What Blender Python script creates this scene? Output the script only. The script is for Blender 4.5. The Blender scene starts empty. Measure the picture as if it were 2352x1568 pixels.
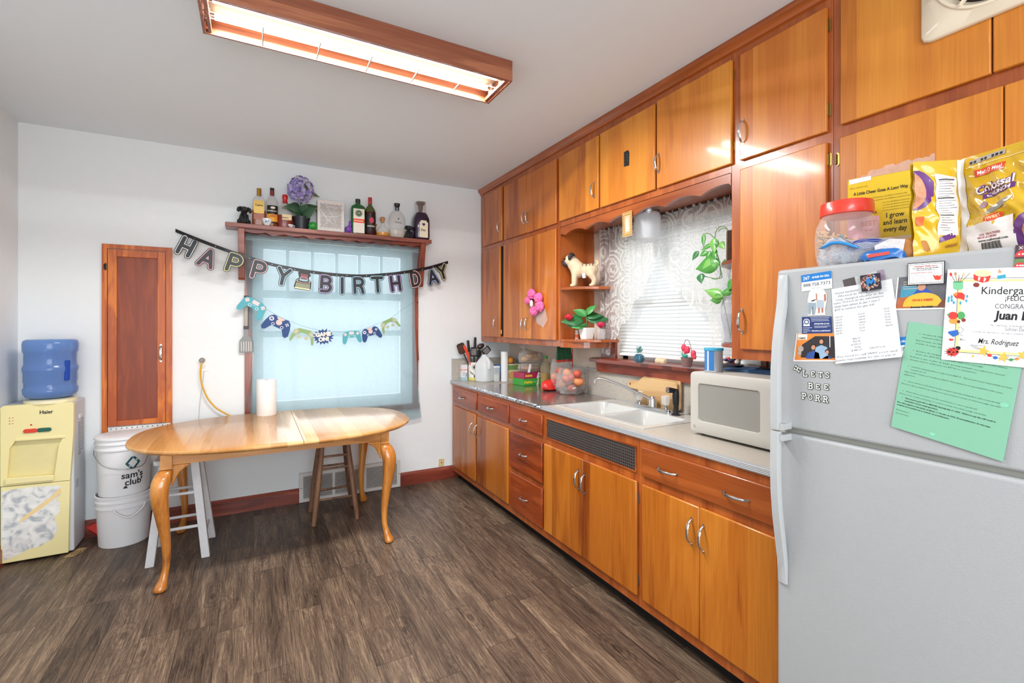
import bpy, math, random
from mathutils import Vector as V, Matrix
D = bpy.data
SC = bpy.context.scene
COL = SC.collection
random.seed(7)
PI = math.pi
# ---------------------------------------------------------------- camera
EYE = 1.44
YAW = math.radians(28.55)
FPX, HORIZ, CXP = 1090.0, 746.0, 1176.0
cam_d = D.cameras.new('camera'); cam = D.objects.new('camera', cam_d); COL.objects.link(cam)
cam.location = (0, 0, EYE); cam.rotation_euler = (PI/2, 0, -YAW)
cam_d.sensor_width = 36.0; cam_d.lens = FPX/2352*36.0
cam_d.shift_y = -(784-HORIZ)/2352; cam_d.clip_start = 0.02; cam_d.clip_end = 100
SC.camera = cam
SC.view_settings.view_transform = 'Standard'; SC.view_settings.look = 'None'
SC.view_settings.gamma = 1.0; SC.view_settings.use_curve_mapping = False
SC.view_settings.exposure = 0.31
SC.cycles.use_denoising = True
SC.cycles.max_bounces = 10; SC.cycles.diffuse_bounces = 5; SC.cycles.glossy_bounces = 4
SC.cycles.transmission_bounces = 6; SC.cycles.transparent_max_bounces = 16
SC.cycles.caustics_reflective = False; SC.cycles.caustics_refractive = False
SC.cycles.sample_clamp_indirect = 4.0
# ---------------------------------------------------------------- daylight, tube lights and added rear fill
W = D.worlds.new('overcast_sky'); SC.world = W; W.use_nodes = True
bgn = W.node_tree.nodes['Background']
bgn.inputs['Color'].default_value = (0.90, 0.96, 1.0, 1); bgn.inputs['Strength'].default_value = 0.8
def area(name, loc, rot, sx, sy, power, col=(1, 1, 1), spread=PI):
    l = D.lights.new(name, 'AREA'); l.shape = 'RECTANGLE'; l.size = sx; l.size_y = sy; l.energy = power
    l.color = col; l.spread = spread
    o = D.objects.new(name, l); COL.objects.link(o); o.location = loc; o.rotation_euler = rot
    return o
area('daylight_back_window', (0.62, 4.62, 1.5), (-PI/2, 0, 0), 1.5, 1.5, 17, (0.96, 0.985, 1.0))
area('daylight_sink_window', (2.75, 2.12, 1.75), (0, PI/2, 0), 1.2, 1.3, 2.6, (0.92, 0.97, 1.0))
area('added_rear_fill', (-0.1, -2.35, 1.35), (PI/2, 0, 0), 2.3, 2.1, 85, (0.93, 0.97, 1.0))  # large soft fill added behind the camera, the wall there has no door
area('added_overhead_fill', (0.1, -0.7, 2.70), (0, 0, 0), 1.1, 0.5, 34, (0.98, 0.98, 1.0))  # overhead fill added behind the camera, no fixture hangs there
for _y in (2.153, 2.273): area('fluorescent_tube_light', (0.4715, _y, 2.679), (0, 0, 0), 1.2, 0.022, 32, (1.0, 0.985, 0.97))
# ---------------------------------------------------------------- measuring helpers (rays of the surveyed view onto known planes)
_s, _c = math.sin(YAW), math.cos(YAW)
def _ray(px, py):
    u = (px-CXP)/FPX; return V((_s+u*_c, _c-u*_s, (HORIZ-py)/FPX))
def onX(px, py, X):
    r = _ray(px, py); t = X/r.x; return V((X, r.y*t, EYE+r.z*t))
def onY(px, py, Y):
    r = _ray(px, py); t = Y/r.y; return V((r.x*t, Y, EYE+r.z*t))
def onZ(px, py, Z):
    r = _ray(px, py); t = (Z-EYE)/r.z; return V((r.x*t, r.y*t, Z))
# ---------------------------------------------------------------- room numbers
YB, XL, XR, ZC, YN = 4.215, -1.337, 2.26, 2.75, -2.6
XB, XU, ZCT = 1.642, 1.949, 0.905
XF, FTOP = 1.475, 1.615
# ---------------------------------------------------------------- object helpers
def thing(name, label, cat, loc=(0, 0, 0), rz=0, group=None):
    o = D.objects.new(name, None); COL.objects.link(o); o.empty_display_size = .05
    o.location = loc; o.rotation_euler = (0, 0, rz)
    o['label'] = label; o['category'] = cat
    if group: o['group'] = group
    return o
def tag(o, label, cat, group=None):
    o['label'] = label; o['category'] = cat
    if group: o['group'] = group
    return o
def dup(root, loc, rz, label, group=None):
    r = root.copy(); COL.objects.link(r); r.location = loc; r.rotation_euler = (0, 0, rz); r['label'] = label
    if group: r['group'] = group
    for ch in list(root.children):
        k = ch.copy(); COL.objects.link(k); k.parent = r
        for g in list(ch.children):
            d = g.copy(); COL.objects.link(d); d.parent = k
    return r
def frame(kind, o=(0, 0, 0), rot=0.0, s=1.0):
    """local (u right, v up, w towards the viewer) -> world. B back wall, R faces -X, T lies flat, L faces +X"""
    ax = {'B': (V((1,0,0)), V((0,0,1)), V((0,-1,0))), 'R': (V((0,-1,0)), V((0,0,1)), V((-1,0,0))),
          'T': (V((1,0,0)), V((0,1,0)), V((0,0,1))), 'L': (V((0,1,0)), V((0,0,1)), V((1,0,0))),
          'D': (V((1,0,0)), V((0,-1,0)), V((0,0,-1)))}[kind]
    M = Matrix.Identity(4)
    for i in range(3):
        for j in range(3): M[j][i] = ax[i][j]*s
        M[i][3] = o[i]
    return M @ Matrix.Rotation(rot, 4, 'Z')
class MB:
    def __init__(s): s.v = []; s.f = []; s.k = 0
    def lift(s, M):   # hair-thin stacking so that overlapping flat shapes never share a plane
        s.k += 1; return s.k*1.5e-5/(abs(M.to_scale()[2]) if M is not None else 1.0)
    def add(s, vs, fs, M=None):
        n = len(s.v)
        s.v += [tuple(M @ V(p)) if M is not None else tuple(p) for p in vs]
        s.f += [tuple(n+i for i in f) for f in fs]; return s
    def box(s, x0, x1, y0, y1, z0, z1, M=None):
        return s.add([(x, y, z) for z in (z0, z1) for x, y in ((x0, y0), (x1, y0), (x1, y1), (x0, y1))],
                     [(3, 2, 1, 0), (4, 5, 6, 7), (0, 1, 5, 4), (1, 2, 6, 5), (2, 3, 7, 6), (3, 0, 4, 7)], M)
    def prism(s, poly, w0, w1, M=None):
        n = len(poly); s2 = sum(poly[i][0]*poly[(i+1) % n][1]-poly[(i+1) % n][0]*poly[i][1] for i in range(n))
        if s2 < 0: poly = poly[::-1]
        w1 = w1+s.lift(M)
        vs = [(p[0], p[1], w0) for p in poly]+[(p[0], p[1], w1) for p in poly]
        fs = [tuple(range(n-1, -1, -1)), tuple(range(n, 2*n))]+[(i, (i+1) % n, n+(i+1) % n, n+i) for i in range(n)]
        return s.add(vs, fs, M)
    def flat(s, poly, w=0.0, M=None):
        n = len(poly); s2 = sum(poly[i][0]*poly[(i+1) % n][1]-poly[(i+1) % n][0]*poly[i][1] for i in range(n))
        if s2 < 0: poly = poly[::-1]
        w = w+s.lift(M)
        return s.add([(p[0], p[1], w) for p in poly], [tuple(range(n))], M)
    def disc(s, cx, cy, r, w=0.0, M=None, n=20, ry=None, rot=0):
        ry = r if ry is None else ry
        P = []
        for i in range(n):
            t = 2*PI*i/n; a, b = r*math.cos(t), ry*math.sin(t)
            P.append((cx+a*math.cos(rot)-b*math.sin(rot), cy+a*math.sin(rot)+b*math.cos(rot)))
        return s.flat(P, w, M)
    def ring(s, cx, cy, r0, r1, w=0.0, M=None, n=24):
        w = w+s.lift(M)
        vs = [(cx+r*math.cos(2*PI*i/n), cy+r*math.sin(2*PI*i/n), w) for r in (r0, r1) for i in range(n)]
        return s.add(vs, [(i, n+i, n+(i+1) % n, (i+1) % n) for i in range(n)], M)
    def lathe(s, prof, M=None, n=24, sx=1.0, sy=1.0, sq=None, caps=True, a0=0.0, a1=2*PI):
        """prof: [(r,z)...]; sq = superellipse power of the section"""
        full = abs(a1-a0-2*PI) < 1e-6; m = n if full else n+1
        vs = []
        for r, z in prof:
            for i in range(m):
                t = a0+(a1-a0)*i/n; a, b = math.cos(t), math.sin(t)
                if sq: k = (abs(a)**sq+abs(b)**sq)**(-1.0/sq); a *= k; b *= k
                vs.append((r*a*sx, r*b*sy, z))
        fs = []
        for j in range(len(prof)-1):
            for i in range(n):
                i2 = (i+1) % m
                fs.append((j*m+i, j*m+i2, (j+1)*m+i2, (j+1)*m+i))
        if caps and full:
            if prof[0][0] > 1e-5: fs.append(tuple(range(m-1, -1, -1)))
            if prof[-1][0] > 1e-5: fs.append(tuple((len(prof)-1)*m+i for i in range(m)))
        return s.add(vs, fs, M)
    def cyl(s, p0, p1, r0, r1=None, n=16):
        return s.tube([p0, p1], [r0, r0 if r1 is None else r1], n)
    def tube(s, pts, rad, n=8, closed=False, flat=1.0):
        pts = [V(p) for p in pts]; m = len(pts)
        rad = rad if isinstance(rad, (list, tuple)) else [rad]*m
        up = None; base = len(s.v); rings = []
        for i, p in enumerate(pts):
            a = pts[(i-1) % m] if (i > 0 or closed) else p; b = pts[(i+1) % m] if (i < m-1 or closed) else p
            t = (b-a); t = t.normalized() if t.length > 1e-9 else V((0, 0, 1))
            if up is None: up = V((0, 0, 1)) if abs(t.z) < .9 else V((0, 1, 0))
            sd = t.cross(up).normalized(); up = sd.cross(t).normalized()
            rings.append([p+(sd*math.cos(2*PI*k/n)+up*math.sin(2*PI*k/n)*flat)*rad[i] for k in range(n)])
        vs = [tuple(q) for r in rings for q in r]; fs = []
        for j in range(m if closed else m-1):
            j2 = (j+1) % m
            for k in range(n): fs.append((j*n+k, j*n+(k+1) % n, j2*n+(k+1) % n, j2*n+k))
        if not closed: fs += [tuple(range(n-1, -1, -1)), tuple((m-1)*n+k for k in range(n))]
        return s.add(vs, fs)
    def sph(s, c, r, M=None, n=14, k=9, sc=(1, 1, 1)):
        prof = [(r*math.sin(PI*j/k), -r*math.cos(PI*j/k)) for j in range(k+1)]
        prof[0] = (1e-6, -r); prof[-1] = (1e-6, r)
        T = Matrix.Translation(c) @ Matrix.Diagonal((sc[0], sc[1], sc[2], 1))
        return s.lathe(prof, (M @ T) if M is not None else T, n, caps=False)
    def stroke(s, pts, r, w=0.0, M=None, closed=False, th=None):
        pts = [V((p[0], p[1])) for p in pts]; m = len(pts)
        def put(P):
            if th: s.prism(P, w-th, w, M)
            else: s.flat(P, w, M)
        for i in range(m if closed else m-1):
            a, b = pts[i], pts[(i+1) % m]; d = (b-a)
            if d.length < 1e-9: continue
            d.normalize(); q = V((-d.y, d.x))*r
            put([tuple(a-q), tuple(b-q), tuple(b+q), tuple(a+q)])
        if r > .0004:
            for p in pts: put([(p.x+r*math.cos(2*PI*k/14), p.y+r*math.sin(2*PI*k/14)) for k in range(14)])
        return s
    def leaf(s, base, direc, L, wd, droop=0.3, up=(0, 0, 1), fold=.25, n=7):
        base = V(base); d = V(direc).normalized(); up = V(up)
        sd = d.cross(up); sd = sd.normalized() if sd.length > .01 else V((1, 0, 0)); nn = sd.cross(d)
        vs = []
        for i in range(n+1):
            t = i/n; p = base+d*L*t-V((0, 0, 1))*droop*L*t*t
            w = wd*math.sin(PI*min(1, t**.75))*(1-.25*t) if 0 < i < n else wd*.03
            vs += [tuple(p-sd*w+nn*w*fold), tuple(p), tuple(p+sd*w+nn*w*fold)]
        fs = []
        for i in range(n):
            a = i*3; fs += [(a, a+1, a+4, a+3), (a+1, a+2, a+5, a+4)]
        return s.add(vs, fs)
    def build(s, name, mat, parent=None, smooth=35, bevel=0, seg=2, absolute=False, label=None, subsurf=0, sol=0, kind=None):
        vs = s.v
        if absolute and parent is not None:
            p = parent; off = V((0, 0, 0))
            while p is not None: off += p.location; p = p.parent
            vs = [(a-off.x, b-off.y, c-off.z) for a, b, c in vs]
        me = D.meshes.new(name); me.from_pydata(vs, [], s.f); me.update()
        if mat: me.materials.append(mat)
        if smooth:
            me.polygons.foreach_set('use_smooth', [True]*len(me.polygons))
            if smooth < 180: me.set_sharp_from_angle(angle=math.radians(smooth))
        o = D.objects.new(name, me); COL.objects.link(o)
        if parent is not None: o.parent = parent
        if sol:
            m = o.modifiers.new('solid', 'SOLIDIFY'); m.thickness = sol; m.offset = 0
        if bevel:
            m = o.modifiers.new('bevel', 'BEVEL'); m.width = bevel; m.segments = seg; m.limit_method = 'ANGLE'; m.angle_limit = math.radians(40)
        if subsurf:
            m = o.modifiers.new('sub', 'SUBSURF'); m.levels = subsurf; m.render_levels = subsurf
        if label: o['label'] = label
        if kind: o['kind'] = kind
        return o
def text(string, size, M, mat, parent=None, name='lettering', align='LEFT', width=None, ext=0.0, bold=0.0, shear=0.0, absolute=True, mb=None, space=1.0, label=None):
    c = D.curves.new('t', 'FONT'); c.body = string; c.size = size; c.align_x = align; c.align_y = 'CENTER'
    c.extrude = ext; c.offset = bold; c.shear = shear; c.space_line = space; c.resolution_u = 3 if size > .01 else 1
    o = D.objects.new('t', c); COL.objects.link(o)
    me = D.meshes.new_from_object(o)
    D.objects.remove(o); D.curves.remove(c)
    vs = [v.co.copy() for v in me.vertices]; fs = [tuple(p.vertices) for p in me.polygons]; D.meshes.remove(me)
    if width and vs:
        xs = [v.x for v in vs]; k = width/(max(xs)-min(xs)); vs = [V((v.x*k, v.y, v.z)) for v in vs]
    b = mb if mb is not None else MB()
    b.add(vs, fs, M)
    if mb is None: return b.build(name, mat, parent, smooth=0, absolute=absolute, label=label)
def rrect(w, h, r, cx=0, cy=0, n=5):
    P = []
    for (sx, sy, a) in ((1, 1, 0), (-1, 1, PI/2), (-1, -1, PI), (1, -1, 1.5*PI)):
        for i in range(n+1):
            t = a+PI/2*i/n; P.append((cx+sx*(w/2-r)+r*math.cos(t), cy+sy*(h/2-r)+r*math.sin(t)))
    return P
# ---------------------------------------------------------------- materials
def srgb(*c):
    if len(c) == 1 and isinstance(c[0], str): h = c[0]; c = [int(h[i:i+2], 16) for i in (0, 2, 4)]
    r = []
    for x in c[:3]:
        x /= 255.0; r.append(x/12.92 if x <= .04045 else ((x+.055)/1.055)**2.4)
    return (r[0], r[1], r[2], 1)
_mc = {}
def mat(hexc, rough=.5, metal=0, coat=0, spec=.5, emit=None, es=1, trans=0, alpha=1, ior=1.45, sss=0, var=.06, bump=0, bscale=200, vs=18):
    """procedural surface: base colour with a faint noise mottling, optional fine bump"""
    key = (hexc, rough, metal, coat, spec, emit, es, trans, alpha, ior, sss, var, bump, bscale)
    if key in _mc: return _mc[key]
    m = D.materials.new('surface_'+hexc); m.use_nodes = True; nt = m.node_tree; b = nt.nodes['Principled BSDF']
    col = srgb(hexc)
    if var:
        tc = nt.nodes.new('ShaderNodeTexCoord'); nz = nt.nodes.new('ShaderNodeTexNoise'); nz.inputs['Scale'].default_value = vs
        nz.inputs['Detail'].default_value = 3
        nt.links.new(tc.outputs['Object'], nz.inputs['Vector'])
        mx = nt.nodes.new('ShaderNodeMix'); mx.data_type = 'RGBA'
        mx.inputs[6].default_value = tuple(max(0, x*(1-var)) for x in col[:3])+(1,)
        mx.inputs[7].default_value = tuple(min(1, x*(1+var)) for x in col[:3])+(1,)
        nt.links.new(nz.outputs['Fac'], mx.inputs[0]); nt.links.new(mx.outputs[2], b.inputs['Base Color'])
    else: b.inputs['Base Color'].default_value = col
    b.inputs['Roughness'].default_value = rough; b.inputs['Metallic'].default_value = metal
    b.inputs['Coat Weight'].default_value = coat; b.inputs['Coat Roughness'].default_value = .12
    b.inputs['Specular IOR Level'].default_value = spec; b.inputs['IOR'].default_value = ior
    b.inputs['Transmission Weight'].default_value = trans; b.inputs['Alpha'].default_value = alpha
    if sss: b.inputs['Subsurface Weight'].default_value = sss; b.inputs['Subsurface Scale'].default_value = .01
    if emit: b.inputs['Emission Color'].default_value = srgb(emit); b.inputs['Emission Strength'].default_value = es
    if bump:
        n2 = nt.nodes.new('ShaderNodeTexNoise'); n2.inputs['Scale'].default_value = bscale; n2.inputs['Detail'].default_value = 4
        bp = nt.nodes.new('ShaderNodeBump'); bp.inputs['Strength'].default_value = bump; bp.inputs['Distance'].default_value = .002
        tc2 = nt.nodes.new('ShaderNodeTexCoord'); nt.links.new(tc2.outputs['Object'], n2.inputs['Vector'])
        nt.links.new(n2.outputs['Fac'], bp.inputs['Height']); nt.links.new(bp.outputs['Normal'], b.inputs['Normal'])
    _mc[key] = m; return m
def film(name, hexc, a=.35, rough=.06, shine=.5, tint=None, bump=0, bscale=40):
    """thin clear plastic or glass wall: see-through mixed with a body colour, plus a glossy reflection"""
    m = D.materials.new(name); m.use_nodes = True; nt = m.node_tree; nt.nodes.clear()
    N = nt.nodes.new; L = nt.links.new
    out = N('ShaderNodeOutputMaterial'); tr = N('ShaderNodeBsdfTransparent'); pb = N('ShaderNodeBsdfPrincipled')
    tr.inputs[0].default_value = srgb(tint) if tint else (1, 1, 1, 1)
    pb.inputs['Base Color'].default_value = srgb(hexc); pb.inputs['Roughness'].default_value = rough; pb.inputs['Specular IOR Level'].default_value = shine
    lw = N('ShaderNodeLayerWeight'); lw.inputs['Blend'].default_value = .3
    mr = N('ShaderNodeMapRange'); mr.inputs['To Min'].default_value = a; mr.inputs['To Max'].default_value = min(1, a+.45)
    L(lw.outputs['Facing'], mr.inputs['Value'])
    mx = N('ShaderNodeMixShader'); L(mr.outputs[0], mx.inputs[0]); L(tr.outputs[0], mx.inputs[1]); L(pb.outputs[0], mx.inputs[2]); L(mx.outputs[0], out.inputs[0])
    if bump:
        n2 = N('ShaderNodeTexNoise'); n2.inputs['Scale'].default_value = bscale; n2.inputs['Detail'].default_value = 5
        tc = N('ShaderNodeTexCoord'); L(tc.outputs['Object'], n2.inputs['Vector'])
        bp = N('ShaderNodeBump'); bp.inputs['Strength'].default_value = bump; bp.inputs['Distance'].default_value = .02
        L(n2.outputs['Fac'], bp.inputs['Height']); L(bp.outputs['Normal'], pb.inputs['Normal'])
    return m
def wood(name, light, mid, dark, grain='Z', across='Y', plank=.14, rough=.3, coat=.35, freq=1.0, streak=1.0, pv=.35, bump=.15):
    """veneer or boards: glued strips across one axis, long grain along another, flowing heartwood streaks"""
    m = D.materials.new(name); m.use_nodes = True; nt = m.node_tree; N = nt.nodes.new; L = nt.links.new
    b = nt.nodes['Principled BSDF']; g = N('ShaderNodeNewGeometry'); sp = N('ShaderNodeSeparateXYZ'); L(g.outputs['Position'], sp.inputs[0])
    def M(op, a, bb=None, cc=None):
        n = N('ShaderNodeMath'); n.operation = op
        for i, x in enumerate((a, bb, cc)):
            if x is None: continue
            if isinstance(x, (int, float)): n.inputs[i].default_value = x
            else: L(x, n.inputs[i])
        return n.outputs[0]
    A = sp.outputs[across]; G = sp.outputs[grain]; O = sp.outputs[({'X', 'Y', 'Z'}-{grain, across}).pop()]
    wob = M('DIVIDE', A, plank); pid = M('FLOOR', wob)
    wn = N('ShaderNodeTexWhiteNoise'); wn.noise_dimensions = '1D'; L(pid, wn.inputs['W'])
    cv = N('ShaderNodeCombineXYZ')
    L(M('MULTIPLY', A, 9.0*freq), cv.inputs[0]); L(M('MULTIPLY', G, 1.1*freq), cv.inputs[1]); L(M('ADD', M('MULTIPLY', O, 9.0*freq), M('MULTIPLY', wn.outputs[0], 31.0)), cv.inputs[2])
    n1 = N('ShaderNodeTexNoise'); n1.inputs['Scale'].default_value = 1.0; n1.inputs['Detail'].default_value = 4; n1.inputs['Distortion'].default_value = .7; L(cv.outputs[0], n1.inputs['Vector'])
    # flowing rings out of the slow noise
    rg = M('MULTIPLY', M('SINE', M('MULTIPLY', n1.outputs['Fac'], 34.0)), .5)
    cv2 = N('ShaderNodeCombineXYZ')
    L(M('MULTIPLY', A, 150.0), cv2.inputs[0]); L(M('MULTIPLY', G, 4.0), cv2.inputs[1]); L(M('MULTIPLY', O, 150.0), cv2.inputs[2])
    n2 = N('ShaderNodeTexNoise'); n2.inputs['Scale'].default_value = 1.0; n2.inputs['Detail'].default_value = 3; L(cv2.outputs[0], n2.inputs['Vector'])
    f = M('ADD', M('MULTIPLY', n1.outputs['Fac'], 1.1*streak), M('MULTIPLY', rg, .10*streak))
    f = M('ADD', f, M('MULTIPLY', M('SUBTRACT', n2.outputs['Fac'], .5), .35))
    f = M('ADD', f, M('MULTIPLY', M('SUBTRACT', wn.outputs[0], .5), pv))
    f = M('SUBTRACT', f, .55*streak-.5+.0)
    cr = N('ShaderNodeValToRGB'); e = cr.color_ramp.elements
    e[0].position = .25; e[0].color = srgb(dark); e[1].position = .78; e[1].color = srgb(light); x = e.new(.5); x.color = srgb(mid)
    L(f, cr.inputs[0]); L(cr.outputs[0], b.inputs['Base Color'])
    b.inputs['Roughness'].default_value = rough; b.inputs['Coat Weight'].default_value = coat; b.inputs['Coat Roughness'].default_value = .1
    if bump:
        bp = N('ShaderNodeBump'); bp.inputs['Strength'].default_value = bump; bp.inputs['Distance'].default_value = .0006
        L(n2.outputs['Fac'], bp.inputs['Height']); L(bp.outputs['Normal'], b.inputs['Normal'])
    return m
M_door = wood('honey_birch_veneer', 'D0822E', 'BC681C', '92440E', 'Z', 'Y', .19, .36, .3, freq=.6, pv=.16, streak=1.0)
M_door_hi = wood('golden_birch_veneer', 'DA9030', 'C87820', 'A05414', 'Z', 'Y', .23, .36, .3, freq=.5, pv=.14, streak=.8)
M_door_lo = wood('amber_birch_veneer', 'C87C28', 'B2641A', '803A0A', 'Z', 'Y', .19, .28, .25, freq=.6, pv=.18, streak=.9)
M_frame = wood('red_brown_frame_wood', 'B6622A', 'A0501E', '863C10', 'Z', 'Y', .5, .3, .45, freq=1.2, pv=.1)
M_frame_h = wood('red_brown_rail_wood', 'B25E28', '9C4E1C', '82380E', 'Y', 'Z', .5, .3, .45, freq=1.2, pv=.1)
M_drawer = wood('cherry_drawer_front', 'A85022', '903C14', '6C280A', 'Y', 'Z', .4, .28, .3, freq=1.5, pv=.15)
M_trim = wood('mahogany_trim', 'A0503A', '7E3626', '582016', 'X', 'Z', .5, .35, .3, freq=1.4, pv=.1)
M_trim_v = wood('mahogany_trim_upright', 'A85434', '8A3E26', '602616', 'Z', 'X', .5, .35, .3, freq=1.4, pv=.1)
M_trim_y = wood('mahogany_trim_side', '9A4A34', '7A3424', '541E14', 'Y', 'Z', .5, .35, .3, freq=1.4, pv=.1)
M_oak = wood('orange_oak', 'E28A30', 'D4741E', 'A84A0E', 'Z', 'X', .3, .4, .15, freq=1.6)
M_oakred = wood('red_plywood_panel', '9C4820', '903E18', '7C3210', 'Z', 'X', .6, .45, .1, freq=2.0)
M_table = wood('butcher_block_maple', 'D6A870', 'C69256', 'AE783E', 'Y', 'X', .085, .24, .3, freq=.6, pv=.5, streak=.6, bump=.05)
M_apron = wood('maple_apron', 'D8A064', 'C68A4C', 'A86E34', 'X', 'Z', .3, .25, .4, pv=.1)
M_leg = wood('maple_leg', 'D49448', 'BE7A34', '925420', 'Z', 'X', .5, .18, .6, freq=1.5, pv=.1)
M_white = mat('E6EBED', .55, var=.02, bump=.12, bscale=120)
M_ceil = mat('E6EFF5', .7, var=.015, bump=.12, bscale=160)
M_chrome = mat('D6D6D8', .14, metal=1, var=0)
M_brass = mat('A88A50', .3, metal=1, var=.05)
M_steel = mat('A8A8A8', .3, metal=1, var=.05)
M_black = mat('161616', .5, var=.1)
M_blackp = mat('202022', .35, var=.05)
M_dark = mat('0E0A08', .9, var=0)
M_whitep = mat('E8E8E6', .35, var=.02)
M_paper = mat('F2F2F0', .7, var=.02)
M_ink = mat('1C1C20', .7, var=0)
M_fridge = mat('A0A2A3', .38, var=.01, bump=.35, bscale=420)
def floor_mat():
    m = D.materials.new('weathered_plank_vinyl'); m.use_nodes = True; nt = m.node_tree; N = nt.nodes.new; L = nt.links.new
    b = nt.nodes['Principled BSDF']; g = N('ShaderNodeNewGeometry'); sp = N('ShaderNodeSeparateXYZ'); L(g.outputs['Position'], sp.inputs[0])
    def M(op, a, bb=None):
        n = N('ShaderNodeMath'); n.operation = op
        for i, x in enumerate((a, bb)):
            if x is None: continue
            if isinstance(x, (int, float)): n.inputs[i].default_value = x
            else: L(x, n.inputs[i])
        return n.outputs[0]
    X, Y = sp.outputs['X'], sp.outputs['Y']; PW, PL = .152, .92
    col = M('FLOOR', M('DIVIDE', X, PW)); w1 = N('ShaderNodeTexWhiteNoise'); w1.noise_dimensions = '1D'; L(col, w1.inputs['W'])
    ys = M('DIVIDE', M('ADD', Y, M('MULTIPLY', w1.outputs[0], PL)), PL); row = M('FLOOR', ys)
    w2 = N('ShaderNodeTexWhiteNoise'); w2.noise_dimensions = '2D'; c = N('ShaderNodeCombineXYZ'); L(col, c.inputs[0]); L(row, c.inputs[1]); L(c.outputs[0], w2.inputs['Vector'])
    cv = N('ShaderNodeCombineXYZ'); L(M('MULTIPLY', X, 16.0), cv.inputs[0]); L(M('MULTIPLY', Y, 1.7), cv.inputs[1]); L(M('MULTIPLY', w2.outputs[0], 40.0), cv.inputs[2])
    n1 = N('ShaderNodeTexNoise'); n1.inputs['Scale'].default_value = 1.0; n1.inputs['Detail'].default_value = 6; n1.inputs['Distortion'].default_value = 1.2; n1.inputs['Roughness'].default_value = .62; L(cv.outputs[0], n1.inputs['Vector'])
    cv2 = N('ShaderNodeCombineXYZ'); L(M('MULTIPLY', M('ADD', X, M('MULTIPLY', n1.outputs['Fac'], .035)), 300.0), cv2.inputs[0]); L(M('MULTIPLY', Y, 6.0), cv2.inputs[1]); L(M('MULTIPLY', w2.outputs[0], 9.0), cv2.inputs[2])
    n2 = N('ShaderNodeTexNoise'); n2.inputs['Scale'].default_value = 1.0; n2.inputs['Detail'].default_value = 4; L(cv2.outputs[0], n2.inputs['Vector'])
    cvk = N('ShaderNodeCombineXYZ'); L(M('MULTIPLY', X, 9.0), cvk.inputs[0]); L(M('MULTIPLY', Y, 4.2), cvk.inputs[1]); L(M('MULTIPLY', w2.outputs[0], 17.0), cvk.inputs[2])
    kn = N('ShaderNodeTexVoronoi'); kn.inputs['Scale'].default_value = .62; L(cvk.outputs[0], kn.inputs['Vector'])
    knot = M('MULTIPLY', M('LESS_THAN', kn.outputs['Distance'], .075), .20)
    knr = M('MULTIPLY', M('MULTIPLY', M('SINE', M('MULTIPLY', kn.outputs['Distance'], 60.0)), M('LESS_THAN', kn.outputs['Distance'], .34)), .05)
    f = M('ADD', M('MULTIPLY', n1.outputs['Fac'], 1.15), M('MULTIPLY', M('SUBTRACT', n2.outputs['Fac'], .5), 1.0))
    f = M('ADD', f, M('MULTIPLY', M('SINE', M('MULTIPLY', n1.outputs['Fac'], 95.0)), .07))
    f = M('SUBTRACT', M('ADD', M('ADD', f, knr), M('MULTIPLY', M('SUBTRACT', w2.outputs[0], .5), .26)), knot)
    fx = M('FRACT', M('DIVIDE', X, PW)); fy = M('FRACT', ys)
    seam = M('MAXIMUM', M('MAXIMUM', M('LESS_THAN', fx, .011), M('GREATER_THAN', fx, .989)), M('LESS_THAN', fy, .0036))
    f = M('SUBTRACT', f, M('MULTIPLY', seam, .24))
    cr = N('ShaderNodeValToRGB'); e = cr.color_ramp.elements
    e[0].position = .2; e[0].color = srgb('2A211B'); e[1].position = .95; e[1].color = srgb('8E7964'); x = e.new(.52); x.color = srgb('544438'); x = e.new(.72); x.color = srgb('6A5848')
    L(f, cr.inputs[0]); L(cr.outputs[0], b.inputs['Base Color']); b.inputs['Roughness'].default_value = .42
    b.inputs['Specular IOR Level'].default_value = .4
    bp = N('ShaderNodeBump'); bp.inputs['Strength'].default_value = .35; bp.inputs['Distance'].default_value = .0015; L(f, bp.inputs['Height']); L(bp.outputs['Normal'], b.inputs['Normal'])
    return m
M_floor = floor_mat()
def speck(name, base, dark, light, rough=.35, scale=220, det=2, dis=0):
    m = D.materials.new(name); m.use_nodes = True; nt = m.node_tree; N = nt.nodes.new; L = nt.links.new; b = nt.nodes['Principled BSDF']
    g = N('ShaderNodeNewGeometry'); n = N('ShaderNodeTexNoise'); n.inputs['Scale'].default_value = scale; n.inputs['Detail'].default_value = det; n.inputs['Distortion'].default_value = dis; L(g.outputs['Position'], n.inputs['Vector'])
    cr = N('ShaderNodeValToRGB'); e = cr.color_ramp.elements; e[0].position = .36; e[0].color = srgb(dark); e[1].position = .66; e[1].color = srgb(light); x = e.new(.5); x.color = srgb(base)
    L(n.outputs['Fac'], cr.inputs[0]); L(cr.outputs[0], b.inputs['Base Color']); b.inputs['Roughness'].default_value = rough
    return m
M_lam = speck('speckled_laminate', 'B6AFA4', 'A29A8E', 'C0BAB0')
M_marble = speck('marble_contact_paper', 'DEDEDC', 'AAB0B8', 'ECECEA', .4, 17, 7, .9)
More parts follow.
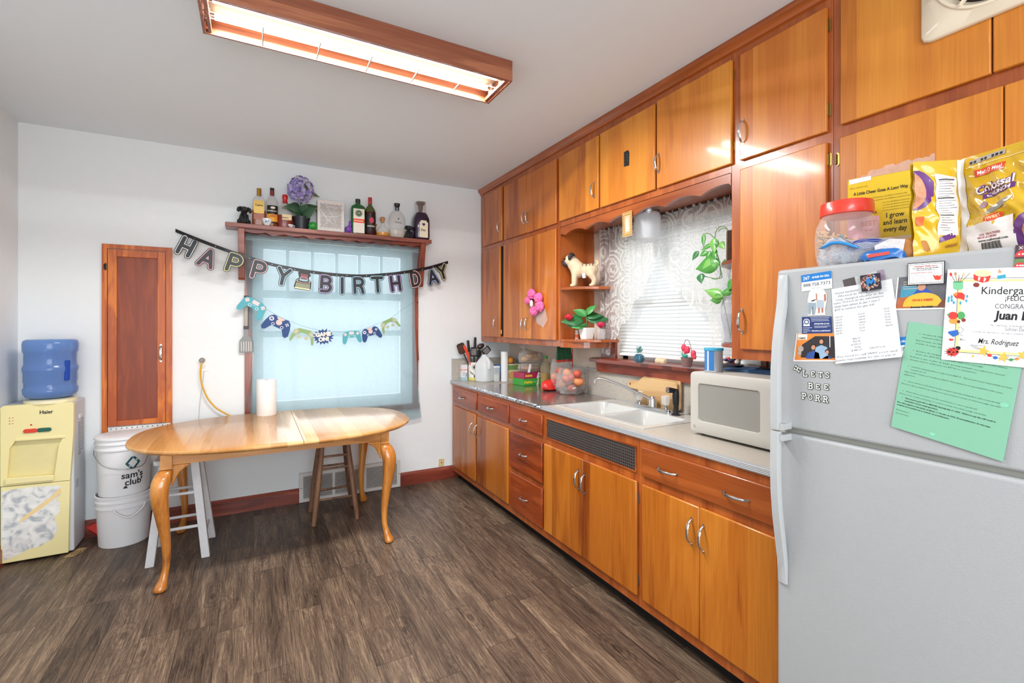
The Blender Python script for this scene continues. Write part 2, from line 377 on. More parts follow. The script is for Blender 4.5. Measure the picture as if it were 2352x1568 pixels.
# ================================================================ ROOM SHELL
def struct(name, mb, m, **k):
    o = mb.build(name, m, smooth=0, **k); o['kind'] = 'structure'; return o
struct('floor', MB().box(XL-.15, 3.0, YN-.15, YB+.12, -.05, 0), M_floor)
struct('ceiling', MB().box(XL-.15, 3.0, YN-.15, YB+.12, ZC, ZC+.05), M_ceil)
WB = (-.01, 1.262, .74, 2.115)      # back window opening  x0 x1 z0 z1
def wall_y(name, y0, y1, x0, x1, hole=None):
    b = MB()
    if hole:
        a, c, d, e = hole
        b.box(x0, a, y0, y1, 0, ZC).box(c, x1, y0, y1, 0, ZC).box(a, c, y0, y1, 0, d).box(a, c, y0, y1, e, ZC)
    else: b.box(x0, x1, y0, y1, 0, ZC)
    return struct(name, b, M_white)
def wall_x(name, x0, x1, y0, y1, hole=None, m=M_white):
    b = MB()
    if hole:
        a, c, d, e = hole
        b.box(x0, x1, y0, a, 0, ZC).box(x0, x1, c, y1, 0, ZC).box(x0, x1, a, c, 0, d).box(x0, x1, a, c, e, ZC)
    else: b.box(x0, x1, y0, y1, 0, ZC)
    return struct(name, b, m)
wall_y('wall_back', YB, YB+.14, XL-.14, 2.45, WB)
wall_y('wall_front', YN-.14, YN, XL-.14, 2.45)
wall_x('wall_left', XL-.14, XL, YN, YB)
WR = (1.50, 2.60, 1.19, 2.08)       # sink window opening y0 y1 z0 z1
M_cream = mat('E0D4C4', .6, var=.02)
wall_x('wall_right', XR, XR+.14, YN, YB, WR, M_cream)
# baseboards
b = MB().prism([(0, 0), (.02, 0), (.02, .095), (.008, .115), (0, .115)], XL+.005, XB+.06, Matrix(((0, 0, 1, 0), (-1, 0, 0, YB), (0, 1, 0, 0), (0, 0, 0, 1))))
struct('baseboard_back', b, M_trim)
b = MB().prism([(0, 0), (.02, 0), (.02, .095), (.008, .115), (0, .115)], YN, YB-.03, Matrix(((1, 0, 0, XL), (0, 0, 1, 0), (0, 1, 0, 0), (0, 0, 0, 1))))
struct('baseboard_left', b, M_trim_y)
# ---- back window: casing, sashes, mullions, glass
x0, x1, z0, z1 = WB
b = MB().box(x0-.052, x0, YB-.016, YB+.002, z0-.04, z1+.05).box(x1, x1+.052, YB-.016, YB+.002, z0-.04, z1+.05).box(x0, x1, YB-.016, YB+.002, z1, z1+.05).box(x0-.06, x1+.06, YB-.03, YB+.002, z0-.06, z0-.01)
struct('trim_1', b, M_trim_v)
M_sash = mat('D9DDDE', .5, var=.02)
b = MB()
yb0, yb1 = YB+.05, YB+.09
gx0, gx1 = .066, 1.168
b.box(x0, gx0, yb0, yb1, z0, z1).box(gx1, x1, yb0, yb1, z0, z1)
b.box(gx0, gx1, yb0, yb1, 2.045, z1).box(gx0, gx1, yb0, yb1, 1.655, 1.718).box(gx0, gx1, yb0, yb1, 1.342, 1.392).box(gx0, gx1, yb0, yb1, z0, .822)
w1 = struct('window_1', b, M_sash)
b = MB()
for px in (660.4, 717.2, 773, 825, 875.4):
    xm = onY(px, 640, YB+.06).x; b.box(xm-.012, xm+.012, yb0+.005, yb1-.005, 1.71, 2.05)
b.build('mullion', M_sash, w1, smooth=0)
M_glass = film('window_glass', 'DDEEF4', .06, .02, .5)
MB().box(gx0, gx1, YB+.068, YB+.072, .82, 2.05).build('pane', M_glass, w1, smooth=0)
# ---- sink window
y0, y1, z0, z1 = WR
b = MB().box(XR-.018, XR+.002, y1-.005, y1+.15, z0, z1+.09).box(XR-.018, XR+.002, y0-.03, y0, z0, z1+.09).box(XR-.018, XR+.002, y0-.0, y1, z1, z1+.09)
struct('trim_2', b, M_trim_y)
b = MB().prism([(-.09, 0), (.06, 0), (.06, .03), (-.06, .03), (-.09, .022)], 1.452, 2.80, Matrix(((1, 0, 0, XR), (0, 0, 1, 0), (0, 1, 0, 1.172), (0, 0, 0, 1))))
b.prism([(-.048, -.07), (.0, -.07), (.0, 0), (-.062, 0), (-.055, -.03)], 1.49, 2.76, Matrix(((1, 0, 0, XR), (0, 0, 1, 0), (0, 1, 0, 1.172), (0, 0, 0, 1))))
struct('trim_3', b, M_trim_y)
b = MB().box(XR+.06, XR+.1, y0, y0+.06, z0, z1).box(XR+.06, XR+.1, y1-.05, y1, z0, z1).box(XR+.06, XR+.1, y0, y1, z1-.05, z1).box(XR+.06, XR+.1, y0, y1, z0, z0+.045).box(XR+.055, XR+.1, y0, y1, 1.555, 1.605)
w2 = struct('window_2', b, M_sash)
MB().box(XR+.078, XR+.082, y0+.05, y1-.05, z0+.04, z1-.04).build('pane', M_glass, w2, smooth=0)

# ================================================================ CABINETS
def pull(parent, p, L=.095, vert=True, face='R', d=.028, w=.007):
    """chrome bow pull with leaf-shaped feet at point p on a door face"""
    b = MB(); n = 10; P = []; R = []
    for i in range(n+1):
        t = -1+2*i/n; P.append((t*L/2, 0, d*(1-t*t)**.5*.98+.002)); R.append(w*(.62+.38*(1-t*t)))
    M = frame(face, p, PI/2 if vert else 0)
    vs = MB().tube(P, R, 8, flat=.55); b.add(vs.v, vs.f, M)
    for t in (-1, 1): b.disc(t*L/2, 0, w*1.3, .002, M, 12, ry=w*.8)
    own = parent
    for ch in parent.children:      # the handle belongs to the door or drawer it is screwed to
        if ch.get('span'):
            a0, a1, c0, c1 = ch['span']
            if a0-.004 <= p[1] <= a1+.004 and c0 <= p[2] <= c1: own = ch
    return b.build('handle', M_chrome, own, absolute=True, label='chrome bow handle')
def hinge(parent, p, h=.05, face='R', m=None):
    M = frame(face, p); b = MB().prism([(0, -h/2), (.009, -h*.36), (.009, h*.36), (0, h/2)], 0, .002, M)
    t = MB().cyl((-.003, -h*.34, .004), (-.003, h*.34, .004), .004, n=8); b.add(t.v, t.f, M)
    return b.build('hinge', m or M_brass, parent, absolute=True)
def sc(y, z, X0, X1): k = X1/X0; return y*k, EYE+(z-EYE)*k
XD, TH = XU-.017, .019
def door(parent, r, m, X=None, X0=XU, name='door', bev=.004):
    X = XD if X is None else X
    ya, za = sc(r[0], r[2], X0, X); yb, zb = sc(r[1], r[3], X0, X)
    o = MB().box(X, X0-.0006 if X0 > X else X+TH, ya, yb, za, zb).build(name, m, parent, absolute=True, bevel=bev); o['span'] = (ya, yb, za, zb); return o
def at(px, py, X): return tuple(onX(px, py, X))
# --- wall cupboards: four separate carcasses side by side
def carcass(name, label, y0, y1, z0, z1, X=XU, rails=(), stiles=()):
    t = thing(name, label, 'cabinet', (X+.15, (y0+y1)/2, z0))
    b = MB().box(X, XR-.002, y0, y1, z0, z1)
    b.build('face_frame', M_frame, t, absolute=True, smooth=0)
    return t
cA = carcass('upper_cabinet', 'two-tier orange birch wall cabinet in the far corner with open end shelves', 2.853, YB-.003, 1.283, 2.70)
for r, m in (((3.780, 4.193, 2.197, 2.682), M_door), ((3.341, 3.736, 2.192, 2.668), M_door), ((2.909, 3.337, 2.188, 2.662), M_door),
             ((3.812, 4.193, 1.328, 2.153), M_door), ((3.341, 3.737, 1.326, 2.151), M_door), ((2.913, 3.337, 1.326, 2.150), M_door)):
    door(cA, r, m)
for p in ((1148, 521), (1204.6, 500), (1213.4, 498), (1139.5, 742), (1203, 743), (1212, 742)): pull(cA, at(p[0], p[1], XD-.0003))
for p in ((1279.5, 385), (1279.5, 485), (1279.5, 548), (1279.5, 762), (1153, 545), (1152.5, 762)): hinge(cA, at(p[0], p[1], XU-.0005))
MB().box(XU-.001, XU, 3.745, 3.79, 1.34, 2.14).build('shadow_gap', M_dark, cA, absolute=True, smooth=0)
# open corner shelves on the end of that cabinet
def quarter(cx, cy, rx, ry, sy, n=12):
    return [(cx, cy)]+[(cx-rx*math.cos(PI/2*i/n), cy+sy*ry*math.sin(PI/2*i/n)) for i in range(n+1)]
for z, ry, rx in ((1.690, .26, .30), (1.318, .29, .30)):
    P = [(XR-.01, 2.852), (XR-.01, 2.852-ry)]+[(XR-.01-rx*math.sin(PI/2*i/10), 2.852-ry*math.cos(PI/2*i/10)) for i in range(1, 11)]
    MB().prism(P, z, z+.02).build('corner_shelf', M_frame_h, cA, absolute=True, smooth=0, bevel=.003)
P = [(XR-.01, 2.852), (XR-.01, 2.852-.23)]+[(XR-.01-.30*math.sin(PI/2*i/10), 2.852-.23*math.cos(PI/2*i/10)) for i in range(1, 11)]
MB().prism(P, 1.278, 1.318).build('shelf_apron', M_frame_h, cA, absolute=True, smooth=0)
cB = carcass('upper_cabinet', 'orange birch wall cabinet spanning above the sink window with a scalloped valance', 1.449, 2.850, 2.145, 2.70)
for r in ((2.421, 2.868, 2.192, 2.662), (1.931, 2.404, 2.191, 2.666), (1.451, 1.916, 2.190, 2.674)): door(cB, r, M_door_hi)
for p in ((1365, 436), (1512.6, 374.5)): pull(cB, at(p[0], p[1], XD-.0003))
for p in ((1684, 172), (1684, 337)): hinge(cB, at(p[0], p[1], XU-.0005))
p = at(1439.5, 364, XD-.0006); M = frame('R', p)
MB().prism([(-.022, -.042), (.02, -.046), (.022, .03), (.012, .046), (-.022, .044)], 0, .002, M).build('handle_backplate', M_black, cB, absolute=True, smooth=0, label='black backplate where the handle is missing')
for q in (-.012, .004, .02): MB().disc(.008, q, .003, .003, M, 8).build('screw', M_steel, cB, absolute=True, smooth=0)
# valance with scallops
L0, L1 = 1.452, 2.848; n = 7; P = [(L0, 2.148), (L0, 2.088)]
def scal(t):   # t 0..1 from near stile to corner shelves
    return 2.078+.026*abs(math.sin(PI*(t*6.0+.25)))**.8
for i in range(1, 140): t = i/140; P.append((L0+(L1-L0)*t, scal(t)+(.0 if t < .9 else .0)))
P += [(L1, 2.086), (L1, 2.148)]
MB().prism(P, XU, XU+.02, Matrix(((0, 0, 1, 0), (1, 0, 0, 0), (0, 1, 0, 0), (0, 0, 0, 1)))).build('valance', M_frame_h, cB, absolute=True, smooth=0)
MB().box(XU+.02, XR, 1.452, 2.848, 2.125, 2.1445).build('soffit_panel', M_frame_h, cB, absolute=True, smooth=0)
cC = carcass('tall_pantry_cabinet', 'tall orange birch pantry cabinet between the sink window and the refrigerator', 1.008, 1.447, 1.283, 2.70)
door(cC, (1.034, 1.407, 2.190, 2.674), M_door); door(cC, (1.034, 1.407, 1.329, 2.150), M_door)
for p in ((1706.5, 302), (1704.5, 737)): pull(cC, at(p[0], p[1], XD-.0003), L=.10)
for p in ((1904.5, 58), (1904.5, 253), (1905, 367)): hinge(cC, at(p[0], p[1], XU-.0005), .06)
cD = carcass('upper_cabinet', 'golden birch wall cabinet above the refrigerator, behind the yellow cereal bags', .05, 1.006, 1.655, 2.70)
for r in ((.566, .985, 2.197, 2.674), (.12, .562, 2.197, 2.674), (.54, .987, 1.68, 2.150), (.12, .537, 1.68, 2.150)): door(cD, r, M_door_hi)
hinge(cD, at(1923, 366, XU-.0005), .055)
# crown moulding along the ceiling
pr = [(0, 0), (-.012, .004), (-.016, .018), (-.030, .030), (-.034, .044), (-.034, .052), (.06, .052), (.06, 0)]
MB().prism(pr, .05, YB-.002, Matrix(((1, 0, 0, XU), (0, 0, 1, 0), (0, 1, 0, 2.697), (0, 0, 0, 1)))).build('trim_4', M_frame_h, smooth=0)['kind'] = 'structure'

# --- base cabinets
XBD = XB-.016
def base(name, label, y0, y1):
    t = thing(name, label, 'cabinet', (XB+.2, (y0+y1)/2, 0))
    b = MB().box(XB, XB+.03, y0, y1, .078, .892).box(XB+.03, XR-.003, y0, y0+.018, .078, .892).box(XB+.03, XR-.003, y1-.018, y1, .078, .892).box(XB+.03, XR-.003, y0, y1, .078, .098)
    b.build('face_frame', M_frame, t, absolute=True, smooth=0)
    MB().box(XB+.06, XR-.003, y0, y1, 0, .078).build('toe_kick', M_dark, t, absolute=True, smooth=0)
    return t
def bd(t, r, m, n='door'): return door(t, r, m, XBD, XB, n, .005)
b1 = base('base_cabinet', 'base cabinet in the far corner with two reddish drawers over two honey doors', 3.068, YB-.025)
bd(b1, (3.652, 4.180, .722, .864), M_drawer, 'drawer'); bd(b1, (3.078, 3.622, .717, .855), M_drawer, 'drawer')
bd(b1, (3.672, 4.181, .117, .684), M_door_lo); bd(b1, (3.085, 3.640, .120, .675), M_door_lo)
for p in ((1085, 984), (1095.8, 989)): pull(b1, at(p[0], p[1], XBD-.0003))
for p in ((1062, 914), (1127.7, 937)): pull(b1, at(p[0], p[1], XBD-.0003), .085, False)
for p in ((1167.5, 1008), (1167.5, 1135)): hinge(b1, at(p[0], p[1], XB-.0005))
b2 = base('drawer_base_cabinet', 'narrow base cabinet with three stacked cherry-red drawers left of the sink base', 2.602, 3.066)
for r in ((2.616, 3.056, .717, .853), (2.616, 3.054, .41, .672), (2.614, 3.048, .116, .375)): bd(b2, r, M_drawer, 'drawer')
for p in ((1203, 964.6), (1202.7, 1044.5), (1204, 1145)): pull(b2, at(p[0], p[1], XBD-.0003), .085, False)
b3 = base('sink_base_cabinet', 'sink base cabinet with a black perforated vent panel over two streaked doors', 1.728, 2.600)
bd(b3, (2.181, 2.592, .116, .675), M_door_lo); bd(b3, (1.749, 2.179, .116, .675), M_door_lo)
for p in ((1328.7, 1101), (1342.7, 1111)): pull(b3, at(p[0], p[1], XBD-.0003), .105)
for p in ((1466, 1143), (1466, 1332)): hinge(b3, at(p[0], p[1], XB-.0005), .06, m=M_steel)
def perf(name, hexc, hole, pitch, r):
    m = D.materials.new(name); m.use_nodes = True; nt = m.node_tree; N = nt.nodes.new; L = nt.links.new; bs = nt.nodes['Principled BSDF']
    g = N('ShaderNodeNewGeometry'); mp = N('ShaderNodeVectorMath'); mp.operation = 'DIVIDE'; mp.inputs[1].default_value = (pitch,)*3; L(g.outputs['Position'], mp.inputs[0])
    fr = N('ShaderNodeVectorMath'); fr.operation = 'FRACTION'; L(mp.outputs[0], fr.inputs[0])
    sb = N('ShaderNodeVectorMath'); sb.operation = 'SUBTRACT'; sb.inputs[1].default_value = (.5, .5, .5); L(fr.outputs[0], sb.inputs[0])
    sp = N('ShaderNodeSeparateXYZ'); L(sb.outputs[0], sp.inputs[0])
    return m, nt, bs, sp
m, nt, bs, sp = perf('perforated_black_metal', '2A2625', '050505', .0145, .3)
cb = nt.nodes.new('ShaderNodeCombineXYZ'); nt.links.new(sp.outputs['Y'], cb.inputs[0]); nt.links.new(sp.outputs['Z'], cb.inputs[1])
ln = nt.nodes.new('ShaderNodeVectorMath'); ln.operation = 'LENGTH'; nt.links.new(cb.outputs[0], ln.inputs[0])
cr = nt.nodes.new('ShaderNodeValToRGB'); cr.color_ramp.elements[0].position = .27; cr.color_ramp.elements[0].color = srgb('060404'); cr.color_ramp.elements[1].position = .33; cr.color_ramp.elements[1].color = srgb('4A4442')
nt.links.new(ln.outputs['Value'], cr.inputs[0]); nt.links.new(cr.outputs[0], bs.inputs['Base Color']); bs.inputs['Roughness'].default_value = .4
MB().box(XB-.002, XB, 1.750, 2.548, .728, .842).build('vent_panel', m, b3, absolute=True, smooth=0, label='black perforated vent panel')
b = MB(); M = frame('R', (XB, 0, 0))
for (a, c, d, e) in ((-2.556, -2.548, .720, .850), (-1.750, -1.742, .720, .850), (-2.548, -1.750, .842, .850), (-2.548, -1.750, .720, .728)): b.box(a, c, d, e, 0, .005, M)
b.build('vent_moulding', M_frame_h, b3, absolute=True, smooth=0)
b4 = base('base_cabinet', 'base cabinet below the microwave with one wide drawer over two doors', .985, 1.726)
bd(b4, (1.02, 1.714, .712, .852), M_frame_h, 'drawer')
bd(b4, (1.376, 1.712, .115, .673), M_door_lo); bd(b4, (1.02, 1.374, .115, .675), M_door_lo)
for p in ((1588.5, 1220), (1615.7, 1237)): pull(b4, at(p[0], p[1], XBD-.0003), .105)
for p in ((1532.4, 1082), (1690, 1139)): pull(b4, at(p[0], p[1], XBD-.0003), .105, False)
# --- countertop: one slab with a sink cut-out, metal edging, backsplash
SX0, SX1, SY0, SY1 = 1.726, 2.185, 1.782, 2.565
ct = thing('countertop', 'speckled grey laminate countertop with ribbed metal edging along the right wall', 'countertop', (1.95, 2.6, .893))
b = MB(); yA, yZ = .985, YB-.004
b.box(XB-.012, SX0, yA, yZ, .893, .918).box(SX1, XR-.003, yA, yZ, .893, .918).box(SX0, SX1, yA, SY0, .893, .918).box(SX0, SX1, SY1, yZ, .893, .918)
b.build('slab', M_lam, ct, absolute=True, smooth=0)
M_alu = mat('C4C8CC', .38, metal=.5, var=.02)
b = MB()
for z in (.899, .905, .911, .9165): b.cyl((XB-.014, yA, z), (XB-.014, yZ, z), 0.0024, n=8)
b.box(XB-.014, XB-.012, yA, yZ, .896, .919).box(XB-.014, XB+.012, yA, yZ, .918, .9192)
b.build('metal_edging', M_alu, ct, absolute=True)
bs3 = thing('backsplash', 'speckled grey laminate backsplash board running behind the counter with metal edging', 'backsplash', (2.24, 2.6, .918))
b = MB().box(XR-.022, XR-.003, yA, yZ, .918, 1.105).box(XB+.0, XR-.022, YB-.022, YB-.004, .918, 1.116)
b.build('board', M_lam, bs3, absolute=True, smooth=0)
b = MB().box(XR-.024, XR-.003, yA, yZ-.02, 1.105, 1.110).box(XB, XR-.022, YB-.024, YB-.004, 1.116, 1.121).box(XB-.002, XB, YB-.024, YB-.004, .918, 1.121).box(XR-.026, XR-.022, yA, yZ-.02, .918, .923)
b.build('metal_edging', M_alu, bs3, absolute=True, smooth=0)

# ================================================================ CEILING LIGHT
# long box: X -.20..1.13, Y 2.065..2.345, z 2.648..2.748
fx = thing('ceiling_light', 'wood framed fluorescent ceiling light with two lit tubes and a wire grid', 'ceiling light', (.48, 2.2, 2.648))
LX0, LX1, LY0, LY1, LZ = -.185, 1.128, 2.068, 2.342, 2.649
M_lwood = wood('lamp_frame_wood', 'B07050', '8E5238', '6A3624', 'X', 'Z', .3, .35, .2)
b = MB().box(LX0+.012, LX1-.012, LY0, LY0+.010, LZ, ZC-.001).box(LX0+.012, LX1-.012, LY1-.010, LY1, LZ, ZC-.001)
b.box(LX0+.0125, LX1-.0125, LY0+.0102, LY0+.026, LZ+.004, LZ+.014)
b.box(LX0, LX0+.0118, LY0, LY1, LZ-.001, ZC-.001).box(LX1-.0118, LX1, LY0, LY1, LZ-.001, ZC-.001)
b.box(LX0+.02, LX0+.032, LY0+.03, LY1-.012, LZ+.004, LZ+.02).box(LX1-.03, LX1-.02, LY0+.03, LY1-.012, LZ+.004, LZ+.02)
b.build('frame', M_lwood, fx, absolute=True, smooth=0, bevel=.001)
MB().box(LX0+.012, LX1-.012, LY0+.012, LY1-.012, ZC-.03, ZC-.002).build('housing', mat('CFC0AC', .4, var=0), fx, absolute=True, smooth=0)
M_tube = mat('FFFFFF', .4, emit='FFF0DC', es=4, var=0)
for y in (LY0+.085, LY0+.205):
    t = MB().cyl((LX0+.045, y, LZ+.045), (LX1-.045, y, LZ+.045), .0135, n=16).build('tube', M_tube, fx, absolute=True)
    for xa, xb in ((LX0+.03, LX0+.045), (LX1-.045, LX1-.03)): MB().cyl((xa, y, LZ+.045), (xb, y, LZ+.045), .0138).build('end_cap', M_chrome, t, absolute=True)
    for xa, xb in ((LX0+.014, LX0+.03), (LX1-.03, LX1-.014)): MB().box(xa, xb, y-.012, y+.012, LZ+.02, ZC-.03).build('socket', M_whitep, fx, absolute=True, smooth=0, bevel=.003)
M_wire = mat('9A8678', .4, var=0)
b = MB().box(LX0, LX1, LY0+.155, LY0+.1575, LZ+.006, LZ+.010)
for i in range(1, 6):
    x = LX0+(LX1-LX0)*i/6.0; b.box(x-.002, x+.002, LY0+.115, LY1, LZ+.003, LZ+.009)
b.box(LX0, LX1, LY0+.113, LY0+.117, LZ+.006, LZ+.01)
b.build('wire_grid', M_wire, fx, absolute=True, smooth=0)
# ================================================================ BACK WALL FIXTURES
t = thing('recessed_cupboard', 'tall narrow orange oak cupboard with a red-brown panel set into the white wall', 'cupboard', (-.72, YB, .66))
b = MB(); Z0 = .70
b.box(-.915, -.886, YB-.02, YB, Z0, 1.998).box(-.556, -.52, YB-.02, YB, Z0, 1.998).box(-.886, -.556, YB-.02, YB, 1.967, 1.998)
b.build('frame', M_oak, t, absolute=True, smooth=0, bevel=.002)
d = MB().box(-.882, -.833, YB-.024, YB-.002, .74, 1.962).box(-.605, -.560, YB-.024, YB-.002, .74, 1.962).box(-.833, -.605, YB-.024, YB-.002, 1.914, 1.962).box(-.833, -.605, YB-.024, YB-.002, .74, .776).build('door', M_oak, t, absolute=True, smooth=0, bevel=.002)
MB().box(-.833, -.605, YB-.012, YB-.002, .776, 1.914).build('panel', M_oakred, d, absolute=True, smooth=0)
pull(d, (-.585, YB-.0245, 1.239), L=.105, face='B', d=.02, w=.009)
hinge(d, (-.897, YB-.0205, 1.84), .055, 'B', M_black)
M_peg = mat('DCDCDA', .5)
t = tag(MB().box(-.880, -.53, YB-.0215, YB-.001, .45, .733).build('pegboard', M_peg, smooth=0), 'white perforated pegboard strip under the recessed cupboard, behind the bucket', 'pegboard')
b = MB()
for i in range(12):
    for j in range(3): b.disc(-.865+i*.029, .722-j*.03, .0035, .0222, frame('B', (0, YB, 0)), 8)
b.build('hole', M_dark, t, smooth=0, kind='stuff')
# outlet and cords
t = thing('power_outlet', 'white double wall outlet with a grey plug, left of the curtained window', 'outlet', (-.332, YB, 1.10))
MB().prism(rrect(.07, .115, .004), 0, .004, frame('B', (-.332, YB, 1.152))).build('cover_plate', M_whitep, t, absolute=True, smooth=0)
for z in (1.178, 1.128): MB().prism(rrect(.032, .03, .01), .004, .006, frame('B', (-.332, YB, z))).build('socket', mat('D8D8D2', .4), t, absolute=True, smooth=0)
t = thing('extension_cord', 'yellow extension cord with a grey plug curving down behind the oval table', 'cord', (-.337, YB-.02, .70))
MB().lathe([(.0, 0), (.018, 0), (.019, .02), (.012, .034), (.0, .034)], frame('B', (-.338, YB-.006, 1.178)), 14).build('plug', mat('8A8A86', .5), t, absolute=True)
cp = [(-.338, 4.185, 1.168), (-.344, 4.178, 1.12), (-.345, 4.178, 1.06), (-.337, 4.178, 1.0), (-.31, 4.178, .915), (-.28, 4.178, .86), (-.24, 4.178, .812), (-.175, 4.178, .764), (-.12, 4.175, .735), (-.03, 4.175, .70), (.1, 4.18, .66)]
def smooth_path(P, n=6):
    P = [V(p) for p in P]; out = []
    for i in range(len(P)-1):
        p0 = P[max(i-1, 0)]; p1 = P[i]; p2 = P[i+1]; p3 = P[min(i+2, len(P)-1)]
        for k in range(n):
            t = k/n; out.append(.5*((2*p1)+(-p0+p2)*t+(2*p0-5*p1+4*p2-p3)*t*t+(-p0+3*p1-3*p2+p3)*t**3))
    out.append(P[-1]); return out
MB().tube(smooth_path(cp), .0055, 8).build('cable', mat('D9A630', .5), t, absolute=True, smooth=180)
tag(MB().tube(smooth_path([(-.325, 4.20, 1.10), (-.335, 4.205, 1.0), (-.35, 4.205, .88), (-.36, 4.205, .72), (-.37, 4.205, .5), (-.36, 4.19, .2)]), .002, 6).build('thin_cord', mat('C9C9C9', .5), smooth=180), 'thin pale cord hanging straight down the wall under the outlet', 'cord')
# floor register
t = thing('return_air_vent', 'white metal louvred return-air vent low on the back wall under the table', 'vent', (.73, YB, 0))
M_vent = mat('D4D4D2', .45)
b = MB(); MV = frame('B', (0, YB-.024, 0)); vx0, vx1, vz0, vz1 = .322, 1.145, .004, .238
for (a, c, d, e) in ((vx0, vx0+.03, vz0, vz1), (vx1-.03, vx1, vz0, vz1), (vx0+.03, vx1-.03, vz0, vz0+.028), (vx0+.03, vx1-.03, vz1-.028, vz1), (.575, .595, vz0+.028, vz1-.028), (.83, .85, vz0+.028, vz1-.028)): b.box(a, c, d, e, 0, .008, MV)
b.build('grille_frame', M_vent, t, absolute=True, smooth=0)
MB().box(vx0+.02, vx1-.02, YB-.0235, YB-.023, vz0+.02, vz1-.02).build('backing', M_dark, t, absolute=True, smooth=0)
b = MB()
for i in range(19):
    z = vz0+.032+i*.0092; b.box(vx0+.03, vx1-.03, YB-.031, YB-.0245, z, z+.0038)
b.build('louvre', M_vent, t, absolute=True, smooth=0, kind='stuff')
b = MB()
for x in (vx0+.014, vx1-.014): b.disc(x, .12, .004, .0085, MV, 8)
b.build('screw_pair', M_dark, t, absolute=True, smooth=0)
t = thing('cable_plate', 'small beige cable plate tilted on top of the baseboard beside the cabinets', 'wall plate', (1.542, YB, .115))
M = frame('B', (1.540, YB-.002, .155), -.06)
MB().prism(rrect(.052, .066, .003), 0, .004, M).build('plate', mat('D9BE8C', .5), t, absolute=True, smooth=0)
MB().lathe([(.0045, .004), (.0045, .008), (0, .008)], M, 10).build('jack', M_dark, t, absolute=True)

# ================================================================ TABLE
tb = thing('dining_table', 'oval butcher-block maple dining table with curved cabriole legs in front of the window', 'table', (.18, 3.59, 0))
TX, TY, TA, TBB, TN, TZ = .18, 3.585, .838, .576, 2.45, .762
def sup(a, bb, n, x0, x1, m=40):
    P = []
    for i in range(m*4):
        t = 2*PI*i/(m*4); ct, st = math.cos(t), math.sin(t)
        P.append((TX+a*abs(ct)**(2/n)*(1 if ct >= 0 else -1), TY+bb*abs(st)**(2/n)*(1 if st >= 0 else -1)))
    return P
def half(lo, hi, name):
    P = [(min(max(x, lo), hi), y) for x, y in sup(TA, TBB, TN, lo, hi)]
    Q = []
    for p in P:
        if not Q or (abs(p[0]-Q[-1][0])+abs(p[1]-Q[-1][1])) > 1e-5: Q.append(p)
    b = MB(); n = len(Q); cx = sum(p[0] for p in Q)/n
    def inset(k): return [(min(max(TX+(x-TX)*(1-k/TA), lo+.0004), hi-.0004), TY+(y-TY)*(1-k/TBB)) for x, y in Q]
    lay = [(inset(.012), TZ-.028), (inset(0), TZ-.016), (inset(.0), TZ-.008), (inset(.004), TZ-.002), (inset(.009), TZ)]
    vs = [(x, y, z) for P2, z in lay for x, y in P2]; fs = [tuple(range(n-1, -1, -1)), tuple(4*n+i for i in range(n))]
    for j in range(4): fs += [(j*n+i, j*n+(i+1) % n, (j+1)*n+(i+1) % n, (j+1)*n+i) for i in range(n)]
    b.add(vs, fs); return b.build(name, M_table, tb, absolute=True, smooth=30)
half(-9, .256, 'tabletop_half'); half(.2575, 9, 'tabletop_half')
ax0, ax1, ay0, ay1 = -.43, .785, 3.165, 3.985
b = MB().box(ax0+.03, .256, ay0+.012, ay0+.03, .672, TZ-.028).box(.258, ax1-.03, ay0+.012, ay0+.03, .672, TZ-.028).box(ax0+.03, ax1-.03, ay1-.03, ay1-.012, .672, TZ-.028).box(ax0+.012, ax0+.03, ay0+.03, ay1-.03, .672, TZ-.028).box(ax1-.03, ax1-.012, ay0+.03, ay1-.03, .672, TZ-.028)
b.build('apron', M_apron, tb, absolute=True, smooth=0)
def cab_leg(cx, cy, sx, sy):
    b = MB().box(cx-.026, cx+.026, cy-.026, cy+.026, .655, TZ-.0285)
    b.build('leg_block', M_apron, tb, absolute=True, smooth=0)
    # profile along height: (z, outward offset, half width)
    pr = [(.655, .000, .030), (.64, .010, .038), (.615, .024, .044), (.575, .036, .046), (.53, .041, .043), (.47, .036, .038), (.40, .026, .032), (.32, .013, .0265), (.24, .003, .0225), (.17, .000, .0195), (.115, .004, .018), (.07, .016, .020), (.045, .028, .026), (.025, .036, .032), (.010, .038, .032), (.0, .036, .026)]
    q = 2**-.5; b = MB(); n = 16; vs = []
    for z, o, w in pr:
        ox, oy = cx+sx*o*q, cy+sy*o*q
        for k in range(n):
            t = 2*PI*k/n; a, c = math.cos(t), math.sin(t)
            sq = (abs(a)**3+abs(c)**3)**(-1/3) if z > .2 else 1
            vs.append((ox+w*a*sq, oy+w*c*sq, z))
    m = len(pr); fs = [(j*n+k, (j+1)*n+k, (j+1)*n+(k+1) % n, j*n+(k+1) % n) for j in range(m-1) for k in range(n)]
    fs += [tuple(range(n)), tuple((m-1)*n+k for k in range(n-1, -1, -1))]
    b.add(vs, fs); L = b.build('leg', M_leg, tb, absolute=True, smooth=60, subsurf=1)
    # carved wings either side of the knee, tucked under the apron
    Pw = [(0, .671), (.088, .671), (.084, .660), (.062, .650), (.040, .632), (.024, .606), (.012, .575), (0, .55)]
    MB().prism(Pw, -.011, .011, Matrix(((-sx, 0, 0, cx-sx*.022), (0, 0, 1, cy-sy*.0), (0, 1, 0, 0), (0, 0, 0, 1)))).build('knee_wing', M_leg, L, absolute=True, smooth=40, bevel=.005)
    MB().prism(Pw, -.011, .011, Matrix(((0, 0, 1, cx-sx*.0), (-sy, 0, 0, cy-sy*.022), (0, 1, 0, 0), (0, 0, 0, 1)))).build('knee_wing', M_leg, L, absolute=True, smooth=40, bevel=.005)
